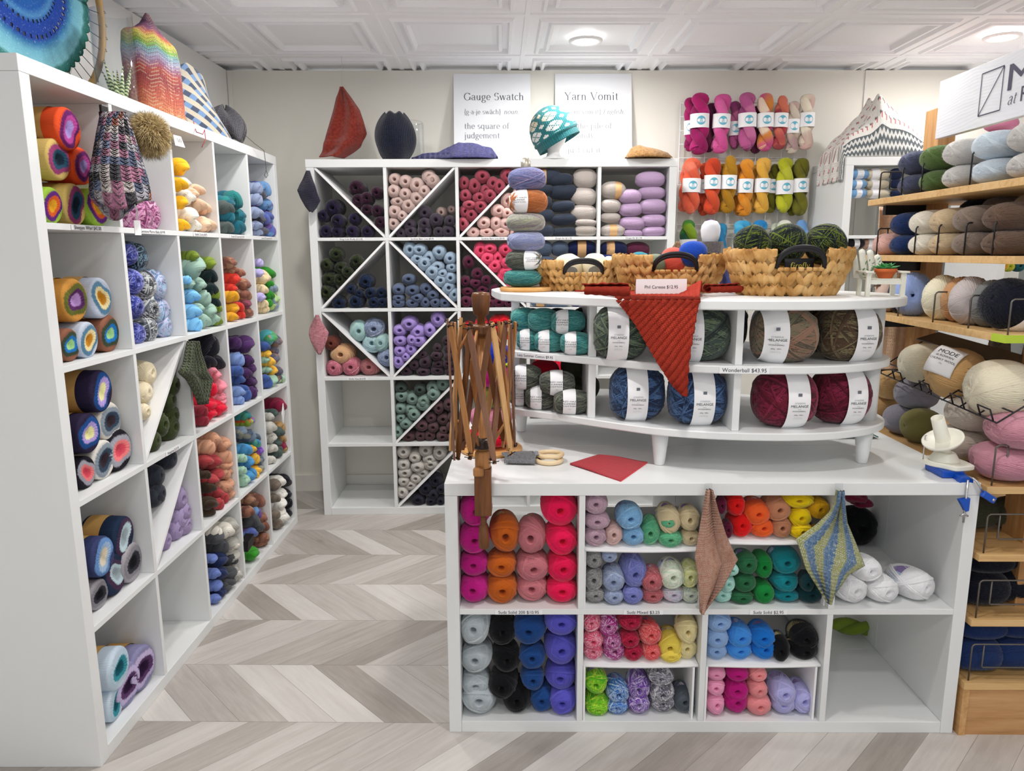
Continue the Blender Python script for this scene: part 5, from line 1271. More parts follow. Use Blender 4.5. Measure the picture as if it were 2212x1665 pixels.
# left edge of the sign is far; lettering reads towards the camera side (decreasing y)
fr = Matrix(((0, 0, -1), (-1, 0, 0), (0, 1, 0))).to_euler()       # text x -> -y, text y -> z, facing -x
def sq_frame(pts, w, mat, name, parent, xo):
    m = MB()
    for (a, b) in pts:
        L = math.hypot(b[0] - a[0], b[1] - a[1]); nx, ny = -(b[1] - a[1]) / L * w / 2, (b[0] - a[0]) / L * w / 2
        m.add([(xo, a[0] + nx, a[1] + ny), (xo, a[0] - nx, a[1] - ny), (xo, b[0] - nx, b[1] - ny), (xo, b[0] + nx, b[1] + ny)], [(0, 1, 2, 3)])
    return m.build(name, mat, parent)
SLATEINK = plain('slate_ink', '#4c4c5c', .6, .2)
q_ = [(2.350, 1.768), (2.247, 1.768), (2.247, 1.890), (2.350, 1.890)]
sq_frame([(q_[0], q_[1]), (q_[1], q_[2]), (q_[2], q_[3]), (q_[3], q_[0]), (q_[0], q_[2])], .0034, SLATEINK, 'square_mark', SG, -.0132)
vs, fs = text_data('MODE', .145); mn = min(v[0] for v in vs)
MB().add([(-.0132, 2.222 - (x - mn) * 1.15, 1.815 + y * .72) for x, y, z in vs], fs).build('lettering', SLATEINK, SG)
vs, fs, L = serif('at', .022, .25, .12, .14, .05)
MB().add([(-.0132, 2.215 - x, 1.775 + y) for x, y, z in vs], fs).build('lettering', SLATEINK, SG)
vs, fs = text_data('ROWAN', .058); mn = min(v[0] for v in vs)
MB().add([(-.0132, 2.160 - (x - mn) * 1.1, 1.775 + y) for x, y, z in vs], fs).build('lettering', SLATEINK, SG)

# ---- wool on the stand: axis across the shelf (towards +x)
def gput(shape, key, y, z, ry, rz, rx=.06, x=None, place='', band=None, noun='mohair ball', yaw=0.0, axis='x', tilt=0.0):
    X = x if x is not None else GX + .012 + rx
    if axis == 'x': rot = Matrix.Rotation(yaw, 3, 'Z') @ Matrix.Rotation(tilt, 3, 'Y') @ Matrix.Rotation(-PI / 2, 3, 'Z'); s = (ry, rx, rz)
    else: rot = Matrix.Rotation(yaw, 3, 'Z') @ Matrix.Rotation(tilt, 3, 'X'); s = (rx, ry, rz)
    o = put(shape, key, Vector((X, y, z)), *s, rot, band, noun)
    register(o, Y[key][0].replace(' mohair', ''), noun, 'yarn', place, 'wool on the wooden stand')
    return o
n_ = 'top tier of the wooden stand'
for key, y, ry in (('mohairnavy', 2.50, .066), ('mohairgreen', 2.37, .06), ('mohairgrey', 2.24, .062), ('mohairice', 2.09, .074), ('mohairgrey', 1.945, .062)):
    pl_ = n_ if key != 'mohairgrey' or y > 2 else 'front corner, ' + n_
    gput('fuzzy', key, y, SZ['s1'] + .034, ry, .034, .075, place=pl_)
    gput('fuzzy', key, y + .01, SZ['s1'] + .103, ry, .038, .080, place=pl_, tilt=.05)
n_ = 'second tier of the wooden stand'
gput('fuzzy', 'mohairpink', 2.648, SZ['s2'] + .038, .056, .038, .06, place=n_)
for key, y, ry in (('mohairblue', 2.525, .058), ('mohaircream', 2.40, .058), ('mohairsand', 2.28, .060), ('mohairtaupe', 2.155, .062), ('mohairbrown', 2.01, .070)):
    gput('fuzzy', key, y, SZ['s2'] + .034, ry, .034, .07, place=n_)
    gput('fuzzy', key, y + .008, SZ['s2'] + .103, ry, .038, .075, place=n_, band='wb' if key == 'mohairtaupe' else None)
for key, y in (('mohairblack', 2.42), ('mohairtaupe', 2.30), ('mohairsand', 2.15), ('mohairdusk', 2.0)):
    gput('fuzzy', key, y, SZ['s2'] + .138, .065, .04, .06, x=GX + .235, place='behind, ' + n_)
for key, y in (('mohairdusk', 2.42), ('mohairdusk', 2.26), ('mohairdusk', 2.1)):
    gput('fuzzy', key, y, SZ['s2'] + .05, .07, .05, .06, x=GX + .235, place='low behind, ' + n_)
n_ = 'third tier of the wooden stand'
for key, y, r, x in (('nude', 2.65, .052, 1.312), ('navy', 2.585, .062, 1.335), ('softblue', 2.485, .072, 1.315), ('softcream', 2.335, .070, 1.33), ('caramel', 2.262, .068, 1.345), ('pearl', 2.178, .070, 1.325), ('gunmetal', 2.108, .066, 1.34)):
    gput('merino', key, y, SZ['s3'] + r * .97, r, r, r * .8, x=x, place=n_, noun='wool ball', axis='y', yaw=-.5)
gput('fuzzy', 'mohairblack', 2.005, SZ['s3'] + .066, .072, .068, .075, x=1.335, place=n_, noun='wool ball', band='wm', axis='x', yaw=.3, tilt=.3)
gput('fuzzy', 'mohairblack', 1.925, SZ['s3'] + .05, .06, .052, .07, x=1.42, place='front corner, ' + n_, noun='wool ball')
gput('merino', 'gunmetal', 2.02, SZ['s3'] + .12, .09, .07, .07, x=1.52, place='far side of the third tier, wooden stand', noun='wool ball')
n_ = 'wire rack of the wooden stand'
o_ = gput('merino', 'ecru', 2.385, 1.0, .082, .062, .075, x=1.322, place=n_, noun='chunky wool ball', yaw=-.25)
RB = gput('merino', 'wheat', 2.215, .995, .092, .074, .080, x=1.325, place=n_, noun='chunky wool ball', yaw=-.25)
gput('merino', 'ecru', 2.005, .988, .092, .076, .082, x=1.325, place=n_, noun='chunky wool ball', yaw=-.2)
n_ = 'tier beside the counter, wooden stand'
for key, y, y2, r in (('wheat', 2.66, 2.62, .062), ('greylilac', 2.50, 2.46, .066), ('stone', 2.18, 2.15, .075), ('blossom', 1.985, 1.955, .078)):
    gput('merino', key, y2 + .01, SZ['b1'] + .050, r * 1.15, .050, r, place=n_, noun='chunky wool ball', yaw=-.25)
    gput('merino', key, y2 - .02, SZ['b1'] + .147, r * 1.12, .049, r, x=GX + .025 + r, place=n_, noun='chunky wool ball', yaw=-.25)
gput('merino', 'pistachio', 2.355, SZ['b1'] + .055, .062, .055, .06, place=n_, noun='chunky wool ball')
gput('merino', 'blossom', 1.945, SZ['b1'] + .05, .075, .05, .07, x=1.50, place='front of the ' + n_, noun='chunky wool ball')
for key, z, ps in (('olivedark', SZ['b2'], ((1.35, 2.10), (1.47, 2.08), (1.29, 2.2))), ('mohairblack', SZ['b3'], ((1.33, 1.99), (1.44, 2.01), (1.55, 2.0))), ('mohairblue', .165, ((1.315, 1.965), (1.43, 1.975), (1.54, 1.98)))):
    nm = {SZ['b2']: 'second tier from the floor', SZ['b3']: 'first tier above the base', .165: 'base'}[z]
    for i, (x, y) in enumerate(ps):
        gput('fuzzy', key, y, z + .048, .052, .048, .068, x=x, place=nm + ' of the wooden stand')
        if z < .5: gput('fuzzy', key, y + .01, z + .128, .052, .034, .068, x=x + .01, place='upper, ' + nm + ' of the wooden stand')
# paper labels with lettering on three of them
def on_ball(o, lines, a0, lift, mat=INK):
    """lettering wrapped over a ball; lines = [(text, size, z offset in ball units)], a0 turns it round the ball's own axis"""
    m = MB(); M3 = o.scale
    for s, size, zo, col in lines: pass
def flat_label(name, parent_ball, M, w, h, lines, mat=PAPER, bend=0.0, label=None):
    """a paper label of w x h lying on frame M (x right, y up, z out), bent round a radius; child of the ball"""
    def fn(u, v):
        x = (u - .5) * w; y = (v - .5) * h
        return (x, y, -bend * (y / (h / 2)) ** 2 - bend * .25 * (x / (w / 2)) ** 2)
    def lift(x, y): return -bend * (y / (h / 2)) ** 2 - bend * .25 * (x / (w / 2)) ** 2 + .0012
    Wm = Matrix.LocRotScale(parent_ball.location, parent_ball.rotation_euler, parent_ball.scale)
    lab = MB().grid(fn, 10, 14, thick=.0005, uvs=False).build(name, mat)
    lab.parent = parent_ball; lab.matrix_parent_inverse = Wm.inverted(); lab.matrix_basis = M
    for s, size, y0, col, sx in lines:
        vs, fs = text_data(s, size)
        t_ = MB().add([(x * sx, y + y0, lift(x * sx, y + y0)) for x, y, z in vs], fs).build('lettering', col)
        t_.parent = lab
    return lab
def frame_at(P, out, up=(0, 0, 1), roll=0.0):
    z = Vector(out).normalized(); y = Vector(up); y = (y - z * y.dot(z)).normalized(); x = y.cross(z)
    M = Matrix((x, y, z)).transposed().to_4x4(); M.translation = Vector(P)
    return M @ Matrix.Rotation(roll, 4, 'Z')
P_ = RB.location
flat_label('label', RB, frame_at(P_ + Vector((-.068, -.045, .055)), (-.62, -.5, .6), (.15, .1, 1), -.25), .085, .095, [('MODE', .020, .016, INK, 1.1), ('at ROWAN', .010, .003, INK, 1.1), ('CHUNKY WOOL', .0095, -.010, INK, 1.1), ('100g', .006, -.020, GREYINK, 1.0)], bend=.018)

# ---- knitwear hanging behind the stand
def knit_mat(name, cols, nu=60, nv=60, bump=.8, fuzz=0.0, dist=.003, pattern=None):
    """knitted fabric: little V stitches from the uv map"""
    t = NT(name, .9, .1)
    uv = t.sep(t.coord('UV'))
    u = t.math('MULTIPLY', uv[0], float(nu)); v = t.math('MULTIPLY', uv[1], float(nv))
    fu = t.math('ABSOLUTE', t.math('SUBTRACT', t.math('FRACT', u), .5))
    hgt = t.math('MULTIPLY', t.math('SINE', t.math('MULTIPLY', t.math('FRACT', u), PI)), t.math('ADD', .55, t.math('MULTIPLY', t.math('SINE', t.math('MULTIPLY', t.math('ADD', v, t.math('MULTIPLY', fu, 1.2)), 2 * PI)), .45)))
    if pattern: c = pattern(t, uv, u, v)
    elif isinstance(cols, str): c = t.mix(t.noise(t.coord(), 60, 3), tuple(x * .88 for x in lin(cols)), tuple(min(1, x * 1.1) for x in lin(cols)))
    else:
        st = [(.30 + .4 * i / max(1, len(cols) - 1), k) for i, k in enumerate(cols)]
        c = t.ramp(t.noise(t.coord(), 90, 3, .7), st)
    t.base(c)
    t.bump(t.math('ADD', hgt, t.math('MULTIPLY', t.noise(t.coord(), 300, 2), .4 + fuzz)), bump, dist)
    t.p.inputs['Sheen Weight'].default_value = .3
    return t.m
def cloth(name, mat, label, cat, fn, nu=40, nv=40, thick=.004, parent=None, hair=0, hairlen=.012, group=None):
    m = MB().grid(fn, nu, nv, thick=thick)
    if hair:
        R = random.Random(hair); b = len(m.v)
        for i in range(hair):
            u, v = R.random(), R.random(); p = Vector(fn(u, v)); q = Vector(fn(min(1, u + .01), v)); r = Vector(fn(u, min(1, v + .01)))
            n = (q - p).cross(r - p)
            if n.length < 1e-12: continue
            n.normalize()
            if R.random() < .4: n = -n; p = p - Vector(n) * 0
            d = Vector((R.uniform(-1, 1), R.uniform(-1, 1), R.uniform(-1, 1))) * .8 + n
            w_ = d.orthogonal().normalized() * .0005
            m.add([p - w_, p + w_, p + d.normalized() * hairlen * R.uniform(.5, 1.2)], [(0, 1, 2)])
    o = m.build(name, mat, parent)
    if label: tag(o, label, cat, group)
    return o
PEACHFUZZ = knit_mat('peach_mohair_knit', '#e6c4a4', 50, 70, .6, .8)
cloth('scarf', PEACHFUZZ, 'pale peach fuzzy scarf hanging behind the tiers of the wooden stand', 'scarf',
      lambda u, v: (1.40 + (u - .5) * .20 + .012 * math.sin(3 * v), 2.745 + .022 * math.sin(u * 11) + .02 * u, 1.5245 - .80 * v), 30, 50, hair=1500)
cloth('scarf', knit_mat('blush_mohair_knit', '#e8beb0', 40, 60, .6, .8), 'blush pink fuzzy scarf hanging right of the grey brown knits', 'scarf',
      lambda u, v: (1.60 + .10 * u + .05 * v, 2.22 + .016 * math.sin(u * 9), 1.125 - .30 * v), 20, 30, hair=900)
for i, (x, y, c_, s_) in enumerate(((1.535, 2.35, '#6a6058', 'grey brown fuzzy knitted mitten hanging under the third tier'), (1.60, 2.28, '#57504a', 'dark taupe speckled knitted mitten hanging beside the blush scarf'))):
    cloth('knitted_mitten', knit_mat('grey_brown_knit%d' % i, (c_, '#8a7c70', '#3c3632'), 34, 40, .8, .5), s_, 'mitten',
          lambda u, v, x=x, y=y: (x + (u - .5) * (.06 + .05 * v), y + .016 * math.sin(u * PI) * (1 - v * .3) + .006 * math.sin(7 * u), 1.12 - .22 * v), 16, 24, .006, hair=500)
m = MB(); m.lathe([(.034, 0), (.040, .02), (.038, .05), (.028, .072), (.006, .08)], 24)
o = m.build('knitted_hat', knit_mat('navy_black_fur_knit', '#14141e', 30, 20, 1.0, .9)); o.location = (1.585, 2.52, SZ['s3']); tag(o, 'small black fuzzy hat on the third tier behind the wire dividers', 'hat')
# ================================================================ curved display shelf on the counter
CT = CS.H          # counter top height
Z1, Z2, Z3 = .871, 1.058, 1.238
PL = [(-.062, 2.60), (-.055, 2.38), (-.030, 2.295), (.09, 2.218), (.20, 2.138), (.28, 2.082), (.37, 2.028), (.47, 1.990), (.57, 1.968), (.67, 1.958), (.77, 1.958), (.86, 1.972), (.94, 2.002), (1.01, 2.045), (1.062, 2.10), (1.09, 2.165), (1.093, 2.235), (1.075, 2.305), (1.03, 2.37), (.96, 2.43), (.86, 2.49), (.74, 2.54), (.5, 2.60), (.2, 2.635)]
cxp = sum(p[0] for p in PL) / len(PL); cyp = sum(p[1] for p in PL) / len(PL)
def grow(poly, e):
    out = []
    n = len(poly)
    for i in range(n):
        a, b = Vector(poly[i - 1]), Vector(poly[(i + 1) % n]); t = (b - a).normalized()
        out.append((poly[i][0] + t.y * e, poly[i][1] - t.x * e))
    return out
def slab(poly, z0, z1, name, parent, bev=.003):
    # densify the outline
    n = len(poly); P = []
    for i in range(n):
        p0, p1, p2, p3 = [Vector(poly[(i + k) % n]) for k in (-1, 0, 1, 2)]
        for k in range(3):
            t = k / 3
            q = .5 * ((2 * p1) + (p2 - p0) * t + (2 * p0 - 5 * p1 + 4 * p2 - p3) * t * t + (3 * p1 - p0 - 3 * p2 + p3) * t ** 3)
            P.append((q.x, q.y))
    m = MB(); n = len(P)
    rings = [(-bev, z0), (0, z0 + bev), (0, z1 - bev), (-bev, z1)]
    vs = []
    for e, z in rings: vs += [(x, y, z) for x, y in grow(P, e)]
    fs = [tuple(range(n - 1, -1, -1)), tuple(3 * n + k for k in range(n))]
    for r in range(3):
        for k in range(n): fs.append((r * n + k, r * n + (k + 1) % n, (r + 1) * n + (k + 1) % n, (r + 1) * n + k))
    m.add(vs, fs)
    return m.build(name, WHITE, parent)
DP = empty('display_shelf', (0, 0, 0), 0, 'white curved three-tier display shelf standing on the counter', 'display shelf')
slab(PL, Z1 - .022, Z1, 'bottom_board', DP)
slab(PL, Z2 - .022, Z2, 'middle_board', DP)
TOPP = [(-.095, 2.70), (-.082, 2.40)] + [(x, y) for x, y in grow(PL[2:-3], .030)] + [(.76, 2.66), (.5, 2.74), (.2, 2.76)]
slab(TOPP, Z3 - .026, Z3, 'top_board', DP)
def panel(x, y0, y1, z0, z1, w=.022):
    MB().box(x - w / 2, y0, z0, x + w / 2, y1, z1, .001).build('divider', WHITE, DP)
for z0, z1 in ((Z1 + .0003, Z2 - .0223), (Z2 + .0003, Z3 - .0263)):
    panel(.206, 2.150, 2.56, z0, z1); panel(.592, 1.985, 2.53, z0, z1, .020); panel(-.026, 2.335, 2.52, z0, z1, .026)
    MB().lathe([(.031, z0), (.031, z1)], 32, Matrix.Translation((1.022, 2.135, 0))).build('post', WHITE, DP)
for x, y in ((.399, 2.066), (.999, 2.085), (-.008, 2.47), (.62, 2.50)):
    MB().lathe([(.014, CT + .0005), (.0155, CT + .004), (.026, Z1 - .0225)], 28, Matrix.Translation((x, y, 0))).build('leg', WHITE, DP)
def strip_label(s, pts, size, z):
    """printed strip following the curved edge: pts = two plan points"""
    (x0, y0), (x1, y1) = pts
    a = math.atan2(y1 - y0, x1 - x0); vs, fs = text_data(s, size); L = max(v[0] for v in vs)
    q = MB().box(-L - .008, -.0007, -.0088, L + .008, 0, .0088).build('price_label', PAPER, DP, ((x0 + x1) / 2, (y0 + y1) / 2, z), (0, 0, a))
    MB().add(vs, fs).build('lettering', INK, q, (0, -.0013, -size * .33), (PI / 2, 0, 0))
strip_label('Wonderball $43.95', ((.545, 1.9705), (.66, 1.9565)), .0150, Z2 - .011)
strip_label('Lazy Summer Cotton $9.95', ((-.016, 2.2795), (.088, 2.2115)), .0118, Z2 - .011)

# ---- big balls with upright paper bands
def melange(key, px, py, z0, r, yd, rx, place, bx=0.0, tag_=True, sx=1.0, roll=0.0):
    P = onY(px, py, yd); X = P.x
    o = put('big', key, Vector((X, yd, z0 + r)), r * sx * .96, rx, r, Matrix.Rotation(roll, 3, 'Z') @ Matrix.Rotation(PI / 2, 3, 'Z'), None, 'large wool ball')
    # band round the middle, in the ball's own frame (axis y)
    hw = .36
    link('label_band', band_mesh(bx - hw, bx + hw, PAPER, 1.115, 2.7), o)
    # lettering wrapped on the front: ball x axis (-x = towards the room)
    def wrap(lines):
        for s, size, zo, col in lines:
            vs, fs = text_data(s, size); V = []
            for x, y, z in vs:
                yy = bx - (-x) ; zz = zo + y
                yy = bx - x * -1.0
                yy = bx + (-x)
                rr = max(.1, 1 - min(.98, abs(yy)) ** 2.7) ** (1 / 2.7) * 1.128
                V.append((-math.sqrt(max(.01, rr * rr - zz * zz)), yy, zz))
            l = MB().add(V, fs).build('lettering', col, o)
    wrap([('MELANGE', .128, -.14, INK), ('creative', .105, -.01, GREYINK), ('aran', .06, -.22, GREYINK), ('WONDERBALL', .066, -.30, INK), ('200g - 300m', .058, -.44, INK), ('75% acrylic 25% wool', .03, -.53, GREYINK), ('knit with care hand wash', .03, -.57, GREYINK)])
    m = MB(); s_ = .062
    V = [(-math.sqrt(1.128 ** 2 - .33 ** 2) - .004, bx + a, .30 + b) for a, b in ((-s_, -s_ * .9), (s_, -s_ * .9), (s_, s_ * .9), (-s_, s_ * .9))]
    m.add(V, [(0, 1, 2, 3)]).build('square_mark', plain('grey_mark', '#6c7078', .6), o)
    register(o, Y[key][0], 'large wool ball', 'yarn', place, 'large banded balls on the display shelf')
    return o
n_ = 'middle tier of the display shelf'
melange('wonderforest', 1340, 725, Z2, .077, 2.125, .080, n_, .18)
melange('wonderforest', 1510, 727, Z2, .077, 2.085, .085, n_, .42)
melange('wondermoss', 1692, 728, Z2, .077, 2.055, .090, n_, .48)
melange('wonderbrown', 1829, 725, Z2, .077, 2.085, .086, n_, -.30)
n_ = 'bottom tier of the display shelf'
melange('wonderblue', 1375, 858, Z1, .080, 2.150, .083, n_, .10)
melange('wonderblue', 1504, 868, Z1, .080, 2.090, .084, n_, -.05)
melange('wonderwine', 1692, 868, Z1, .080, 2.060, .088, n_, -.18)
melange('wonderwine', 1812, 866, Z1, .080, 2.10, .080, n_, -.25)
for key, px, y_, z, r in (('wonderforest', 1560, 2.30, Z2, .076), ('wondermoss', 1755, 2.30, Z2, .076)):
    P = onY(px, 720, y_); o = put('big', key, Vector((P.x, y_, z + r)), r, r, r, (0, 0, 1.2), None, 'large wool ball'); register(o, Y[key][0], 'large wool ball', 'yarn', 'behind, middle tier of the display shelf', 'large banded balls on the display shelf')
# ---- small tweed balls with paper bands in the left bays
def lazy(key, px, py, yd, z0, rx, rz, place, band=-.35, yaw=0.0):
    P = onY(px, py, yd); z = z0
    o = put('side', key, Vector((P.x, yd, z + rz)), rz * 1.0, rx, rz, Matrix.Rotation(yaw, 3, 'Z') @ Matrix.Rotation(PI / 2, 3, 'Z'), None, 'tweed yarn ball')
    if band is not None:
        b = -band
        link('label_band', band_mesh(b - .38, b + .30, PAPER, 1.10, 2.3), o)
        for s, size, zo, col in (('LAZY HAZY', .17, .18, INK), ('SUMMER', .17, -.02, INK), ('COTTON', .17, -.22, INK), ('50g', .1, -.45, GREYINK)):
            vs, fs = text_data(s, size); V = []
            for x, y, zz in vs:
                yy = b - .04 - x; rr = max(.1, 1 - min(.98, abs(yy)) ** 2.3) ** (1 / 2.3) * 1.115; q = zo + y
                V.append((-math.sqrt(max(.01, rr * rr - q * q)), yy, q))
            MB().add(V, fs).build('lettering', col, o)
    register(o, Y[key][0], 'tweed yarn ball', 'yarn', place, 'banded tweed balls on the display shelf')
L1 = (1080, 640, .2941)
def lz(key, lst, z0, place):
    for x, y, rx, rz, yd, row, b in lst:
        lazy(key, L1[0] + x * L1[2], L1[1] + y * L1[2], yd, z0 + row, rx, rz, place, b)
n_ = 'left bay, middle tier of display shelf'
lz('hazyteal', [(140, 320, .036, .034, 2.36, 0, -.2), (225, 330, .046, .034, 2.31, 0, -.45), (365, 345, .050, .034, 2.265, 0, -.42), (560, 362, .050, .034, 2.205, 0, -.42)], Z2, n_)
lz('hazyteal', [(180, 205, .046, .036, 2.33, .060, None), (318, 205, .050, .037, 2.29, .060, None), (500, 225, .055, .036, 2.245, .060, -.40)], Z2, n_)
n_ = 'left bay, bottom tier of display shelf'
lz('hazydark', [(150, 745, .040, .036, 2.34, 0, -.1), (300, 770, .052, .037, 2.285, 0, -.35), (525, 790, .058, .037, 2.215, 0, -.18)], Z1, n_)
lz('hazydark', [(190, 600, .052, .038, 2.30, .064, -.35), (420, 655, .057, .037, 2.245, .055, -.10)], Z1, n_)
for px, z, s_ in ((1150, Z2, 'charcoal'), (1205, Z2, 'charcoal'), (1262, Z2, 'midnight')):
    P = onY(px, 690, 2.43); o = put('fuzzy' if 0 else 'ball', s_, Vector((P.x, 2.43, z + .060)), .050, .05, .060, (0, 0, .4), None); register(o, Y[s_][0], 'yarn ball', 'yarn', 'behind the teal balls on the display shelf', 'dark balls at the back of the display shelf')
for px, z, s_ in ((1175, Z1 + .05, 'redhot'), (1262, Z1 + .0, 'olivedark'), (1245, Z1 + .075, 'olivedark')):
    P = onY(px, 800, 2.44); o = put('merino', s_, Vector((P.x, 2.44, z + .042)), .06, .05, .042, (0, 0, 1.3), None); register(o, Y[s_][0], 'yarn ball', 'yarn', 'behind the dark tweed balls on the display shelf', 'balls at the back of the display shelf')

# ---- stacked ball towers on wooden discs
def tower(x, y, z, balls, r, label, word, disc_r, pole_h, cap=True):
    t = empty('yarn_tower_stand', (x, y, z), 0, label, 'display stand')
    MB().lathe([(disc_r * .96, 0), (disc_r, .004), (disc_r, .010), (disc_r * .95, .014), (.004, .0145)], 48).build('disc', HONEY, t)
    MB().lathe([(.005, .014), (.005, pole_h)], 16).build('pole', BEECH, t)
    if cap: MB().lathe([(.013, pole_h - .004), (.016, pole_h + .004), (.016, pole_h + .020), (.011, pole_h + .024), (.011, pole_h + .030), (.0, pole_h + .03)], 20, cap=False).build('cap', plain('pewter_cap', '#c6c0b0', .3, .5, .03, metal=.7), t)
    zz = z + .0147
    for k, (key, rx, rz, dx, band) in enumerate(balls):
        o = put('side', key, Vector((x + dx, y, zz + rz)), rx * .92, rx, rz, Matrix.Rotation(.15 * (-1) ** k, 3, 'Z') @ Matrix.Rotation(PI / 2, 3, 'Z'), None, 'tweed yarn ball')
        if band is not None:
            link('label_band', band_mesh(-band - .42, -band + .42, PAPER, 1.10, 2.3), o)
            for s, size, zo in (('LAZY HAZY', .15, .18), ('SUMMER', .15, 0), ('COTTON', .15, -.18)):
                vs, fs = text_data(s, size); V = []
                for a, b, c in vs:
                    yy = -band - a * .9; q = zo + b; rr = max(.1, 1 - min(.98, abs(yy)) ** 2.3) ** (1 / 2.3) * 1.115
                    V.append((-math.sqrt(max(.01, rr * rr - q * q)), yy, q))
                MB().add(V, fs).build('lettering', INK, o)
        tag(o, '%s ball threaded on the %s tower, %s' % (Y[key][0], word, ('lowest', 'second up', 'third up', 'fourth up', 'fifth up', 'topmost')[k] if k < 5 else '%s ball threaded on the %s tower, topmost' % (Y[key][0], word)), 'yarn', 'balls on the %s tower' % word)
        if k >= 5: o['label'] = '%s ball threaded on the %s tower, topmost' % (Y[key][0], word)
        zz += 2 * rz * .965
P = onY(1136, 618, 2.46)
tower(P.x, 2.46, Z3, [('hazyteal', .063, .029, -.012, None), ('hazydark', .062, .032, -.006, .55), ('hazyblue', .063, .032, .0, None), ('hazycream', .064, .031, .0, None), ('hazyrust', .066, .038, .006, -.55), ('hazylilac', .062, .036, .004, None)], .06, 'round honey wood disc with a pole, holding six tweed balls beside the first basket', 'tweed', .088, .40)
P = onZ(1062, 968, CT)
tower(P.x, 2.22, CT, [('redhot', .074, .031, 0, None), ('rosepink', .066, .034, .0, None), ('olive', .06, .034, .004, None), ('magenta', .06, .034, 0, None), ('cobalt', .062, .036, 0, None)], .06, 'round pale wood disc with a pole on the counter behind the wooden swift', 'counter', .098, .36, False)

# ---- woven baskets
def basket(name, x, y, z, ax, ay, h, label, seed, holes=True):
    R = random.Random(seed)
    b = empty(name, (x, y, z), 0, label, 'basket', 'woven baskets on the display shelf')
    t = NT('woven_straw', .75, .2)
    c = t.coord(); n = t.noise(c, 30, 3); g = t.noise(c, 9, 1)
    t.base(t.ramp(t.math('ADD', t.math('MULTIPLY', n, .6), t.math('MULTIPLY', g, .5)), [(.3, '#7c5028'), (.46, '#b4854a'), (.6, '#d0a468'), (.8, '#dfbd86')])); t.bump(n, .4, .001)
    m = MB(); rows = 4; ncol = 27
    def wall(a, v):
        k = .70 + .30 * v ** .7
        return Vector((ax * k * math.copysign(abs(math.cos(a)) ** .85, math.cos(a)), ay * k * math.copysign(abs(math.sin(a)) ** .85, math.sin(a)), h * v))
    hole = lambda a, v: holes and v > .60 and abs(((a - 1.5 * PI + PI) % (2 * PI)) - PI) < .36
    # lining
    m.grid(lambda u, v: wall(2 * PI * u, v * (.60 if hole(2 * PI * u, .7) else .97)) * 1.0 * Vector((1, 1, 1)).x if 0 else tuple(wall(2 * PI * u, v * (.56 if hole(2 * PI * u, .7) else .97)) * .965 + Vector((0, 0, h * .02))), 80, 6, closeu=True, thick=.004, uvs=False)
    m.lathe([(.01, .002), (1.0, .002), (1.0, .006), (.01, .006)], 40, Matrix.Diagonal((ax * .69, ay * .69, 1, 1)))
    for r in range(rows):
        v0 = r / rows
        for c_ in range(ncol):
            for sgn in (-1, 1):
                a = 2 * PI * (c_ + (.25 if sgn > 0 else -.25) + .5 * (r % 2)) / ncol
                vm = min(.97, v0 + .5 / rows + R.uniform(-.015, .015))
                if hole(a, vm): continue
                P0 = wall(a, max(0.01, vm)); da = (wall(a + .02, vm) - P0).normalized(); dv = (wall(a, min(1, vm + .04)) - P0).normalized(); nn = da.cross(dv).normalized()
                ang = sgn * .52 + R.uniform(-.15, .15)
                ax_ = (dv * math.cos(ang) + da * math.sin(ang)); bx_ = nn.cross(ax_).normalized()
                L = h / rows * R.uniform(.72, .95); W = L * R.uniform(.36, .48); T = .0075 * R.uniform(.8, 1.3)
                vs = []; fs = []
                for i in range(7):
                    s = -1 + i / 3; w_ = W * (1 - abs(s) ** 2.4) ** .8 if abs(s) < 1 else W * .06
                    cpt = P0 + ax_ * L * s + nn * (T * .7 * (1 - s * s))
                    vs += [cpt - bx_ * w_ - nn * T * .4, cpt + nn * T, cpt + bx_ * w_ - nn * T * .4]
                for i in range(6):
                    for k in (0, 1): fs.append((i * 3 + k, i * 3 + k + 1, i * 3 + k + 4, i * 3 + k + 3))
                m.add(vs, fs, True)
    # wrapped rim
    nr = 64
    for c_ in range(nr):
        a = 2 * PI * c_ / nr
        if hole(a, .9): vv = .60
        else: vv = .96
        P0 = wall(a, vv); da = (wall(a + .02, vv) - P0).normalized(); dv = Vector((0, 0, 1)); nn = da.cross(dv).normalized()
        hw = 2 * PI * (ax + ay) / 2 / nr * .56
        vs = []; fs = []
        hh = .016 if vv > .9 else .008
        prof = [(.004, -hh), (.008, -hh * .4), (.0085, hh * .2), (.003, hh * .55), (-.004, hh * .3), (-.007, -hh * .5)]
        for q in (-1, -.5, .5, 1):
            bul = 1 - .25 * q * q
            for d, e in prof: vs.append(P0 + da * hw * q + nn * d * bul + dv * e * bul)
        for i in range(3):
            for k in range(5): fs.append((i * 6 + k, (i + 1) * 6 + k, (i + 1) * 6 + k + 1, i * 6 + k + 1))
        m.add(vs, fs, True)
    m.build('woven_body', t.m, b)
    if holes:
        hm = MB(); pts = []
        for i in range(17):
            q = -1 + i / 8; a = 1.5 * PI + q * .36
            v = .60 + .46 * math.sqrt(max(0, 1 - q * q * .98))
            pts.append(wall(a, v) * 1.0 + Vector((0, -.002, 0)))
        hm.tube(pts, .0062, 10, flat=1.0); hm.tube([p + Vector((0, .002, -.008)) for p in pts], .0058, 10)
        hm.build('handle', plain('black_leather_handle', '#17161b', .5, .35, .05), b)
    return b
P3 = onY(1700, 600, 2.205); P2 = onY(1445, 590, 2.37); P1 = onY(1255, 590, 2.525)
basket('woven_basket', P3.x, 2.205, Z3, .178, .115, .132, 'woven straw basket holding three black and lime balls, right of the others', 3)
basket('woven_basket', P2.x, 2.365, Z3, .176, .10, .116, 'woven straw basket behind the price card, with coral and blue balls', 4)
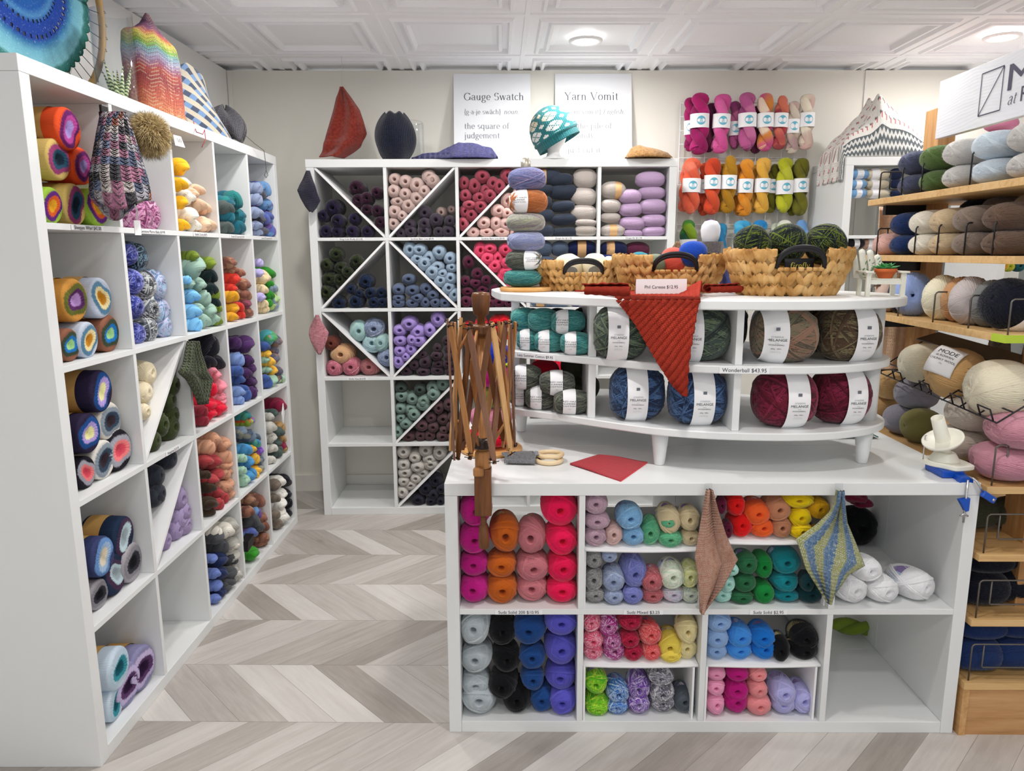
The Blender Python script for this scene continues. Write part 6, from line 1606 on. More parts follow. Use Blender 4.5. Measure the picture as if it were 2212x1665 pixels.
basket('woven_basket', P1.x, 2.50, Z3, .165, .09, .098, 'woven straw basket beside the tweed tower, with cream sleeved balls', 5)
def inball(shape, key, px, py, yd, r, rz, label, band=None, rot=(0, 0, .3)):
    P = onY(px, py, yd); o = put(shape, key, P, r, r * .95, rz, rot, band, 'yarn ball'); tag(o, label, 'yarn', 'yarn balls in the baskets'); return o
for px, rr, s_ in ((1625, .052, 'left'), (1698, .056, 'middle'), (1783, .056, 'right')):
    o = inball('big', 'firefly', px, 528, 2.20, rr, rr * 1.02, 'black and lime flecked ball, %s of the three in the right basket' % s_, rot=(.5, .4, 1.2 + px * .01))
P = Vector((P3.x + .006, 2.12, onY(1698, 574, 2.118).z - .004))
lab = MB().grid(lambda u, v: ((u - .5) * .085, -.012 * math.cos((u - .5) * 2.6), (v - .5) * .050), 16, 4, thick=.001, uvs=False).build('yarn_label', BLACKCARD, None, (P.x, 2.135, P.z))
tag(lab, 'black paper yarn label with yellow lettering, behind the right basket handle', 'label')
LIMEINK = plain('lime_ink', '#c3b84c', .6)
vs, fs, L = serif('firefly', .0112, .15, .06, .22, .09)
MB().add([(x - L / 2, -.0135 * math.cos((x - L / 2) / .085 * 2.6), y - .004) for x, y, z in vs], fs).build('lettering', LIMEINK, lab)
inball('side', 'coralball', 1455, 561, 2.36, .040, .036, 'coral ball in the basket behind the price card', rot=(0, .3, 1.2))
inball('merino', 'royal', 1497, 549, 2.34, .046, .038, 'royal blue ball on top of the middle basket', rot=(0, .3, 1.3))
inball('merino', 'softolive', 1415, 570, 2.36, .036, .030, 'soft olive ball seen through the middle basket handle', rot=(0, 0, 1.4))
inball('side', 'aquaball', 1382, 566, 2.40, .036, .030, 'aqua ball at the left end of the middle basket', rot=(0, .3, 1.2))
for i, (px, py, r) in enumerate(((1225, 568, .05), (1285, 566, .046), (1318, 572, .04))):
    P = onY(px, py + 6, 2.50)
    o = MB().lathe([(.002, .034), (r * .6, .032), (r, .012), (r, -.03), (r * .9, -.034)], 24).build('sleeved_yarn_ball', plain('cream_paper_sleeve', '#eae4c8', .7), None, P, (.3, .25 * (i - 1), 0)); tag(o, 'yarn ball in a cream paper sleeve, %s in the basket by the tower' % ('leftmost', 'second', 'third')[i], 'yarn', 'cream sleeved balls')
    link('window', MB().grid(lambda u, v: (.55 * r * math.cos(2 * PI * u) * v, -(r * 1.005) + .0 - .001, .018 * math.sin(2 * PI * u) * v - .006), 18, 2, closeu=True, uvs=True).mesh('window', plain('grey_tweed_window', '#8a9394', .9, .1, .5, 500)), o)
# ---- foam head with cowl and the brown knitted cone behind the middle basket
BR = knit_mat('brown_speckled_knit', ('#6a4a34', '#a8835e', '#c9aa84'), 30, 30, .8, .4)
P = onY(1446, 560, 2.62)
o = MB().grid(lambda u, v: ((.075 * (1 - v) + .006) * math.cos(2 * PI * u) + .028 * v, (.04 * (1 - v) + .005) * math.sin(2 * PI * u), .165 * v - .06), 28, 16, closeu=True, thick=.003).build('knitted_cone', BR, None, (P.x, 2.62, P.z + .0)); o.location.z = Z3 + .06; tag(o, 'brown speckled pointed knitted hat standing behind the middle basket', 'hat')
P = onY(1535, 500, 2.56)
hd = empty('mannequin', (P.x, 2.56, Z3), 0, 'smooth white foam display head wearing a speckled grey cowl, behind the blue ball', 'display head')
hz = P.z - Z3
MB().lathe([(.04, .001), (.04, .01), (.02, .03), (.02, hz - .045), (.026, hz - .034), (.031, hz - .016), (.0335, hz + .004), (.031, hz + .020), (.021, hz + .034), (.003, hz + .039)], 36).build('head', plain('white_foam', '#dcdfe6', .6), hd)
TW = knit_mat('grey_tweed_knit', ('#4c5058', '#7c7868', '#5c5a70', '#8c8474'), 50, 24, .7, .3)
MB().grid(lambda u, v: ((.040 + .004 * math.sin(5 * u * 2 * PI + 4 * v) + .012 * v) * math.cos(2 * PI * u), (.036 + .004 * math.sin(5 * u * 2 * PI)) * math.sin(2 * PI * u), hz - .034 - .085 * v), 48, 14, closeu=True, thick=.004).build('cowl', TW, hd)
o = cloth('knitted_shawl', knit_mat('violet_blue_knit', '#4a55a4', 30, 40, .8), 'violet blue knitted cloth hanging behind the right end of the middle basket', 'cloth',
          lambda u, v: (onY(1568, 560, 2.60).x + (u - .5) * .07 + .02 * v, 2.60 + .02 * math.sin(7 * u), Z3 + .085 * (1 - v) + .004 + .02 * math.sin(PI * u) * (1 - v)), 20, 20)
# ---- price card
def onplane(px, py, yd): return onY(px, py, yd)
P = onY(1428, 619, 2.09)
pc = empty('price_card', (P.x, 2.09, Z3 + .0055), .0, 'small white folded price card lying against the middle basket', 'price card')
m = MB(); wd = .072; hh = .0465
m.box(-wd, -.004, 0, wd, -.003, hh); m.add([(-wd, -.0035, hh), (wd, -.0035, hh), (wd, .022, 0), (-wd, .022, 0)], [(0, 1, 2, 3)])
m.build('card', PAPER, pc)
lettering('Phil Caresse $12.95', .0125, INK, pc, (0, -.0048, .020), sx=.95)
# ---- red knitted shawl over the edge
def redpat(t, uv, u, v):
    n = t.noise(t.coord(), 70, 3)
    return t.mix(n, '#a32c20', '#cf4a34')
RIB = NT('rust_red_ribbed_knit', .9, .1)
uv = RIB.sep(RIB.coord('UV')); n = RIB.noise(RIB.coord(), 80, 3)
RIB.base(RIB.mix(n, '#a83226', '#d04c38'))
kv = RIB.math('SINE', RIB.math('MULTIPLY', RIB.math('ADD', uv[1], RIB.math('MULTIPLY', RIB.math('ABSOLUTE', RIB.math('SINE', RIB.math('MULTIPLY', uv[0], 26 * PI))), .008)), 520.0))
RIB.bump(RIB.math('ADD', RIB.math('MULTIPLY', kv, .6), n), .9, .0025)
# plan of the hanging part, in the vertical plane of the shelf edge: (left, right) edges from the top down
SHL = [(1330, 648), (1345, 665), (1372, 700), (1398, 745), (1425, 790), (1450, 828), (1472, 850)]
SHR = [(1512, 648), (1507, 665), (1500, 705), (1493, 745), (1487, 790), (1484, 828), (1482, 856)]
def interp(L, t):
    x = t * (len(L) - 1); i = min(int(x), len(L) - 2); f = x - i
    return L[i][0] * (1 - f) + L[i + 1][0] * f, L[i][1] * (1 - f) + L[i + 1][1] * f
def shawl_hang(u, v):
    a = interp(SHL, v); b = interp(SHR, v)
    px, py = a[0] * (1 - u) + b[0] * u, a[1] * (1 - u) + b[1] * u
    yd = 1.925 - .006 * (v > .02) - .0
    xx = onY(px, py, 1.94).x
    # lie just in front of the curved edge
    ye = np.interp(xx, [p[0] for p in PL[2:12]], [p[1] for p in PL[2:12]]) - .040
    P = onY(px, py, float(ye))
    rib = .0055 * abs(math.sin((px * .62 + py * .55 + 6 * math.sin(py * .02)) * .30))
    return (P.x, P.y - rib - .012 * v * math.sin(PI * u), P.z)
def shawl_top(u, v):
    # from the edge back under the basket, gathered at both ends
    a = shawl_hang(u, 0)
    x = a[0] + (u - .5) * .20 * v; y = a[1] + .013 + v * .36
    e = abs(u - .5) * 2
    if y > 2.25: y = 2.25 + (y - 2.25) * .3
    lump = .028 * max(0, e - .55) / .45 * math.sin(PI * min(1, v * 1.3)) * (1 + .4 * math.sin(9 * v + 4 * u))
    return (x, y, Z3 + .0055 + lump + .0015 * abs(math.sin(60 * u)))
m = MB()
m.grid(shawl_hang, 110, 110, thick=.004); m.grid(lambda u, v: shawl_top(u, 1 - v), 60, 24, thick=.004)
def join(u, v):
    a = Vector(shawl_hang(u, 0)); b = Vector(shawl_top(u, 0)); q = v * PI / 2
    return (a.x * (1 - v) + b.x * v, a.y + (b.y - a.y) * (1 - math.cos(q)), a.z + (b.z - a.z) * math.sin(q))
m.grid(lambda u, v: join(u, 1 - v), 60, 5, thick=.003)
o = m.build('knitted_shawl', RIB.m); tag(o, 'rust red ribbed triangular shawl hanging over the front of the display shelf', 'shawl')
def roll(px, py, L, rr, yaw, label, seed):
    P = onZ(px, py, Z3 + rr)
    def fn(u, v):
        q = 2.6 * PI * u; r = rr * (.45 + .55 * u) * (1 + .10 * math.sin(3 * v + seed) + .05 * math.sin(31 * v)); s = (v - .5) * L
        return (s + .006 * math.sin(5 * u), r * math.cos(q), r * math.sin(q) * .8)
    return cloth('knitted_end', RIB.m, None, None, fn, 44, 70, .003, o)
for (px, py, L, rr, yaw) in ((1312, 628, .13, .024, -.45), (1556, 622, .12, .020, .35)):
    P = onZ(px, py, Z3 + rr); q = roll(px, py, L, rr, yaw, '', px)
    q.location = (P.x, max(2.02, min(P.y, 2.16)), Z3 + rr * 1.02); q.rotation_euler = (0, 0, yaw)
# ================================================================ wooden yarn swift clamped to the counter edge
SWX, SWY = -.1085, 1.858
SW = empty('yarn_swift', (SWX, SWY, 0), 0, 'folded wooden umbrella yarn swift clamped to the left front edge of the counter', 'yarn swift')
MB().box(-.0225, -.021, .674, .0225, .0225, .803, .003).build('clamp_block', WALNUT, SW)
MB().box(-.020, -.018, .7626, .020, .090, .780, .003).build('clamp_jaw', WALNUT, SW)
MB().lathe([(.0075, .672), (.0075, .645), (.012, .64), (.0145, .60), (.0135, .580), (.010, .576)], 18).build('clamp_screw', WALNUT, SW)
m = MB()
for i in range(5): m.lathe([(.0075, .672 - i * .0055), (.0095, .6695 - i * .0055), (.0075, .667 - i * .0055)], 16, cap=False)
m.build('screw_thread', WALNUT, SW)
MB().lathe([(.019, .803), (.021, .806), (.021, .845), (.017, .850), (.0105, .853), (.0105, 1.185)], 28).build('shaft', CHERRY, SW)
MB().box(-.024, -.036, .788, .004, -.022, .812, .005).tube([(-.010, -.024, .800), (-.004, -.01, .806)], .006, 10).build('thumb_screw', CHERRY, SW)
for z, mat in ((1.172, WALNUT), (.872, plain('dark_turned_wood', '#2a1810', .3, .4))):
    MB().lathe([(.012, z - .014), (.030, z - .012), (.033, z - .007), (.029, z - .001), (.033, z + .006), (.030, z + .012), (.014, z + .014)], 30).build('hub', mat, SW)
MB().lathe([(.0105, 1.184), (.0105, 1.205), (.020, 1.212), (.0235, 1.240), (.0245, 1.258), (.021, 1.266), (.002, 1.268)], 28, cap=False).build('knob', WALNUT, SW)
R_ = random.Random(5); NS = 9
for i in range(NS):
    for s in (-1, 1):
        a0 = 2 * PI * i / NS + .2; a1 = a0 + s * .72
        r0 = .082 + (.004 if s > 0 else -.003) + R_.uniform(-.003, .004); r1 = .083 + (.004 if s > 0 else -.003) + R_.uniform(-.003, .006)
        P0 = Vector((r0 * math.cos(a0), r0 * math.sin(a0), 1.188 + R_.uniform(-.008, .012))); P1 = Vector((r1 * math.cos(a1), r1 * math.sin(a1), .850 + R_.uniform(-.016, .012)))
        d = (P1 - P0).normalized(); mid = (P0 + P1) / 2; out = Vector((mid.x, mid.y, 0)).normalized(); sd = d.cross(out).normalized(); out = sd.cross(d).normalized()
        if s < 0: P0 -= out * .006; P1 -= out * .006
        m = MB(); w_, t_ = .0078, .0026; n = 10; vs = []
        for k in range(n + 1):
            q = k / n; c = P0 * (1 - q) + P1 * q
            ww = w_ * (1 if 0 < k < n else .55)
            vs += [c + sd * ww + out * t_, c - sd * ww + out * t_, c - sd * ww - out * t_, c + sd * ww - out * t_]
        fs = [(3, 2, 1, 0), (4 * n, 4 * n + 1, 4 * n + 2, 4 * n + 3)]
        for k in range(n):
            for e in range(4): fs.append((4 * k + e, 4 * k + (e + 1) % 4, 4 * k + 4 + (e + 1) % 4, 4 * k + 4 + e))
        m.add(vs, fs)
        sl = m.build('slat', (CHERRY, CHERRYLIGHT, DARKSLAT, WALNUT, CHERRY)[R_.randrange(5)], SW)
        for q in (.018, .982):
            c = P0 * (1 - q) + P1 * q + out * .004
            k = Vector((R_.uniform(-.4, .4), 0, R_.uniform(-.5, .5)))
            MB().tube([c - sd * .012, c - sd * .004 + out * .002, c + sd * .004 + out * .002, c + sd * .013 + k * .01], .0012, 6).tube([c - d * .004, c + out * .003, c + d * .004 + sd * .006], .0012, 6).build('cord_tie', plain('black_cord', '#141216', .8), sl)
    a = 2 * PI * i / NS + .2
    for zh, zr, rr in ((1.172, 1.10, .07), (.872, .93, .068)):
        if i % 2 == 0:
            MB().tube([(.028 * math.cos(a), .028 * math.sin(a), zh), (rr * math.cos(a), rr * math.sin(a), zr)], .0042, 6).build('spoke', CHERRY, SW)

# ================================================================ ball winder
BW = empty('ball_winder', (1.188, 1.985, CT), .0, 'ivory plastic ball winder with blue clamp at the right front corner of the counter', 'ball winder')
m = MB()
base = [(-.055, .022), (-.05, -.005), (-.02, -.05), (.0, -.062), (.044, -.050), (.050, -.04), (.050, .0), (.03, .045), (-.02, .055), (-.05, .04)]
def sm_prism(poly, z0, z1, m, bev=.003):
    n = len(poly); P = []
    for i in range(n):
        p0, p1, p2, p3 = [Vector(poly[(i + k) % n]) for k in (-1, 0, 1, 2)]
        for k in range(4):
            t = k / 4; q = .5 * ((2 * p1) + (p2 - p0) * t + (2 * p0 - 5 * p1 + 4 * p2 - p3) * t * t + (3 * p1 - p0 - 3 * p2 + p3) * t ** 3); P.append((q.x, q.y))
    n = len(P); vs = []
    for e, z in ((-bev, z0), (0, z0 + bev), (0, z1 - bev), (-bev, z1)): vs += [(x, y, z) for x, y in grow(P, e)]
    fs = [tuple(range(n - 1, -1, -1)), tuple(3 * n + k for k in range(n))] + [(r * n + k, r * n + (k + 1) % n, (r + 1) * n + (k + 1) % n, (r + 1) * n + k) for r in range(3) for k in range(n)]
    m.add(vs, fs); return m
sm_prism(base, .021, .036, MB()).build('base', IVORY, BW)
m = MB().lathe([(.040, .036), (.038, .040), (.027, .058), (.024, .060)], 36, Matrix.Translation((-.006, .002, 0)))
m.build('cone', IVORY, BW)
MB().box(-.040, -.055, .001, .020, .035, .021, .003).box(-.010, -.088, -.008, .022, -.050, .014, .002).box(-.014, -.092, -.026, -.009, -.075, .012).box(.017, -.092, -.026, .022, -.075, .012).build('clamp', BLUEPLASTIC, BW)
MB().lathe([(.0028, -.110), (.0028, .010)], 12, Matrix.Translation((.004, -.098, 0))).build('screw', STEEL, BW)
MB().add([(-.016, -.104, -.045), (.012, -.104, -.040), (.012, -.104, -.075), (.004, -.104, -.078), (-.016, -.090, -.045), (.012, -.090, -.040), (.012, -.090, -.075), (.004, -.090, -.078)], [(0, 1, 2, 3), (7, 6, 5, 4), (0, 4, 5, 1), (1, 5, 6, 2), (2, 6, 7, 3), (3, 7, 4, 0)]).build('clamp_foot', BLUEPLASTIC, BW)
MB().tube([(-.006, -.098, -.092), (.004, -.098, -.084), (.014, -.098, -.092)], .003, 8).build('wing_nut', STEEL, BW)
MB().tube([(.016, -.070, .012), (.020, -.098, .012), (.024, -.104, .008), (.042, -.106, -.022)], .0034, 10).build('crank', STEEL, BW)
q = MB().box(-.021, -.007, -.009, .021, .007, .009, .003).build('crank_handle', BLUEPLASTIC, BW, (.056, -.108, -.034), (0, .55, .1))
MB().lathe([(.004, 0), (.004, .002)], 14, Matrix.Rotation(PI / 2, 4, 'X')).build('screw_head', STEEL, q, (.012, -.007, 0))
TL = Matrix.Translation((-.004, .0, .060)) @ Matrix.Rotation(-.42, 4, 'Y') @ Matrix.Rotation(.18, 4, 'X')
m = MB().lathe([(.012, -.002), (.012, .020), (.030, .028), (.040, .034)], 36, TL, cap=False); m.build('gear_housing', IVORY, BW)
MB().lathe([(.012, .034), (.049, .036), (.053, .043), (.053, .047), (.049, .045), (.014, .042)], 44, TL, cap=False).build('dish', IVORY, BW)
MB().lathe([(.019, .042), (.0165, .115), (.0145, .115), (.0145, .060)], 32, TL, cap=False).build('spindle', IVORY, BW)
MB().tube([(-.055, .02, .034), (-.055, .02, .100), (-.052, .02, .104)], .0018, 8).build('yarn_guide', STEEL, BW)

# ================================================================ small things on the counter
P = onZ(1186, 998, CT)
rt = empty('ring_toy', (P.x, P.y, CT), .1, 'two pale beech rings tied to a grey knitted cloth, on the counter', 'teething ring')
def torus(R, r, M, n=48, k=14):
    return MB().tube([M @ Vector((R * math.cos(2 * PI * i / n), R * math.sin(2 * PI * i / n), 0)) for i in range(n)], r, k, closed=True)
torus(.037, .0068, Matrix.Translation((0, 0, .0072))).build('ring', BEECH, rt)
torus(.037, .0068, Matrix.Translation((.004, .012, .021)) @ Matrix.Rotation(-.06, 4, 'X')).build('ring', BEECH, rt)
GK = knit_mat('grey_ribbed_knit', ('#7a7a80', '#a3a3a8', '#8a8a90'), 22, 26, 1.2, .3, .004)
MB().grid(lambda u, v: (-.045 - .090 * u + .004 * math.sin(v * 9), -.030 + .085 * v + .018 * u, .004 + .021 * math.sin(PI * min(1, max(0, v))) ** .5 * (1 - .35 * u) + .002 * abs(math.sin(v * 26))), 30, 36, thick=.003).build('knitted_cloth', GK, rt)
MB().tube([(-.036 + .010 * math.cos(a), .006 + .016 * 0 + (i - 4) * .0042, .014 + .014 * math.sin(a)) for i in range(9) for a in [2 * PI * k / 10 for k in range(10)]], .0022, 6).build('yarn_wrap', plain('grey_yarn', '#8f8f96', .9, .1, .1, 200, .4), rt)
RK = knit_mat('bright_red_knit', ('#c4102a', '#e31b34', '#d0142c'), 60, 50, 1.0, .2)
ca, cb, cc, cd = onZ(1231, 1000, CT + .006), onZ(1293, 981, CT + .006), onZ(1399, 996, CT + .006), onZ(1341, 1036, CT + .006)
cloth('knitted_swatch', RK, 'bright red knitted square lying flat on the counter', 'swatch', lambda u, v: tuple((ca * (1 - u) * (1 - v) + cd * u * (1 - v) + cb * (1 - u) * v + cc * u * v) + Vector((0, 0, .0015 * math.sin(40 * v) * (u * (1 - u)) + .002 * math.sin(u * 5)))), 40, 40, .005)
P = onZ(1905, 945, CT)
cloth('knitted_swatch', knit_mat('teal_crochet', ('#2c7c80', '#4fa0a0'), 30, 20, 1.0, .4), 'teal crochet piece on the counter behind the display shelf leg', 'swatch', lambda u, v: (1.02 + .16 * u, 2.36 + .10 * v, CT + .006 + .01 * math.sin(9 * u) ** 2), 30, 16, .004)

# ---- cloths clipped to the counter front
def clip(px, py, yd, label):
    P = onY(px, py, yd); c = empty('clip_hook', P, 0, label, 'hook', 'clear clip hooks')
    MB().box(-.010, -.001, -.010, .010, .006, .010, .002).build('plate', GLASS, c)
    MB().tube([(0, -.002, -.004), (0, -.010, -.010), (0, -.012, -.004)], .002, 8).build('hook', GLASS, c)
clip(1531, 1052, 1.876, 'clear plastic hook holding the peach knitted cloth'); clip(1813, 1052, 1.876, 'clear plastic hook holding the blue and yellow cloth')
def hang(pl, pr, mat, label, yd, nu, nv, fold, thick=.004, cat='dishcloth', plane='y'):
    def fn(u, v):
        a = interp(pl, v); b = interp(pr, v)
        px, py = a[0] * (1 - u) + b[0] * u, a[1] * (1 - u) + b[1] * u
        P = (onY if plane == 'y' else onX)(px, py, yd)
        d = fold(u, v)
        return (P.x, P.y - d, P.z) if plane == 'y' else (P.x + d, P.y, P.z)
    return cloth('knitted_cloth', mat, label, cat, fn, nu, nv, thick)
GARTER = lambda name, cols, nu, nv: knit_mat(name, cols, nu, nv, 1.3, .3, .004)
hang([(1528, 1056), (1518, 1110), (1508, 1165), (1502, 1205), (1508, 1240), (1512, 1280), (1514, 1320)], [(1538, 1056), (1550, 1100), (1566, 1150), (1581, 1185), (1592, 1205), (1560, 1265), (1518, 1321)],
     GARTER('peach_garter_knit', ('#dd9478', '#eeb296', '#f4c4ac'), 26, 54), 'peach knitted dishcloth hanging by one corner from the counter edge', 1.868, 40, 60, lambda u, v: .012 * math.sin(PI * min(1, u * 1.6)) * v + .006 * math.sin(u * 8))
def bypat(t, uv, u, v):
    n = t.noise(t.coord(), 150, 2, .7)
    s = t.smooth(t.math('SINE', t.math('ADD', t.math('MULTIPLY', uv[0], 21.0), t.math('MULTIPLY', n, 2.2))), -.35, .35)
    a = t.ramp(n, [(.35, '#4f82bb'), (.6, '#8fb4dc'), (.7, '#dfe8ea')]); b = t.ramp(n, [(.35, '#c0c674'), (.55, '#dfe2a6'), (.7, '#eef0d8')])
    return t.mix(s, a, b)
hang([(1808, 1058), (1804, 1082), (1790, 1105), (1760, 1132), (1718, 1162), (1738, 1225), (1784, 1298)], [(1819, 1058), (1822, 1090), (1828, 1130), (1848, 1175), (1868, 1222), (1835, 1240), (1792, 1300)],
     knit_mat('blue_yellow_garter_knit', '#88aacc', 34, 50, 1.3, .3, .004, bypat), 'blue and yellow striped knitted dishcloth hanging by one corner from the counter edge', 1.868, 46, 60, lambda u, v: .010 * math.sin(PI * u) + .006 * math.sin(u * 9 + 2 * v))
# ---- swatches on the left side of the back shelf
hang([(663, 369), (655, 388), (648, 400), (643, 411), (650, 428), (660, 445), (670, 457)], [(668, 369), (674, 385), (681, 402), (686, 418), (692, 434), (684, 448), (674, 458)], knit_mat('navy_violet_knit', ('#0e0d22', '#221c3c'), 20, 24, 1, .5),
     'dark navy knitted swatch hanging on the upper left edge of the back shelf', 3.60, 20, 24, lambda u, v: .012 * math.sin(PI * u), cat='swatch')
hang([(684, 680), (676, 695), (670, 708), (668, 722), (672, 736), (680, 752), (689, 765)], [(687, 680), (694, 694), (702, 706), (710, 718), (706, 734), (700, 750), (692, 765)], knit_mat('pink_boucle_knit', ('#b45a6e', '#d98c98', '#e8aab0'), 20, 24, 1, .8),
     'dusty pink diamond shaped knitted swatch hanging on the left edge of the back shelf', 3.61, 20, 24, lambda u, v: .010 * math.sin(PI * u), cat='swatch')
hang([(404, 738), (398, 762), (394, 785), (384, 803), (398, 815), (414, 840), (428, 870)], [(414, 738), (424, 765), (436, 785), (448, 805), (458, 822), (446, 840), (432, 872)], knit_mat('olive_textured_knit', ('#262e12', '#3c4820', '#4c5a2a'), 14, 20, 1.4, .6, .006),
     'dark olive textured knitted cloth hanging between cubbies of the left shelf', -1.128, 26, 30, lambda u, v: .02 * math.sin(PI * u) + .01 * math.sin(11 * u), .006, 'cloth', 'x')
MB().tube([onX(408, 735, -1.135), onX(409, 739, -1.128)], .004, 8)

# ================================================================ miniature chair with a succulent
CH = empty('miniature_chair', (1.035, 2.135, Z3), -.12, 'chalky white miniature garden chair planter on the right end of the display top', 'planter')
for i in range(4):
    x = -.040 + i * .0225
    h_ = (.115, .128, .126, .112)[i]
    MB().grid(lambda u, v: (x + (u - .5) * .0195 - .018 - .000, .030 + .045 * v, .052 + (h_ - .052) * v + .006 * math.sin(PI * u) * v), 4, 6, thick=.004, uvs=False).build('back_slat', WHITEPAINTWOOD, CH)
for sx in (-1, 1):
    MB().box(-.006 + sx * .047, -.040, 0, .006 + sx * .047, -.030, .066).build('leg', WHITEPAINTWOOD, CH)
    MB().box(-.006 + sx * .047, .035, 0, .006 + sx * .047, .045, .066).build('leg', WHITEPAINTWOOD, CH)
    MB().box(sx * .048 - .011, -.048, .066, sx * .048 + .011, .046, .071, .001).build('arm', WHITEPAINTWOOD, CH)
MB().box(-.050, -.038, .034, .050, -.031, .046).build('apron', WHITEPAINTWOOD, CH)
for i in range(3): MB().box(-.046, -.030 + i * .022, .046, .046, -.012 + i * .022, .050).build('seat_slat', WHITEPAINTWOOD, CH)
pt = empty('potted_succulent', (1.042, 2.128, Z3 + .0505), 0, 'small green succulent in a terracotta pot sitting in the miniature chair', 'plant')
MB().lathe([(.018, 0), (.026, .017), (.029, .017), (.030, .027), (.027, .027), (.025, .020), (.002, .020)], 28, cap=False).build('pot', TERRACOTTA, pt)
LEAF = plain('succulent_green', '#3f8a4c', .5, .3, .15, 60)
for r_, n_l, tl, L in ((0, 7, .35, .042), (1, 6, .8, .034), (2, 4, 1.25, .024)):
    for k in range(n_l):
        a = 2 * PI * k / n_l + r_ * .5
        m = MB(); n = 8; vs = []
        for i in range(n + 1):
            q = i / n; rad = .009 * math.sin(PI * min(1, .15 + .85 * q)) ** .7 * (1 - q ** 4) + .0006
            c = Vector((L * q * math.cos(tl), 0, .020 + L * q * math.sin(tl) * .8 + .004))
            for e in range(8): b = 2 * PI * e / 8; vs.append(Matrix.Rotation(a, 3, 'Z') @ (c + Vector((-math.sin(tl) * math.sin(b) * rad * .35, math.cos(b) * rad, math.cos(tl) * math.sin(b) * rad * .45))))
        fs = [(i * 8 + e, i * 8 + (e + 1) % 8, (i + 1) * 8 + (e + 1) % 8, (i + 1) * 8 + e) for i in range(n) for e in range(8)]
        m.add(vs, fs, True).build('leaf', LEAF, pt)
m = MB(); Rn = random.Random(2)
for i in range(46):
    p = Vector((Rn.uniform(-.045, .02), .028 + Rn.uniform(0, .03), .05 + Rn.uniform(0, .055))); d = Vector((Rn.uniform(-1, 1), -.4, Rn.uniform(-.2, 1))).normalized() * .008
    m.tube([p - Vector((0, .012, 0)), p + d * .5 - Vector((0, .014, 0)), p + d - Vector((0, .012, 0))], [.0012, .0016, .0003], 5)
m.build('trailing_sprigs', plain('sage_sprig', '#6f8f6c', .7, .2, .1), CH)

# ================================================================ on top of the back shelf
TB = BS.H
def wallsign(name, px0, px1, label, lines):
    a = onY(px0, 340, 3.975); b = onY(px1, 340, 3.975); cx = (a.x + b.x) / 2; wd = b.x - a.x
    yb = wall_y(cx) - .095; lean = math.atan2(.088, .49)
    s = empty(name, (cx, yb, TB), WROT, label, 'sign', 'definition signs on the back shelf')
    f = MB().box(-wd / 2, 0, .001, wd / 2, .012, .492, .001).build('board', plain('pale_white_board', '#f2f4f8', .45, .3, .005), s, (0, 0, 0), (-lean, 0, 0))
    for kind, txt, xh, x, zb, col, sl in lines:
        vs, fs, L = serif(txt, xh, sl)
        MB().add([(x + a_, -.0012, zb + b_) for a_, b_, c in vs], fs).build('lettering', col, f)
    return s
LG = plain('slate_grey_ink', '#5c5e66', .7, .1); LP = plain('soft_grey_ink', '#80828a', .7, .1)
lx = -.150
wallsign('wall_sign', 980, 1147, 'white sign with the words Gauge Swatch, leaning on the wall at left', [('s', 'Gauge Swatch', .0255, lx, .352, LG, 0), ('s', '{g-a-je swäch}', .0165, lx + .003, .278, LP, 0), ('s', 'noun.', .0165, lx + .212, .278, LP, .25),
     ('s', 'the square of', .0205, lx + .002, .200, LP, 0), ('s', 'judgement', .0205, lx + .002, .150, LP, 0)])
wallsign('wall_sign', 1201, 1369, 'white sign with the words Yarn Vomit, behind the teal patterned hat', [('s', 'Yarn Vomit', .0275, lx - .005, .352, LG, 0), ('s', '{yärn vom-it}', .0165, lx + .003, .278, LP, 0), ('s', 'English.', .0165, lx + .200, .278, LP, .25),
     ('s', 'the pile of', .0205, lx + .062, .200, LP, 0), ('s', 'insanity', .0205, lx + .010, .150, LP, 0), ('s', 'just cut it', .0205, lx + .010, .072, LP, 0)])
# red pointed cloth hung from the ceiling
hang([(737, 189), (728, 212), (722, 240), (714, 268), (706, 295), (700, 320), (692, 341)], [(741, 189), (758, 212), (776, 238), (784, 262), (791, 288), (778, 316), (742, 341)], knit_mat('brick_red_knit', ('#6e231c', '#8c3226', '#9c4234'), 40, 60, .6, .6),
     'brick red knitted shawl hanging in a point above the back shelf', 3.80, 36, 50, lambda u, v: .035 * math.sin(PI * u) * (.3 + v) + .012 * math.sin(9 * u + 2 * v) + .008 * math.sin(26 * v) * (v > .7), cat='shawl')
P = onY(739, 188, 3.80)
o = MB().tube([(P.x, P.y, P.z - .004), (P.x + .004, P.y, CEIL - .002)], .0009, 6).build('hanging_thread', plain('pale_thread', '#c8c2b4', .8)); tag(o, 'thin thread from the ceiling to the tip of the brick red shawl', 'thread')
# jar with a navy hat
P = onY(872, 335, 3.78)
jr = empty('glass_jar', (P.x + .025, 3.80, TB), 0, 'clear glass jar under the navy hat on the back shelf', 'jar')
MB().lathe([(.005, .001), (.070, .001), (.076, .008), (.076, .185), (.070, .195), (.070, .185), (.072, .178), (.072, .012), (.005, .006)], 40, cap=False).build('glass', GLASS, jr)
NV = knit_mat('navy_rib_knit', ('#0f1220', '#1a2034'), 60, 30, .7, .4)
P = onY(856, 340, 3.76)
o = MB().grid(lambda u, v: ((.115 * (math.sin(PI * (.12 + .80 * v)) ** .55) * (1 + .05 * math.sin(3 * 2 * PI * u + 1) + .03 * math.sin(5 * 2 * PI * u + 5 * v))) * math.cos(2 * PI * u) * .88, (.085 * math.sin(PI * (.12 + .80 * v)) ** .55) * math.sin(2 * PI * u), .002 + .222 * v + .006 * math.sin(6 * 2 * PI * u) * v), 54, 28, closeu=True, thick=.004).build('knitted_hat', NV, None, (P.x, 3.73, TB)); tag(o, 'navy knitted hat pulled over a glass jar on the back shelf', 'hat')
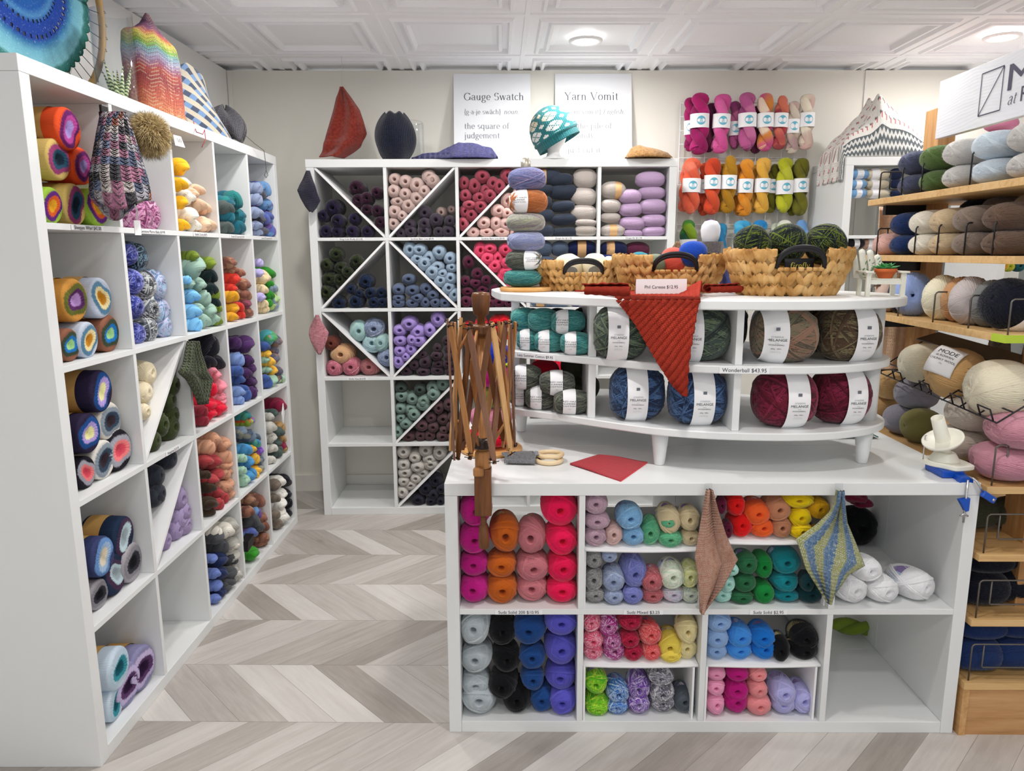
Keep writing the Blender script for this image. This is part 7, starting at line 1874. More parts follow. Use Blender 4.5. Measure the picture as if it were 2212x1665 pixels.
PU = knit_mat('periwinkle_cable_knit', ('#4a4a94', '#6464b4', '#7676c4'), 50, 16, 1.2, .4, .005)
def cowl(u, v):
    x0 = onY(890, 335, 3.70).x; x1 = onY(1074, 335, 3.70).x; x = x0 + (x1 - x0) * v
    h_ = np.interp(v, [0, .12, .3, .45, .55, .8, .93, 1], [.006, .022, .030, .052, .074, .062, .045, .008]); wv = np.interp(v, [0, .3, .5, .8, 1], [.03, .045, .075, .08, .03])
    a = PI * u; wr = 1 + .10 * math.sin(9 * a + 14 * v) + .06 * math.sin(23 * v + 3 * a)
    return (x, 3.715 - wv * math.cos(a), TB + .002 + h_ * math.sin(a) * wr)
cloth('knitted_cowl', PU, 'periwinkle cabled cowl lying on the back shelf before the Gauge sign', 'cowl', cowl, 34, 80, .004)
# teal hat on a white head
P = onY(1192, 275, 3.72)
wh = empty('mannequin', (P.x + .01, 3.735, TB), 0, 'white display head under the teal patterned hat', 'display head')
m = MB().lathe([(.058, .001), (.058, .006), (.036, .016), (.030, .035), (.032, .05), (.052, .075), (.066, .115), (.070, .15), (.062, .19), (.04, .215), (.003, .224)], 36)
m.build('head', plain('glossy_white_head', '#f2f2f2', .35, .4), wh)
def teal(t, uv, u, v):
    cu = t.math('FLOOR', t.math('MULTIPLY', uv[0], 72.0)); cv = t.math('FLOOR', t.math('MULTIPLY', uv[1], 40.0))
    pu = t.math('MODULO', cu, 12.0); pv = t.math('MODULO', cv, 11.0)
    du = t.math('ABSOLUTE', t.math('SUBTRACT', pu, 6.0)); dv = t.math('ABSOLUTE', t.math('SUBTRACT', pv, 5.0))
    star = t.math('LESS_THAN', t.math('ADD', t.math('MULTIPLY', du, 1.0), t.math('MULTIPLY', dv, 1.1)), 5.6)
    chk = t.math('GREATER_THAN', t.math('ADD', t.math('MODULO', t.math('ADD', t.math('MULTIPLY', du, 2.0), t.math('MULTIPLY', dv, 3.0)), 5.0), .0), .9)
    dots = t.math('MULTIPLY', t.math('GREATER_THAN', t.math('ADD', du, dv), 9.4), 1.0)
    mk = t.math('MAXIMUM', t.math('MULTIPLY', star, chk), dots)
    mk = t.math('MULTIPLY', mk, t.math('GREATER_THAN', uv[1], .24)); mk = t.math('MULTIPLY', mk, t.math('LESS_THAN', uv[1], .90))
    cream = t.mix(t.smooth(uv[1], .5, .7), '#eef0ec', '#e8d9b8')
    rib = t.math('MULTIPLY', t.math('GREATER_THAN', t.math('SINE', t.math('MULTIPLY', uv[0], 300.0)), .2), t.math('LESS_THAN', uv[1], .2))
    return t.mix(mk, t.mix(t.math('MULTIPLY', rib, .4), '#1f7479', '#135058'), cream)
TH = Matrix.Translation((P.x, 3.735, P.z)) @ Matrix.Rotation(-.50, 4, 'Y')
def hatf(u, v):
    r = .112 * (1.0 if v < .18 else 1.06) * (1 - .12 * max(0, v - .2)) * math.sqrt(max(.0, 1 - max(0, (v - .35) / .66) ** 2.6)); r = max(r, .004) * (1 + .015 * math.sin(6 * PI * u))
    return tuple(TH @ Vector((r * math.cos(2 * PI * u), r * .9 * math.sin(2 * PI * u), -.085 + .185 * v)))
cloth('knitted_hat', knit_mat('teal_fair_isle_knit', '#1f7479', 72, 40, .9, .3, .003, teal), 'teal and cream patterned knitted hat tilted on a white head', 'hat', hatf, 72, 40, .004)
BH = knit_mat('camel_knit', ('#8c6034', '#b08450', '#c49a64'), 40, 24, .8, .4)
def brown(u, v):
    x0 = onY(1351, 340, 3.72).x; x1 = onY(1450, 340, 3.72).x
    h_ = np.interp(v, [0, .12, .3, .6, .9, 1], [.004, .045, .062, .042, .026, .004])
    return (x0 + (x1 - x0) * v, 3.72 - .07 * math.cos(PI * u) * math.sin(PI * min(1, .15 + .75 * v)), TB + .002 + h_ * math.sin(PI * u) ** .8 * (1 + .05 * math.sin(12 * v)))
cloth('knitted_hat', BH, 'camel brown knitted hat lying flat at the right end of the back shelf', 'hat', brown, 30, 40, .003)

# ================================================================ on top of the left shelf
TLS = LS.H
t = NT('blue_crochet', .9, .1)
uv = t.sep(t.coord('UV')); r_ = uv[1]; th = uv[0]
lace = t.noise(t.comb(t.math('MULTIPLY', th, 240.0), t.math('MULTIPLY', r_, 46.0), 0.0), 1.0, 2)
c = t.ramp(t.math('ADD', r_, t.math('MULTIPLY', t.math('SUBTRACT', lace, .5), .03)), [(0, '#3a7fc8'), (.40, '#2f66b8'), (.46, '#5a98d0'), (.52, '#2c4fae'), (.66, '#3450a8'), (.70, '#3f7cb4'), (.78, '#7cc0d8'), (.90, '#8fd0dc'), (.93, '#4a8c88'), (1, '#2c6a5c')])
holes_ = t.math('MULTIPLY', t.math('GREATER_THAN', t.math('SINE', t.math('MULTIPLY', th, 2 * PI * 54)), .35), t.math('MAXIMUM', t.math('LESS_THAN', t.math('ABSOLUTE', t.math('SUBTRACT', r_, .505)), .016), t.math('LESS_THAN', t.math('ABSOLUTE', t.math('SUBTRACT', r_, .64)), .018)))
small = t.math('GREATER_THAN', lace, .66)
t.base(t.mix(t.math('MULTIPLY', small, .35), c, tuple(min(1, x * 1.0) for x in lin('#d8e8f0'))))
t.bump(lace, 1.0, .004)
tr = t.new('ShaderNodeBsdfTransparent'); mx = t.new('ShaderNodeMixShader'); t.plug(mx.inputs[0], holes_); t.l.new(t.p.outputs[0], mx.inputs[1]); t.l.new(tr.outputs[0], mx.inputs[2]); t.l.new(mx.outputs[0], t.n['Material Output'].inputs[0])
HP = empty('crochet_hoop', (-1.475, 2.25, 2.20), 0, 'large golden hoop strung with a blue and teal crochet mandala, on the left shelf', 'wall hanging')
A_, B_ = .455, .383
def hoop(a, k=1.0, dx=0.0): return Vector((dx - .02 * math.sin(a), A_ * k * math.cos(a), B_ * k * math.sin(a)))
MB().tube([hoop(2 * PI * i / 96) for i in range(96)], .0115, 12, closed=True).build('hoop', plain('golden_bamboo', '#cfa667', .35, .4, .08, 20), HP)
def mand(u, v):
    a = 2 * PI * u; sc_ = .80 * (1 + .02 * math.cos(4 * a)) * (1 + (.035 * (abs(math.sin(a * 27)) - .3) if v > .97 else 0))
    p = hoop(a, sc_ * max(v, .01)); return (p.x + .002 * math.sin(40 * a) * v, p.y, p.z)
MB().grid(mand, 216, 40, closeu=True, thick=.003).build('crochet_mandala', t.m, HP)
m = MB()
for k in range(54):
    a = 2 * PI * (k + .5) / 54; m.tube([hoop(a, .81), hoop(a + .035, .985), hoop(a + .05, 1.024, .012), hoop(a + .06, 1.0, .0125)], .0012, 5)
m.build('lacing_thread', plain('dark_teal_thread', '#24403c', .8), HP)
# chevron hat
def chev(t, uv, u, v):
    z = t.math('ABSOLUTE', t.math('SUBTRACT', t.math('FRACT', t.math('MULTIPLY', uv[0], 8.0)), .5))
    s = t.math('ADD', uv[1], t.math('MULTIPLY', z, .085))
    base_ = t.ramp(s, [(.0, '#d8a860'), (.12, '#dc7a4c'), (.25, '#c8563c'), (.38, '#9c3034'), (.46, '#b8483c'), (.52, '#9c6488'), (.58, '#a8a8c8'), (.64, '#78b0b8'), (.68, '#78b048'), (.75, '#dcd050'), (.80, '#d86a48'), (.86, '#9c4a84'), (.92, '#70386c'), (1, '#8c3c68')])
    ln = t.math('MULTIPLY', t.math('GREATER_THAN', t.math('SINE', t.math('MULTIPLY', s, 190.0)), .45), .38)
    return t.mix(ln, base_, t.mix(t.math('GREATER_THAN', t.noise(t.coord(), 30, 1), .5), '#ecd8b0', '#7c2838'))
CV = knit_mat('rainbow_chevron_knit', '#cc6644', 90, 60, 1.0, .2, .004, chev)
def chat(u, v):
    a = 2 * PI * u; w_ = np.interp(v, [0, .1, .6, .76, .82, .90, 1.0], [.150, .148, .142, .138, .075, .030, .006]); dpt = np.interp(v, [0, .6, .76, .85, 1], [.055, .06, .05, .03, .005])
    y = 2.635 + w_ * math.copysign(abs(math.cos(a)) ** .7, math.cos(a)) - .02 * v + .02 * max(0, v - .8)
    return (-1.27 + dpt * math.sin(a), y, TLS + .002 + .345 * v - .03 * max(0, (v - .7)) * (1 + math.cos(a)))
cloth('knitted_hat', CV, 'rainbow chevron knitted hat standing on the left shelf with a peaked top', 'hat', chat, 90, 60, .004)
# glass vase with a striped spiky plant
gv = empty('glass_vase', (-1.30, 2.44, TLS), 0, 'clear glass cylinder vase behind the rainbow hat on the left shelf', 'vase')
MB().lathe([(.004, .001), (.060, .001), (.062, .006), (.062, .30), (.0595, .30), (.0595, .010), (.004, .006)], 40, cap=False).build('glass', GLASS, gv)
SP = NT('striped_leaf', .5, .3); x_, y_, z_ = SP.sep(SP.coord()); SP.base(SP.mix(SP.math('GREATER_THAN', SP.math('SINE', SP.math('MULTIPLY', SP.math('ADD', z_, SP.math('MULTIPLY', y_, .6)), 620.0)), .1), '#e2e8b4', '#4c6a48'))
sp = empty('spiky_plant', (-1.30, 2.45, TLS + .008), 0, 'small pale and dark green striped spiky plant inside the glass vase', 'plant')
Rn = random.Random(8)
for k in range(9):
    a = 2 * PI * k / 9; L = .13 * Rn.uniform(.8, 1.1)
    MB().tube([(0.006 * math.cos(a), .006 * math.sin(a), 0), (.022 * math.cos(a), .022 * math.sin(a), L * .5), (.042 * math.cos(a), .042 * math.sin(a), L)], [.007, .0075, .001], 8).build('leaf', SP.m, sp)
# entrelac hood
def entre(t, uv, u, v):
    a = t.math('ADD', t.math('MULTIPLY', uv[0], 9.0), t.math('MULTIPLY', uv[1], 9.0)); b = t.math('SUBTRACT', t.math('MULTIPLY', uv[0], 9.0), t.math('MULTIPLY', uv[1], 9.0))
    fa = t.math('FLOOR', a); fb = t.math('FLOOR', b); s = t.math('FLOOR', t.math('MULTIPLY', t.math('SUBTRACT', fa, fb), .5))
    par = t.math('ABSOLUTE', t.math('MODULO', fa, 2.0)); p2 = t.math('ABSOLUTE', t.math('MODULO', fb, 2.0))
    blue = t.mix(p2, '#33486c', '#7aa4d8')
    c = t.mix(par, blue, '#e6dcc6')
    red = t.math('MULTIPLY', t.math('GREATER_THAN', uv[0], .80), t.math('SUBTRACT', 1.0, par))
    return t.mix(red, c, '#9c2030')
EN = knit_mat('entrelac_knit', '#ffffff', 80, 80, 1.0, .2, .004, entre)
def ent(u, v):
    y0 = 2.83; q = v
    top = 2.085 - .25 * np.interp(u, [0, .25, .5, .8, 1], [.18, .0, .10, .55, .92]); bot = TLS + .003
    y = y0 + .40 * u - .05 * math.sin(PI * v) * (1 - u); x = -1.27 + .05 * math.sin(PI * u) + .03 * math.cos(PI * v) - .02 * v
    return (x, y, bot + (top - bot) * v)
cloth('knitted_hood', EN, 'cream, blue and red diamond patterned knitted hood standing on the left shelf', 'hood', ent, 60, 40, .006)
cloth('knitted_hood_inside', None, None, None, ent, 1, 1) if 0 else None
def gh(u, v):
    r = .105 * math.sin(PI * min(1, .25 + .74 * v)) ** .6
    return (-1.30 + r * .8 * math.cos(2 * PI * u), 3.30 + r * 1.05 * math.sin(2 * PI * u) * (1 + .08 * math.sin(7 * 2 * PI * u)), TLS + .045 + .13 * v + .012 * math.sin(5 * 2 * PI * u + 3 * v))
cloth('knitted_hat', knit_mat('charcoal_velvet_knit', ('#3c3a42', '#54525c'), 70, 12, 1.0, .4), 'charcoal grey knitted hat on a low glass at the far end of the left shelf', 'hat', gh, 50, 24, .004)
gb = empty('glass_bowl', (-1.30, 3.30, TLS), 0, 'low clear glass under the charcoal hat on the left shelf', 'glass')
MB().lathe([(.004, .001), (.055, .001), (.065, .01), (.072, .06), (.069, .06), (.062, .013), (.004, .006)], 36, cap=False).build('glass', GLASS, gb)
def hangline(name, pts, r, mat, label, cat):
    o = MB().tube(pts, r, 6).build(name, mat); tag(o, label, cat); return o
hangline('yarn_tail', [onX(418, 262, -1.20), onX(424, 285, -1.139), onX(438, 290, -1.137), onX(442, 280, -1.139), onX(444, 300, -1.137), onX(436, 318, -1.137)], .0016, plain('mauve_yarn', '#a84c5c', .9), 'mauve yarn tail hanging from the diamond hood over the shelf edge', 'yarn tail')
lp = [onX(525, 288, -1.19), onX(550, 310, -1.15), onX(570, 325, -1.138), onX(573, 345, -1.138), onX(575, 368, -1.138), onX(571, 378, -1.138), onX(575, 384, -1.138), onX(579, 378, -1.138), onX(575, 368, -1.138)]
hangline('cord_loop', lp, .0013, plain('grey_cord', '#4c4c50', .8), 'thin grey cord with a loop hanging over the far end of the left shelf', 'cord')

# ================================================================ bobble hat hung on the left shelf
def bulky(t, uv, u, v):
    n = t.noise(t.comb(t.math('FLOOR', u), t.math('FLOOR', t.math('MULTIPLY', v, .5)), 0.0), 1.7, 1)
    return t.ramp(n, [(.28, '#2c2836'), (.36, '#5c6a8c'), (.44, '#c8c4d0'), (.50, '#c47a9c'), (.56, '#e0d4d0'), (.61, '#7888b0'), (.66, '#c4623c'), (.74, '#3c3040')], 'CONSTANT')
BU = knit_mat('bulky_multicolour_knit', '#888888', 16, 22, 1.6, .2, .012, bulky)
HX = -1.075
HT = empty('bobble_hat', onX(250, 340, HX), 0, 'bulky multicoloured knitted bobble hat hanging in front of the left shelf', 'hat')
ax_t = onX(246, 242, HX); ax_b = onX(262, 430, HX)
def bob(u, v):
    c = ax_t.lerp(ax_b, v); a = 2 * PI * u
    r = np.interp(v, [0, .06, .3, .6, .75, .9, 1.0], [.01, .034, .058, .082, .092, .090, .082]) if 1 else 0
    w_ = .030 + .035 * v
    lug = .055 * max(0, (v - .86) / .14) * (max(0, math.cos(a * 1.0 + .9)) ** 4 + .6 * max(0, math.cos(a + 3.6)) ** 4)
    st_ = 1 + .05 * abs(math.sin(8 * a)) + .025 * abs(math.sin(22 * PI * v))
    p = Vector((c.x + w_ * math.sin(a) * st_, c.y + r * math.cos(a) * st_, c.z - lug)) - HT.location
    return tuple(p)
MB().grid(bob, 64, 50, closeu=True, thick=.008).build('knitted_body', BU, HT)
PC = onX(322, 291, HX + .01) - HT.location
FUR = NT('fur', .8, .15)
fu = FUR.sep(FUR.coord('UV')); FUR.base(FUR.ramp(FUR.math('ADD', fu[1], FUR.math('MULTIPLY', FUR.math('SUBTRACT', FUR.noise(FUR.coord(), 30, 2), .5), .9)), [(.0, '#5a4a34'), (.35, '#b09460'), (.7, '#dcc898'), (.9, '#7c6848'), (1, '#2c261e')]))
m = MB(); m.uv = {}; rg = np.random.default_rng(4); PR = .042
m.grid(lambda u, v: tuple(PC + Vector((PR * .85 * math.sin(PI * v) * math.cos(2 * PI * u), PR * math.sin(PI * v) * math.sin(2 * PI * u), PR * math.cos(PI * v)))), 20, 12, closeu=True)
for k in list(m.uv): m.uv[k] = (0, .1)
for i in range(6500):
    d = Vector(rg.normal(size=3)).normalized(); b = PC + Vector((d.x * PR * .85, d.y * PR, d.z * PR)) * .95
    tg = Vector(rg.normal(size=3)); tg = (tg - d * tg.dot(d)).normalized(); L = rg.uniform(.018, .034)
    tip = b + d * L + tg * L * .6 + Vector((0, 0, -.004)); mid = b + d * L * .6 + tg * L * .2; w_ = tg.cross(d) * .0006
    k0 = len(m.v); m.add([b - w_, b + w_, mid + w_ * .8, tip, mid - w_ * .8], [(0, 1, 2, 4), (4, 2, 3)], True)
    for j, q in enumerate((.05, .05, .6, 1.0, .6)): m.uv[k0 + j] = (0, q)
m.build('pompom', FUR.m, HT)
P = onX(297, 492, HX + .012) - HT.location; Q = onX(288, 432, HX + .03) - HT.location
tg_ = MB().box(-.001, -.013, -.020, .001, .013, .020, .0005).build('price_tag', PAPER, HT, P, (0, 0, -.15))
MB().tube([P + Vector((0, 0, .02)), P + Vector((.004, .004, .04)), Q], .0012, 6).tube([P + Vector((0, 0, .02)), P + Vector((.004, -.006, .045)), Q], .0012, 6).build('string', plain('white_string', '#e8e8ea', .8), HT)
P = onX(224, 236, -1.135)
o = MB().box(-.004, -.016, -.010, .004, .016, .010, .002).box(-.008, -.012, -.060, -.002, .012, -.008).build('binder_clip', plain('black_clip', '#141416', .4, .4), None, P); tag(o, 'black clip holding the bobble hat on the shelf divider', 'clip')
P = onX(384, 302, -1.128)
o = MB().add([(0, -.03, .012), (0, .025, .014), (0, .05, -.018), (0, -.02, -.020), (-.001, -.03, .012), (-.001, .025, .014), (-.001, .05, -.018), (-.001, -.02, -.020)], [(0, 1, 2, 3), (7, 6, 5, 4), (0, 4, 5, 1), (1, 5, 6, 2), (2, 6, 7, 3), (3, 7, 4, 0)]).build('name_tag', PAPER, None, P); tag(o, 'small white handwritten paper tag behind the fur pompom, left shelf', 'tag')
vs, fs, L = serif('ruby', .010, .35, .05, .12, .06) if 'b' in GL else serif('runny', .010, .35, .05, .12, .06)
MB().add([(.0012, -.012 + x, y - .006) for x, y, z in vs], fs).build('lettering', INK, o)
P = onX(521, 1180, -1.135)
o = MB().box(-.03, -.045, -.022, .004, .045, .022).build('yarn_label', BLACKCARD, None, onX(540, 1172, -1.15), (0, .1, .1)); tag(o, 'black card yarn label above the fern green skein, left shelf', 'label')
o = MB().box(-.002, -.04, -.03, .0, .04, .03).build('yarn_label', PAPER, None, onX(612, 893, -1.125), (.5, 0, .2)); tag(o, 'white paper label sticking out of the last cubby, left shelf', 'label')

# ================================================================ hanging skeins on the white grid
GRD = empty('grid_panel', (0, 0, 0), 0, 'white wire grid panel on the wall holding hanging skeins', 'grid panel')
gx0, gx1 = .842, 1.535
def gy(x): return wall_y(x) - .035
m = MB()
for i in range(11):
    x = gx0 + (gx1 - gx0) * i / 10; m.tube([(x, gy(x), 1.02), (x, gy(x), 2.145)], .0024 if 0 < i < 10 else .004, 6)
for i in range(17):
    z = 1.02 + 1.125 * i / 16; m.tube([(gx0, gy(gx0) - .004, z), (gx1, gy(gx1) - .004, z)], .0022, 6)
m.build('grid', WHITEWIRE, GRD)
for k, (a, b, c, s_, st) in {'sk_mag': ('#a81c64', '#7c1450', '#c83080', .6, 1), 'sk_pink': ('#d85a9c', '#c04888', '#e474b0', .5, 1), 'sk_mauve': ('#b85a90', '#8c3c70', '#d47ca8', .8, 1), 'sk_sunset': ('#d8883c', '#c8508c', '#f0dcc4', .95, 1), 'sk_clay': ('#b44850', '#d87c60', '#8c3044', .8, 1), 'sk_beige': ('#d8c4b0', '#b49098', '#e4dcc8', .7, 1), 'sk_bone': ('#dccfbc', '#d8a8a8', '#ece4d0', .7, 1),
      'sk_coral': ('#ec6c4c', '#d85a40', '#f08c74', .6, 1), 'sk_rust': ('#c84424', '#a83420', '#d85a34', .5, 1), 'sk_gold': ('#b4841c', '#9c6c14', '#cc9c2c', .6, 1), 'sk_orange': ('#dc8c24', '#cc7820', '#e8a03c', .5, 1), 'sk_sun': ('#e0ac44', '#d49c38', '#ecbc5c', .4, 1), 'sk_lime': ('#bcc02c', '#a8ac24', '#ccd04c', .5, 1), 'sk_moss': ('#6c6a1c', '#545414', '#848228', .6, 1),
      'sk_green': ('#3c8434', '#1c4c3c', '#8cac2c', .9, 1), 'sk_violet': ('#6a2c84', '#30485c', '#8c44a0', .9, 1), 'sk_sea': ('#3c9ccc', '#2c7cb4', '#5cb8dc', .7, 1), 'sk_azure': ('#2c94d4', '#1c7cc0', '#4cb0e4', .6, 1), 'sk_ivory': ('#e8e8dc', '#d0dcc4', '#f0ece4', .6, 1), 'sk_corn': ('#6c9cd4', '#5480c0', '#8cb8e4', .7, 1), 'sk_plum': ('#5c2448', '#7c3454', '#40182c', .6, 1)}.items():
    yc(k, {'sk_mag': 'deep magenta', 'sk_pink': 'bright pink', 'sk_mauve': 'mauve pink', 'sk_sunset': 'orange, pink and white', 'sk_clay': 'clay red and peach', 'sk_beige': 'beige and lilac', 'sk_bone': 'pale bone', 'sk_coral': 'coral', 'sk_rust': 'rust red', 'sk_gold': 'dark gold', 'sk_orange': 'orange', 'sk_sun': 'honey yellow', 'sk_lime': 'lime green', 'sk_moss': 'moss green', 'sk_green': 'mixed green', 'sk_violet': 'violet', 'sk_sea': 'sea blue', 'sk_azure': 'azure', 'sk_ivory': 'ivory', 'sk_corn': 'cornflower', 'sk_plum': 'plum'}[k], a, b, c, s_, .35)
K1 = (1460, 180, .2042)
LOGO = plain('aqua_logo', '#68b4cc', .7, .1)
def skein(key, cx, top, bot, wd, band, label, tw=0.0, back=0.0):
    X, Yt = K1[0] + cx * K1[2], K1[1] + top * K1[2]; Yb = K1[1] + bot * K1[2]
    x = onY(X, (Yt + Yb) / 2, 3.99).x; yd = gy(x) - .075 + back
    a = onY(X, Yt, yd); b = onY(X, Yb, yd); L = (a.z - b.z) / 2; rx = wd * K1[2] * mpp(a) / 2
    _vi[0] += 1
    o = link('hanging_skein', SH['long'][_vi[0] % 5]); o.location = ((a.x + b.x) / 2, yd, (a.z + b.z) / 2)
    o.rotation_euler = (Matrix.Rotation(tw, 3, 'Y') @ Matrix.Rotation(PI / 2, 3, 'X') @ Matrix.Rotation(0, 3, 'Y')).to_euler()
    o.scale = (rx * 1.04, L / 3.2, rx * .80); paint(o, key)
    tag(o, label, 'yarn', 'skeins hanging on the white grid')
    if band is not None:
        by = ((Yb + Yt) / 2 - (K1[1] + band * K1[2])) / ((Yb - Yt) / 2)     # +1 top .. -1 bottom ; mesh -y is up after the turn? handled by sign
        sg = -1 if (Matrix.Rotation(PI / 2, 3, 'X') @ Vector((0, 1, 0))).z < 0 else 1
        y0 = sg * by * 3.2
        hb = 72 * K1[2] * mpp(a) / L * 3.2
        bd = link('paper_band', MB().grid(lambda u, v: (.97 * math.cos(2 * PI * u), y0 - hb + 2 * hb * v, .99 * math.sin(2 * PI * u)), 32, 2, closeu=True, uvs=False).mesh('paper_band', PAPER), o)
        # round mark on the front of the band (front = local +z or -z)
        fz = 1 if (Matrix.Rotation(PI / 2, 3, 'X') @ Vector((0, 0, 1))).y < 0 else -1
        sx_, sy_ = rx * 1.04, L / 3.2; r0 = .0225
        m = MB(); vs = [(0, y0, fz * 1.005)]
        for k in range(28):
            q = 2 * PI * k / 28; u_ = r0 * math.cos(q) / sx_; vs.append((u_, y0 + r0 * math.sin(q) / sy_, fz * (.99 * math.sqrt(max(0, 1 - (u_ / .97) ** 2)) + .012)))
        m.add(vs, [(0, 1 + k, 1 + (k + 1) % 28) if fz < 0 else (0, 1 + (k + 1) % 28, 1 + k) for k in range(28)]); m.build('round_mark', LOGO, bd)
        m = MB()
        for (p0, p1) in (((0, -.014), (0, .002)), ((0, .002), (-.010, .010)), ((0, .002), (.010, .010)), ((-.008, -.012), (0, -.002)), ((.008, -.012), (0, -.002))):
            d = Vector((p1[0] - p0[0], p1[1] - p0[1])).normalized() * .0009
            q_ = [(p0[0] - d.y, p0[1] + d.x), (p0[0] + d.y, p0[1] - d.x), (p1[0] + d.y, p1[1] - d.x), (p1[0] - d.y, p1[1] + d.x)]
            m.add([(a_ / sx_, y0 + sg * b_ / sy_, fz * (.99 * math.sqrt(max(0, 1 - (a_ / sx_ / .97) ** 2)) + .020)) for a_, b_ in q_], [(0, 1, 2, 3)])
        m.build('sprig_mark', PAPER, bd)
    pk = onY(X, Yt + 12, yd)
    return o
for key, cx, top, bot, wd, band, s_ in (('sk_mag', 250, 100, 755, 200, 400, 'deep magenta hanging skein, leftmost of the top row on the grid'), ('sk_pink', 480, 112, 742, 185, 402, 'bright pink hanging skein, second in the top row on the grid'),
      ('sk_mauve', 755, 98, 720, 190, 392, 'mauve pink hanging skein in the middle of the top row'), ('sk_sunset', 945, 104, 722, 175, 392, 'orange, pink and white hanging skein in the top row'), ('sk_clay', 1108, 126, 702, 150, 392, 'clay red and peach hanging skein in the top row'),
      ('sk_beige', 1238, 190, 745, 135, 455, 'beige and lilac hanging skein, second from right in the top row'), ('sk_bone', 1382, 112, 702, 165, 388, 'pale bone hanging skein, rightmost of the top row on the grid'),
      ('sk_coral', 165, 790, 1388, 190, 1080, 'coral hanging skein, leftmost of the second row on the grid'), ('sk_rust', 385, 788, 1392, 175, 1045, 'rust red hanging skein, second in the second row'), ('sk_gold', 560, 760, 1375, 160, 1045, 'dark gold hanging skein, third in the second row'),
      ('sk_orange', 735, 800, 1408, 160, 1085, 'orange hanging skein in the middle of the second row'), ('sk_sun', 915, 786, 1378, 165, 1080, 'honey yellow hanging skein in the second row'), ('sk_lime', 1150, 788, 1375, 180, 1100, 'lime green hanging skein in the second row'), ('sk_moss', 1320, 790, 1402, 165, 1080, 'moss green hanging skein, rightmost of the second row'),
      ('sk_green', 130, 1440, 2050, 185, 1720, 'mixed green hanging skein at the left of the lowest row'), ('sk_violet', 360, 1438, 2040, 150, None, 'violet hanging skein behind the foam head'), ('sk_sea', 690, 1448, 2050, 190, 1730, 'sea blue hanging skein in the lowest row'), ('sk_azure', 885, 1446, 2050, 170, 1730, 'azure hanging skein in the lowest row'),
      ('sk_ivory', 1130, 1446, 2050, 175, 1730, 'ivory hanging skein in the lowest row'), ('sk_corn', 1310, 1440, 2050, 165, 1730, 'cornflower hanging skein, rightmost of the lowest row')):
    skein(key, cx, top, bot, wd, band, s_, random.uniform(-.05, .05))
for key, cx, top, bot, wd, band, s_ in (('sk_mag', 150, 150, 720, 130, 470, 'deep magenta skein hanging behind the leftmost skein of the top row'), ('sk_plum', 360, 210, 730, 120, None, 'plum skein hanging behind the bright pink skein'), ('sk_mauve', 625, 190, 700, 130, 480, 'mauve skein hanging behind, left of the middle top skein'), ('sk_plum', 850, 240, 745, 120, None, 'plum skein hanging behind the orange and pink skein'),
      ('sk_coral', 95, 840, 1360, 120, None, 'coral skein hanging behind the leftmost skein of the second row'), ('sk_rust', 300, 840, 1400, 120, 1090, 'rust skein hanging behind, second row'), ('sk_gold', 480, 850, 1360, 110, None, 'dark gold skein hanging behind, second row'), ('sk_orange', 660, 860, 1400, 110, 1110, 'orange skein hanging behind, second row'), ('sk_sun', 830, 860, 1370, 110, None, 'honey skein hanging behind, second row'), ('sk_moss', 1020, 850, 1370, 130, 1090, 'moss skein hanging behind, left of the lime skein'), ('sk_moss', 1240, 860, 1400, 110, None, 'moss skein hanging behind, right of the lime skein'),
      ('sk_sea', 480, 1480, 2040, 120, None, 'sea blue skein hanging behind the foam head'), ('sk_ivory', 1030, 1480, 2040, 110, None, 'ivory skein hanging behind, lowest row')):
    skein(key, cx, top, bot, wd, band, s_, random.uniform(-.08, .08), .05)

# ================================================================ right-hand shelves
def fleck(t, uv, u, v):
    fu = t.math('FLOOR', t.math('MULTIPLY', uv[0], 90.0)); fv = t.math('FLOOR', t.math('MULTIPLY', uv[1], 70.0))
    off = t.math('MODULO', fu, 4.0); k = t.math('ABSOLUTE', t.math('MODULO', t.math('ADD', fv, t.math('MULTIPLY', off, 1.0)), 8.0))
    w_ = t.math('MULTIPLY', t.math('LESS_THAN', k, 1.5), t.math('LESS_THAN', off, 1.5)); alt = t.math('ABSOLUTE', t.math('MODULO', t.math('FLOOR', t.math('MULTIPLY', uv[1], 17.0)), 2.0))
    c = t.mix(t.math('MULTIPLY', w_, .85), '#e9e6e0', t.mix(alt, '#2f4c4c', '#c4545c'))
    zig = t.math('GREATER_THAN', t.math('SINE', t.math('ADD', t.math('MULTIPLY', uv[1], 190.0), t.math('MULTIPLY', t.math('ABSOLUTE', t.math('SUBTRACT', t.math('FRACT', t.math('MULTIPLY', uv[0], 26.0)), .5)), 6.0))), .1)
    edge = t.math('MULTIPLY', t.math('LESS_THAN', uv[1], .085), 1.0)
    return t.mix(edge, c, t.mix(zig, '#5c6468', '#d8d8d4'))
BL = knit_mat('fair_isle_blanket_knit', '#ffffff', 90, 70, .8, .3, .003, fleck)
RT = RS.H; rx0 = RS.root.location.x
def blanket(u, v):
    x = rx0 - .055 + .50 * u; y = 3.715 + .30 * v
    prof = np.interp(u, [0, .08, .18, .36, .46, .55, .75, .9, 1], [-.02, .045, .11, .20, .285, .22, .16, .10, .01]) * (.55 + .45 * math.sin(PI * min(1, .22 + .62 * v)))
    fold = .018 * math.sin(11 * u + 5 * v) + .014 * math.sin(17 * v - 6 * u) + .010 * math.sin(31 * u * v + 3)
    z = RT + .004 + max(0.0, prof + fold * (.3 + prof * 4)) * (min(1, v * 9) if v < .11 else 1)
    if u < .09: z = RT - (.09 - u) / .09 * .10 - .01 + .0; x = rx0 - .012 - .006 * math.sin(20 * v)
    return (x, y, z)
cloth('knitted_blanket', BL, 'white patterned blanket heaped on the right shelf beside the hanging skeins', 'blanket', blanket, 90, 60, .006)
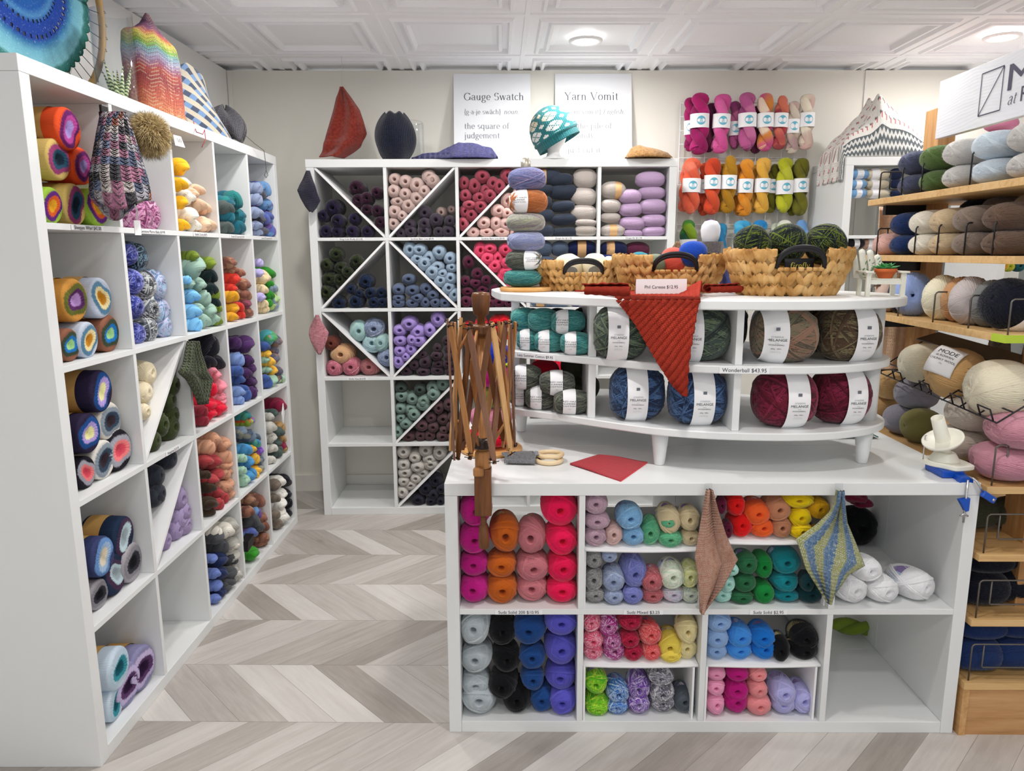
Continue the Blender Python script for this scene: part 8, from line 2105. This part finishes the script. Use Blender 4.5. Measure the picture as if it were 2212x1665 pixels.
M1 = (1780, 330, .1382)
def rs(col, row, key, pts, T, place, band='wb', **k):
    fill(RS, col, row, key, [q + (band,) for q in pts], T, place, 'side', side=True, noun='banded yarn ball', inset=.03, tiltr=.05, **k)
n_ = 'top cubby of the right shelf'
rs(0, 0, 'mode_blue', [(500, 330, 175, 78), (520, 490, 150, 70), (530, 632, 145, 68)], M1, n_, 'wm'); rs(0, 0, 'mode_cream', [(850, 335, 195, 95), (845, 495, 190, 74), (850, 636, 195, 70)], M1, n_, 'wb'); rs(0, 0, 'mode_navy', [(1130, 335, 90, 90), (1130, 485, 90, 70), (1130, 640, 90, 62)], M1, n_, None)
n_ = 'second cubby of the right shelf'
rs(0, 1, 'mode_black', [(530, 920, 140, 82), (500, 1050, 125, 62), (520, 1190, 145, 78)], M1, n_, 'wm'); rs(0, 1, 'mode_peach', [(835, 880, 190, 92), (810, 1058, 195, 90), (800, 1200, 170, 66)], M1, n_, 'wb'); rs(0, 1, 'mohairdusk', [(1060, 900, 70, 70), (1060, 1050, 70, 70)], M1, n_, None)
n_ = 'third cubby of the right shelf'
rs(0, 2, 'mode_green', [(440, 1450, 140, 90), (420, 1600, 130, 70)], M1, n_, 'wm'); rs(0, 2, 'mode_green', [(640, 1440, 110, 80), (640, 1580, 110, 80), (860, 1450, 100, 80), (860, 1600, 100, 70)], M1, n_, None)
n_ = 'fourth cubby of the right shelf'
M2 = (1860, 420, .2042)
rs(0, 3, 'mode_peach', [(-60, 900, 110, 70), (200, 900, 90, 60), (60, 960, 120, 60)], M2, n_, None); rs(0, 3, 'mode_grey', [(400, 900, 90, 70)], M2, n_, 'wb')
n_ = 'lowest cubby of the right shelf'
rs(0, 4, 'mode_grey', [(300, 1370, 95, 50), (310, 1470, 100, 58)], M2, n_, 'wb'); rs(0, 4, 'mode_cream', [(280, 1600, 110, 60)], M2, n_, 'wb')
P = onY(1120, 640, 3.7)
yc('fs_yellow', 'golden yellow', '#f0a830'); yc('fs_lime', 'lime yellow', '#cfd23c'); yc('fs_teal', 'deep teal', '#1c5c60'); yc('fs_mint', 'pale aqua', '#a8ccc8'); yc('fs_dark', 'dark green grey', '#38444a', '#2c5a54', None, .6, .4); yc('fs_mauve', 'mauve', '#8c6c70'); yc('fs_copper', 'copper', '#b47850'); yc('fs_lilac', 'pale lilac grey', '#b8b0bc')
G1 = (1960, 540, .1561)
fill(FS, 0, 1, 'fs_yellow', [(1150, 225, 55)], G1, 'on the upper board of the far right shelf', 'swirl'); fill(FS, 0, 1, 'fs_lime', [(1265, 225, 68), (1405, 225, 68)], G1, 'on the upper board of the far right shelf', 'swirl'); fill(FS, 0, 1, 'fs_teal', [(1545, 220, 72)], G1, 'on the upper board of the far right shelf', 'swirl')
fill(FS, 0, 2, 'fs_mint', [(1170, 370, 66)], G1, 'in the middle cubby of the far right shelf', 'swirl', snap=False); fill(FS, 0, 2, 'fs_dark', [(1430, 390, 150, 100)], G1, 'in the middle cubby of the far right shelf', 'merino', side=True, snap=False)
fill(FS, 0, 3, 'fs_mauve', [(1460, 1320, 60), (1580, 1320, 60)], G1, 'in the lower cubby of the far right shelf', 'swirl', snap=False); fill(FS, 0, 3, 'fs_copper', [(1570, 1475, 72)], G1, 'in the lower cubby of the far right shelf', 'swirl', snap=False); fill(FS, 0, 3, 'fs_lilac', [(1440, 1420, 60), (1440, 1520, 60)], G1, 'in the lower cubby of the far right shelf', 'swirl', snap=False)
zz = FS.H
for key, s_ in (('fuch', 'hot magenta ball, lowest of the stack on top of the far shelf'), ('pink', 'pale pink ball in the middle of the stack on the far shelf'), ('orange', 'coral orange ball on top of the stack on the far shelf')):
    P = onY(2166, 290, 3.36); o = put('merino', key, Vector((P.x, 3.38, zz + .033)), .055, .065, .033, (0, 0, 1.5), None, 'yarn ball'); tag(o, s_, 'yarn', 'stack on the far right shelf'); zz += .064
# ---- folded skeins in the lowest right cubby of the counter
for key, px, py, yd, L, r, yaw, s_ in (('olivehank', 1862, 1382, 2.36, .115, .034, -.25, 'olive green twisted skein at the back of the lowest right counter cubby'), ('mustard', 1835, 1350, 2.42, .075, .030, -.1, 'mustard skein behind the olive skein in the counter')):
    P = onY(px, py, yd); z_b = CS.o + (.0355 if key == 'olivehank' else .085)
    o = link('yarn_skein', SH['long'][1]); o.location = (P.x, yd, z_b); o.rotation_euler = (0, 0, PI / 2 + yaw); o.scale = (r, L / 3.2, r * .9); paint(o, key); tag(o, s_, 'yarn')
name_piles()
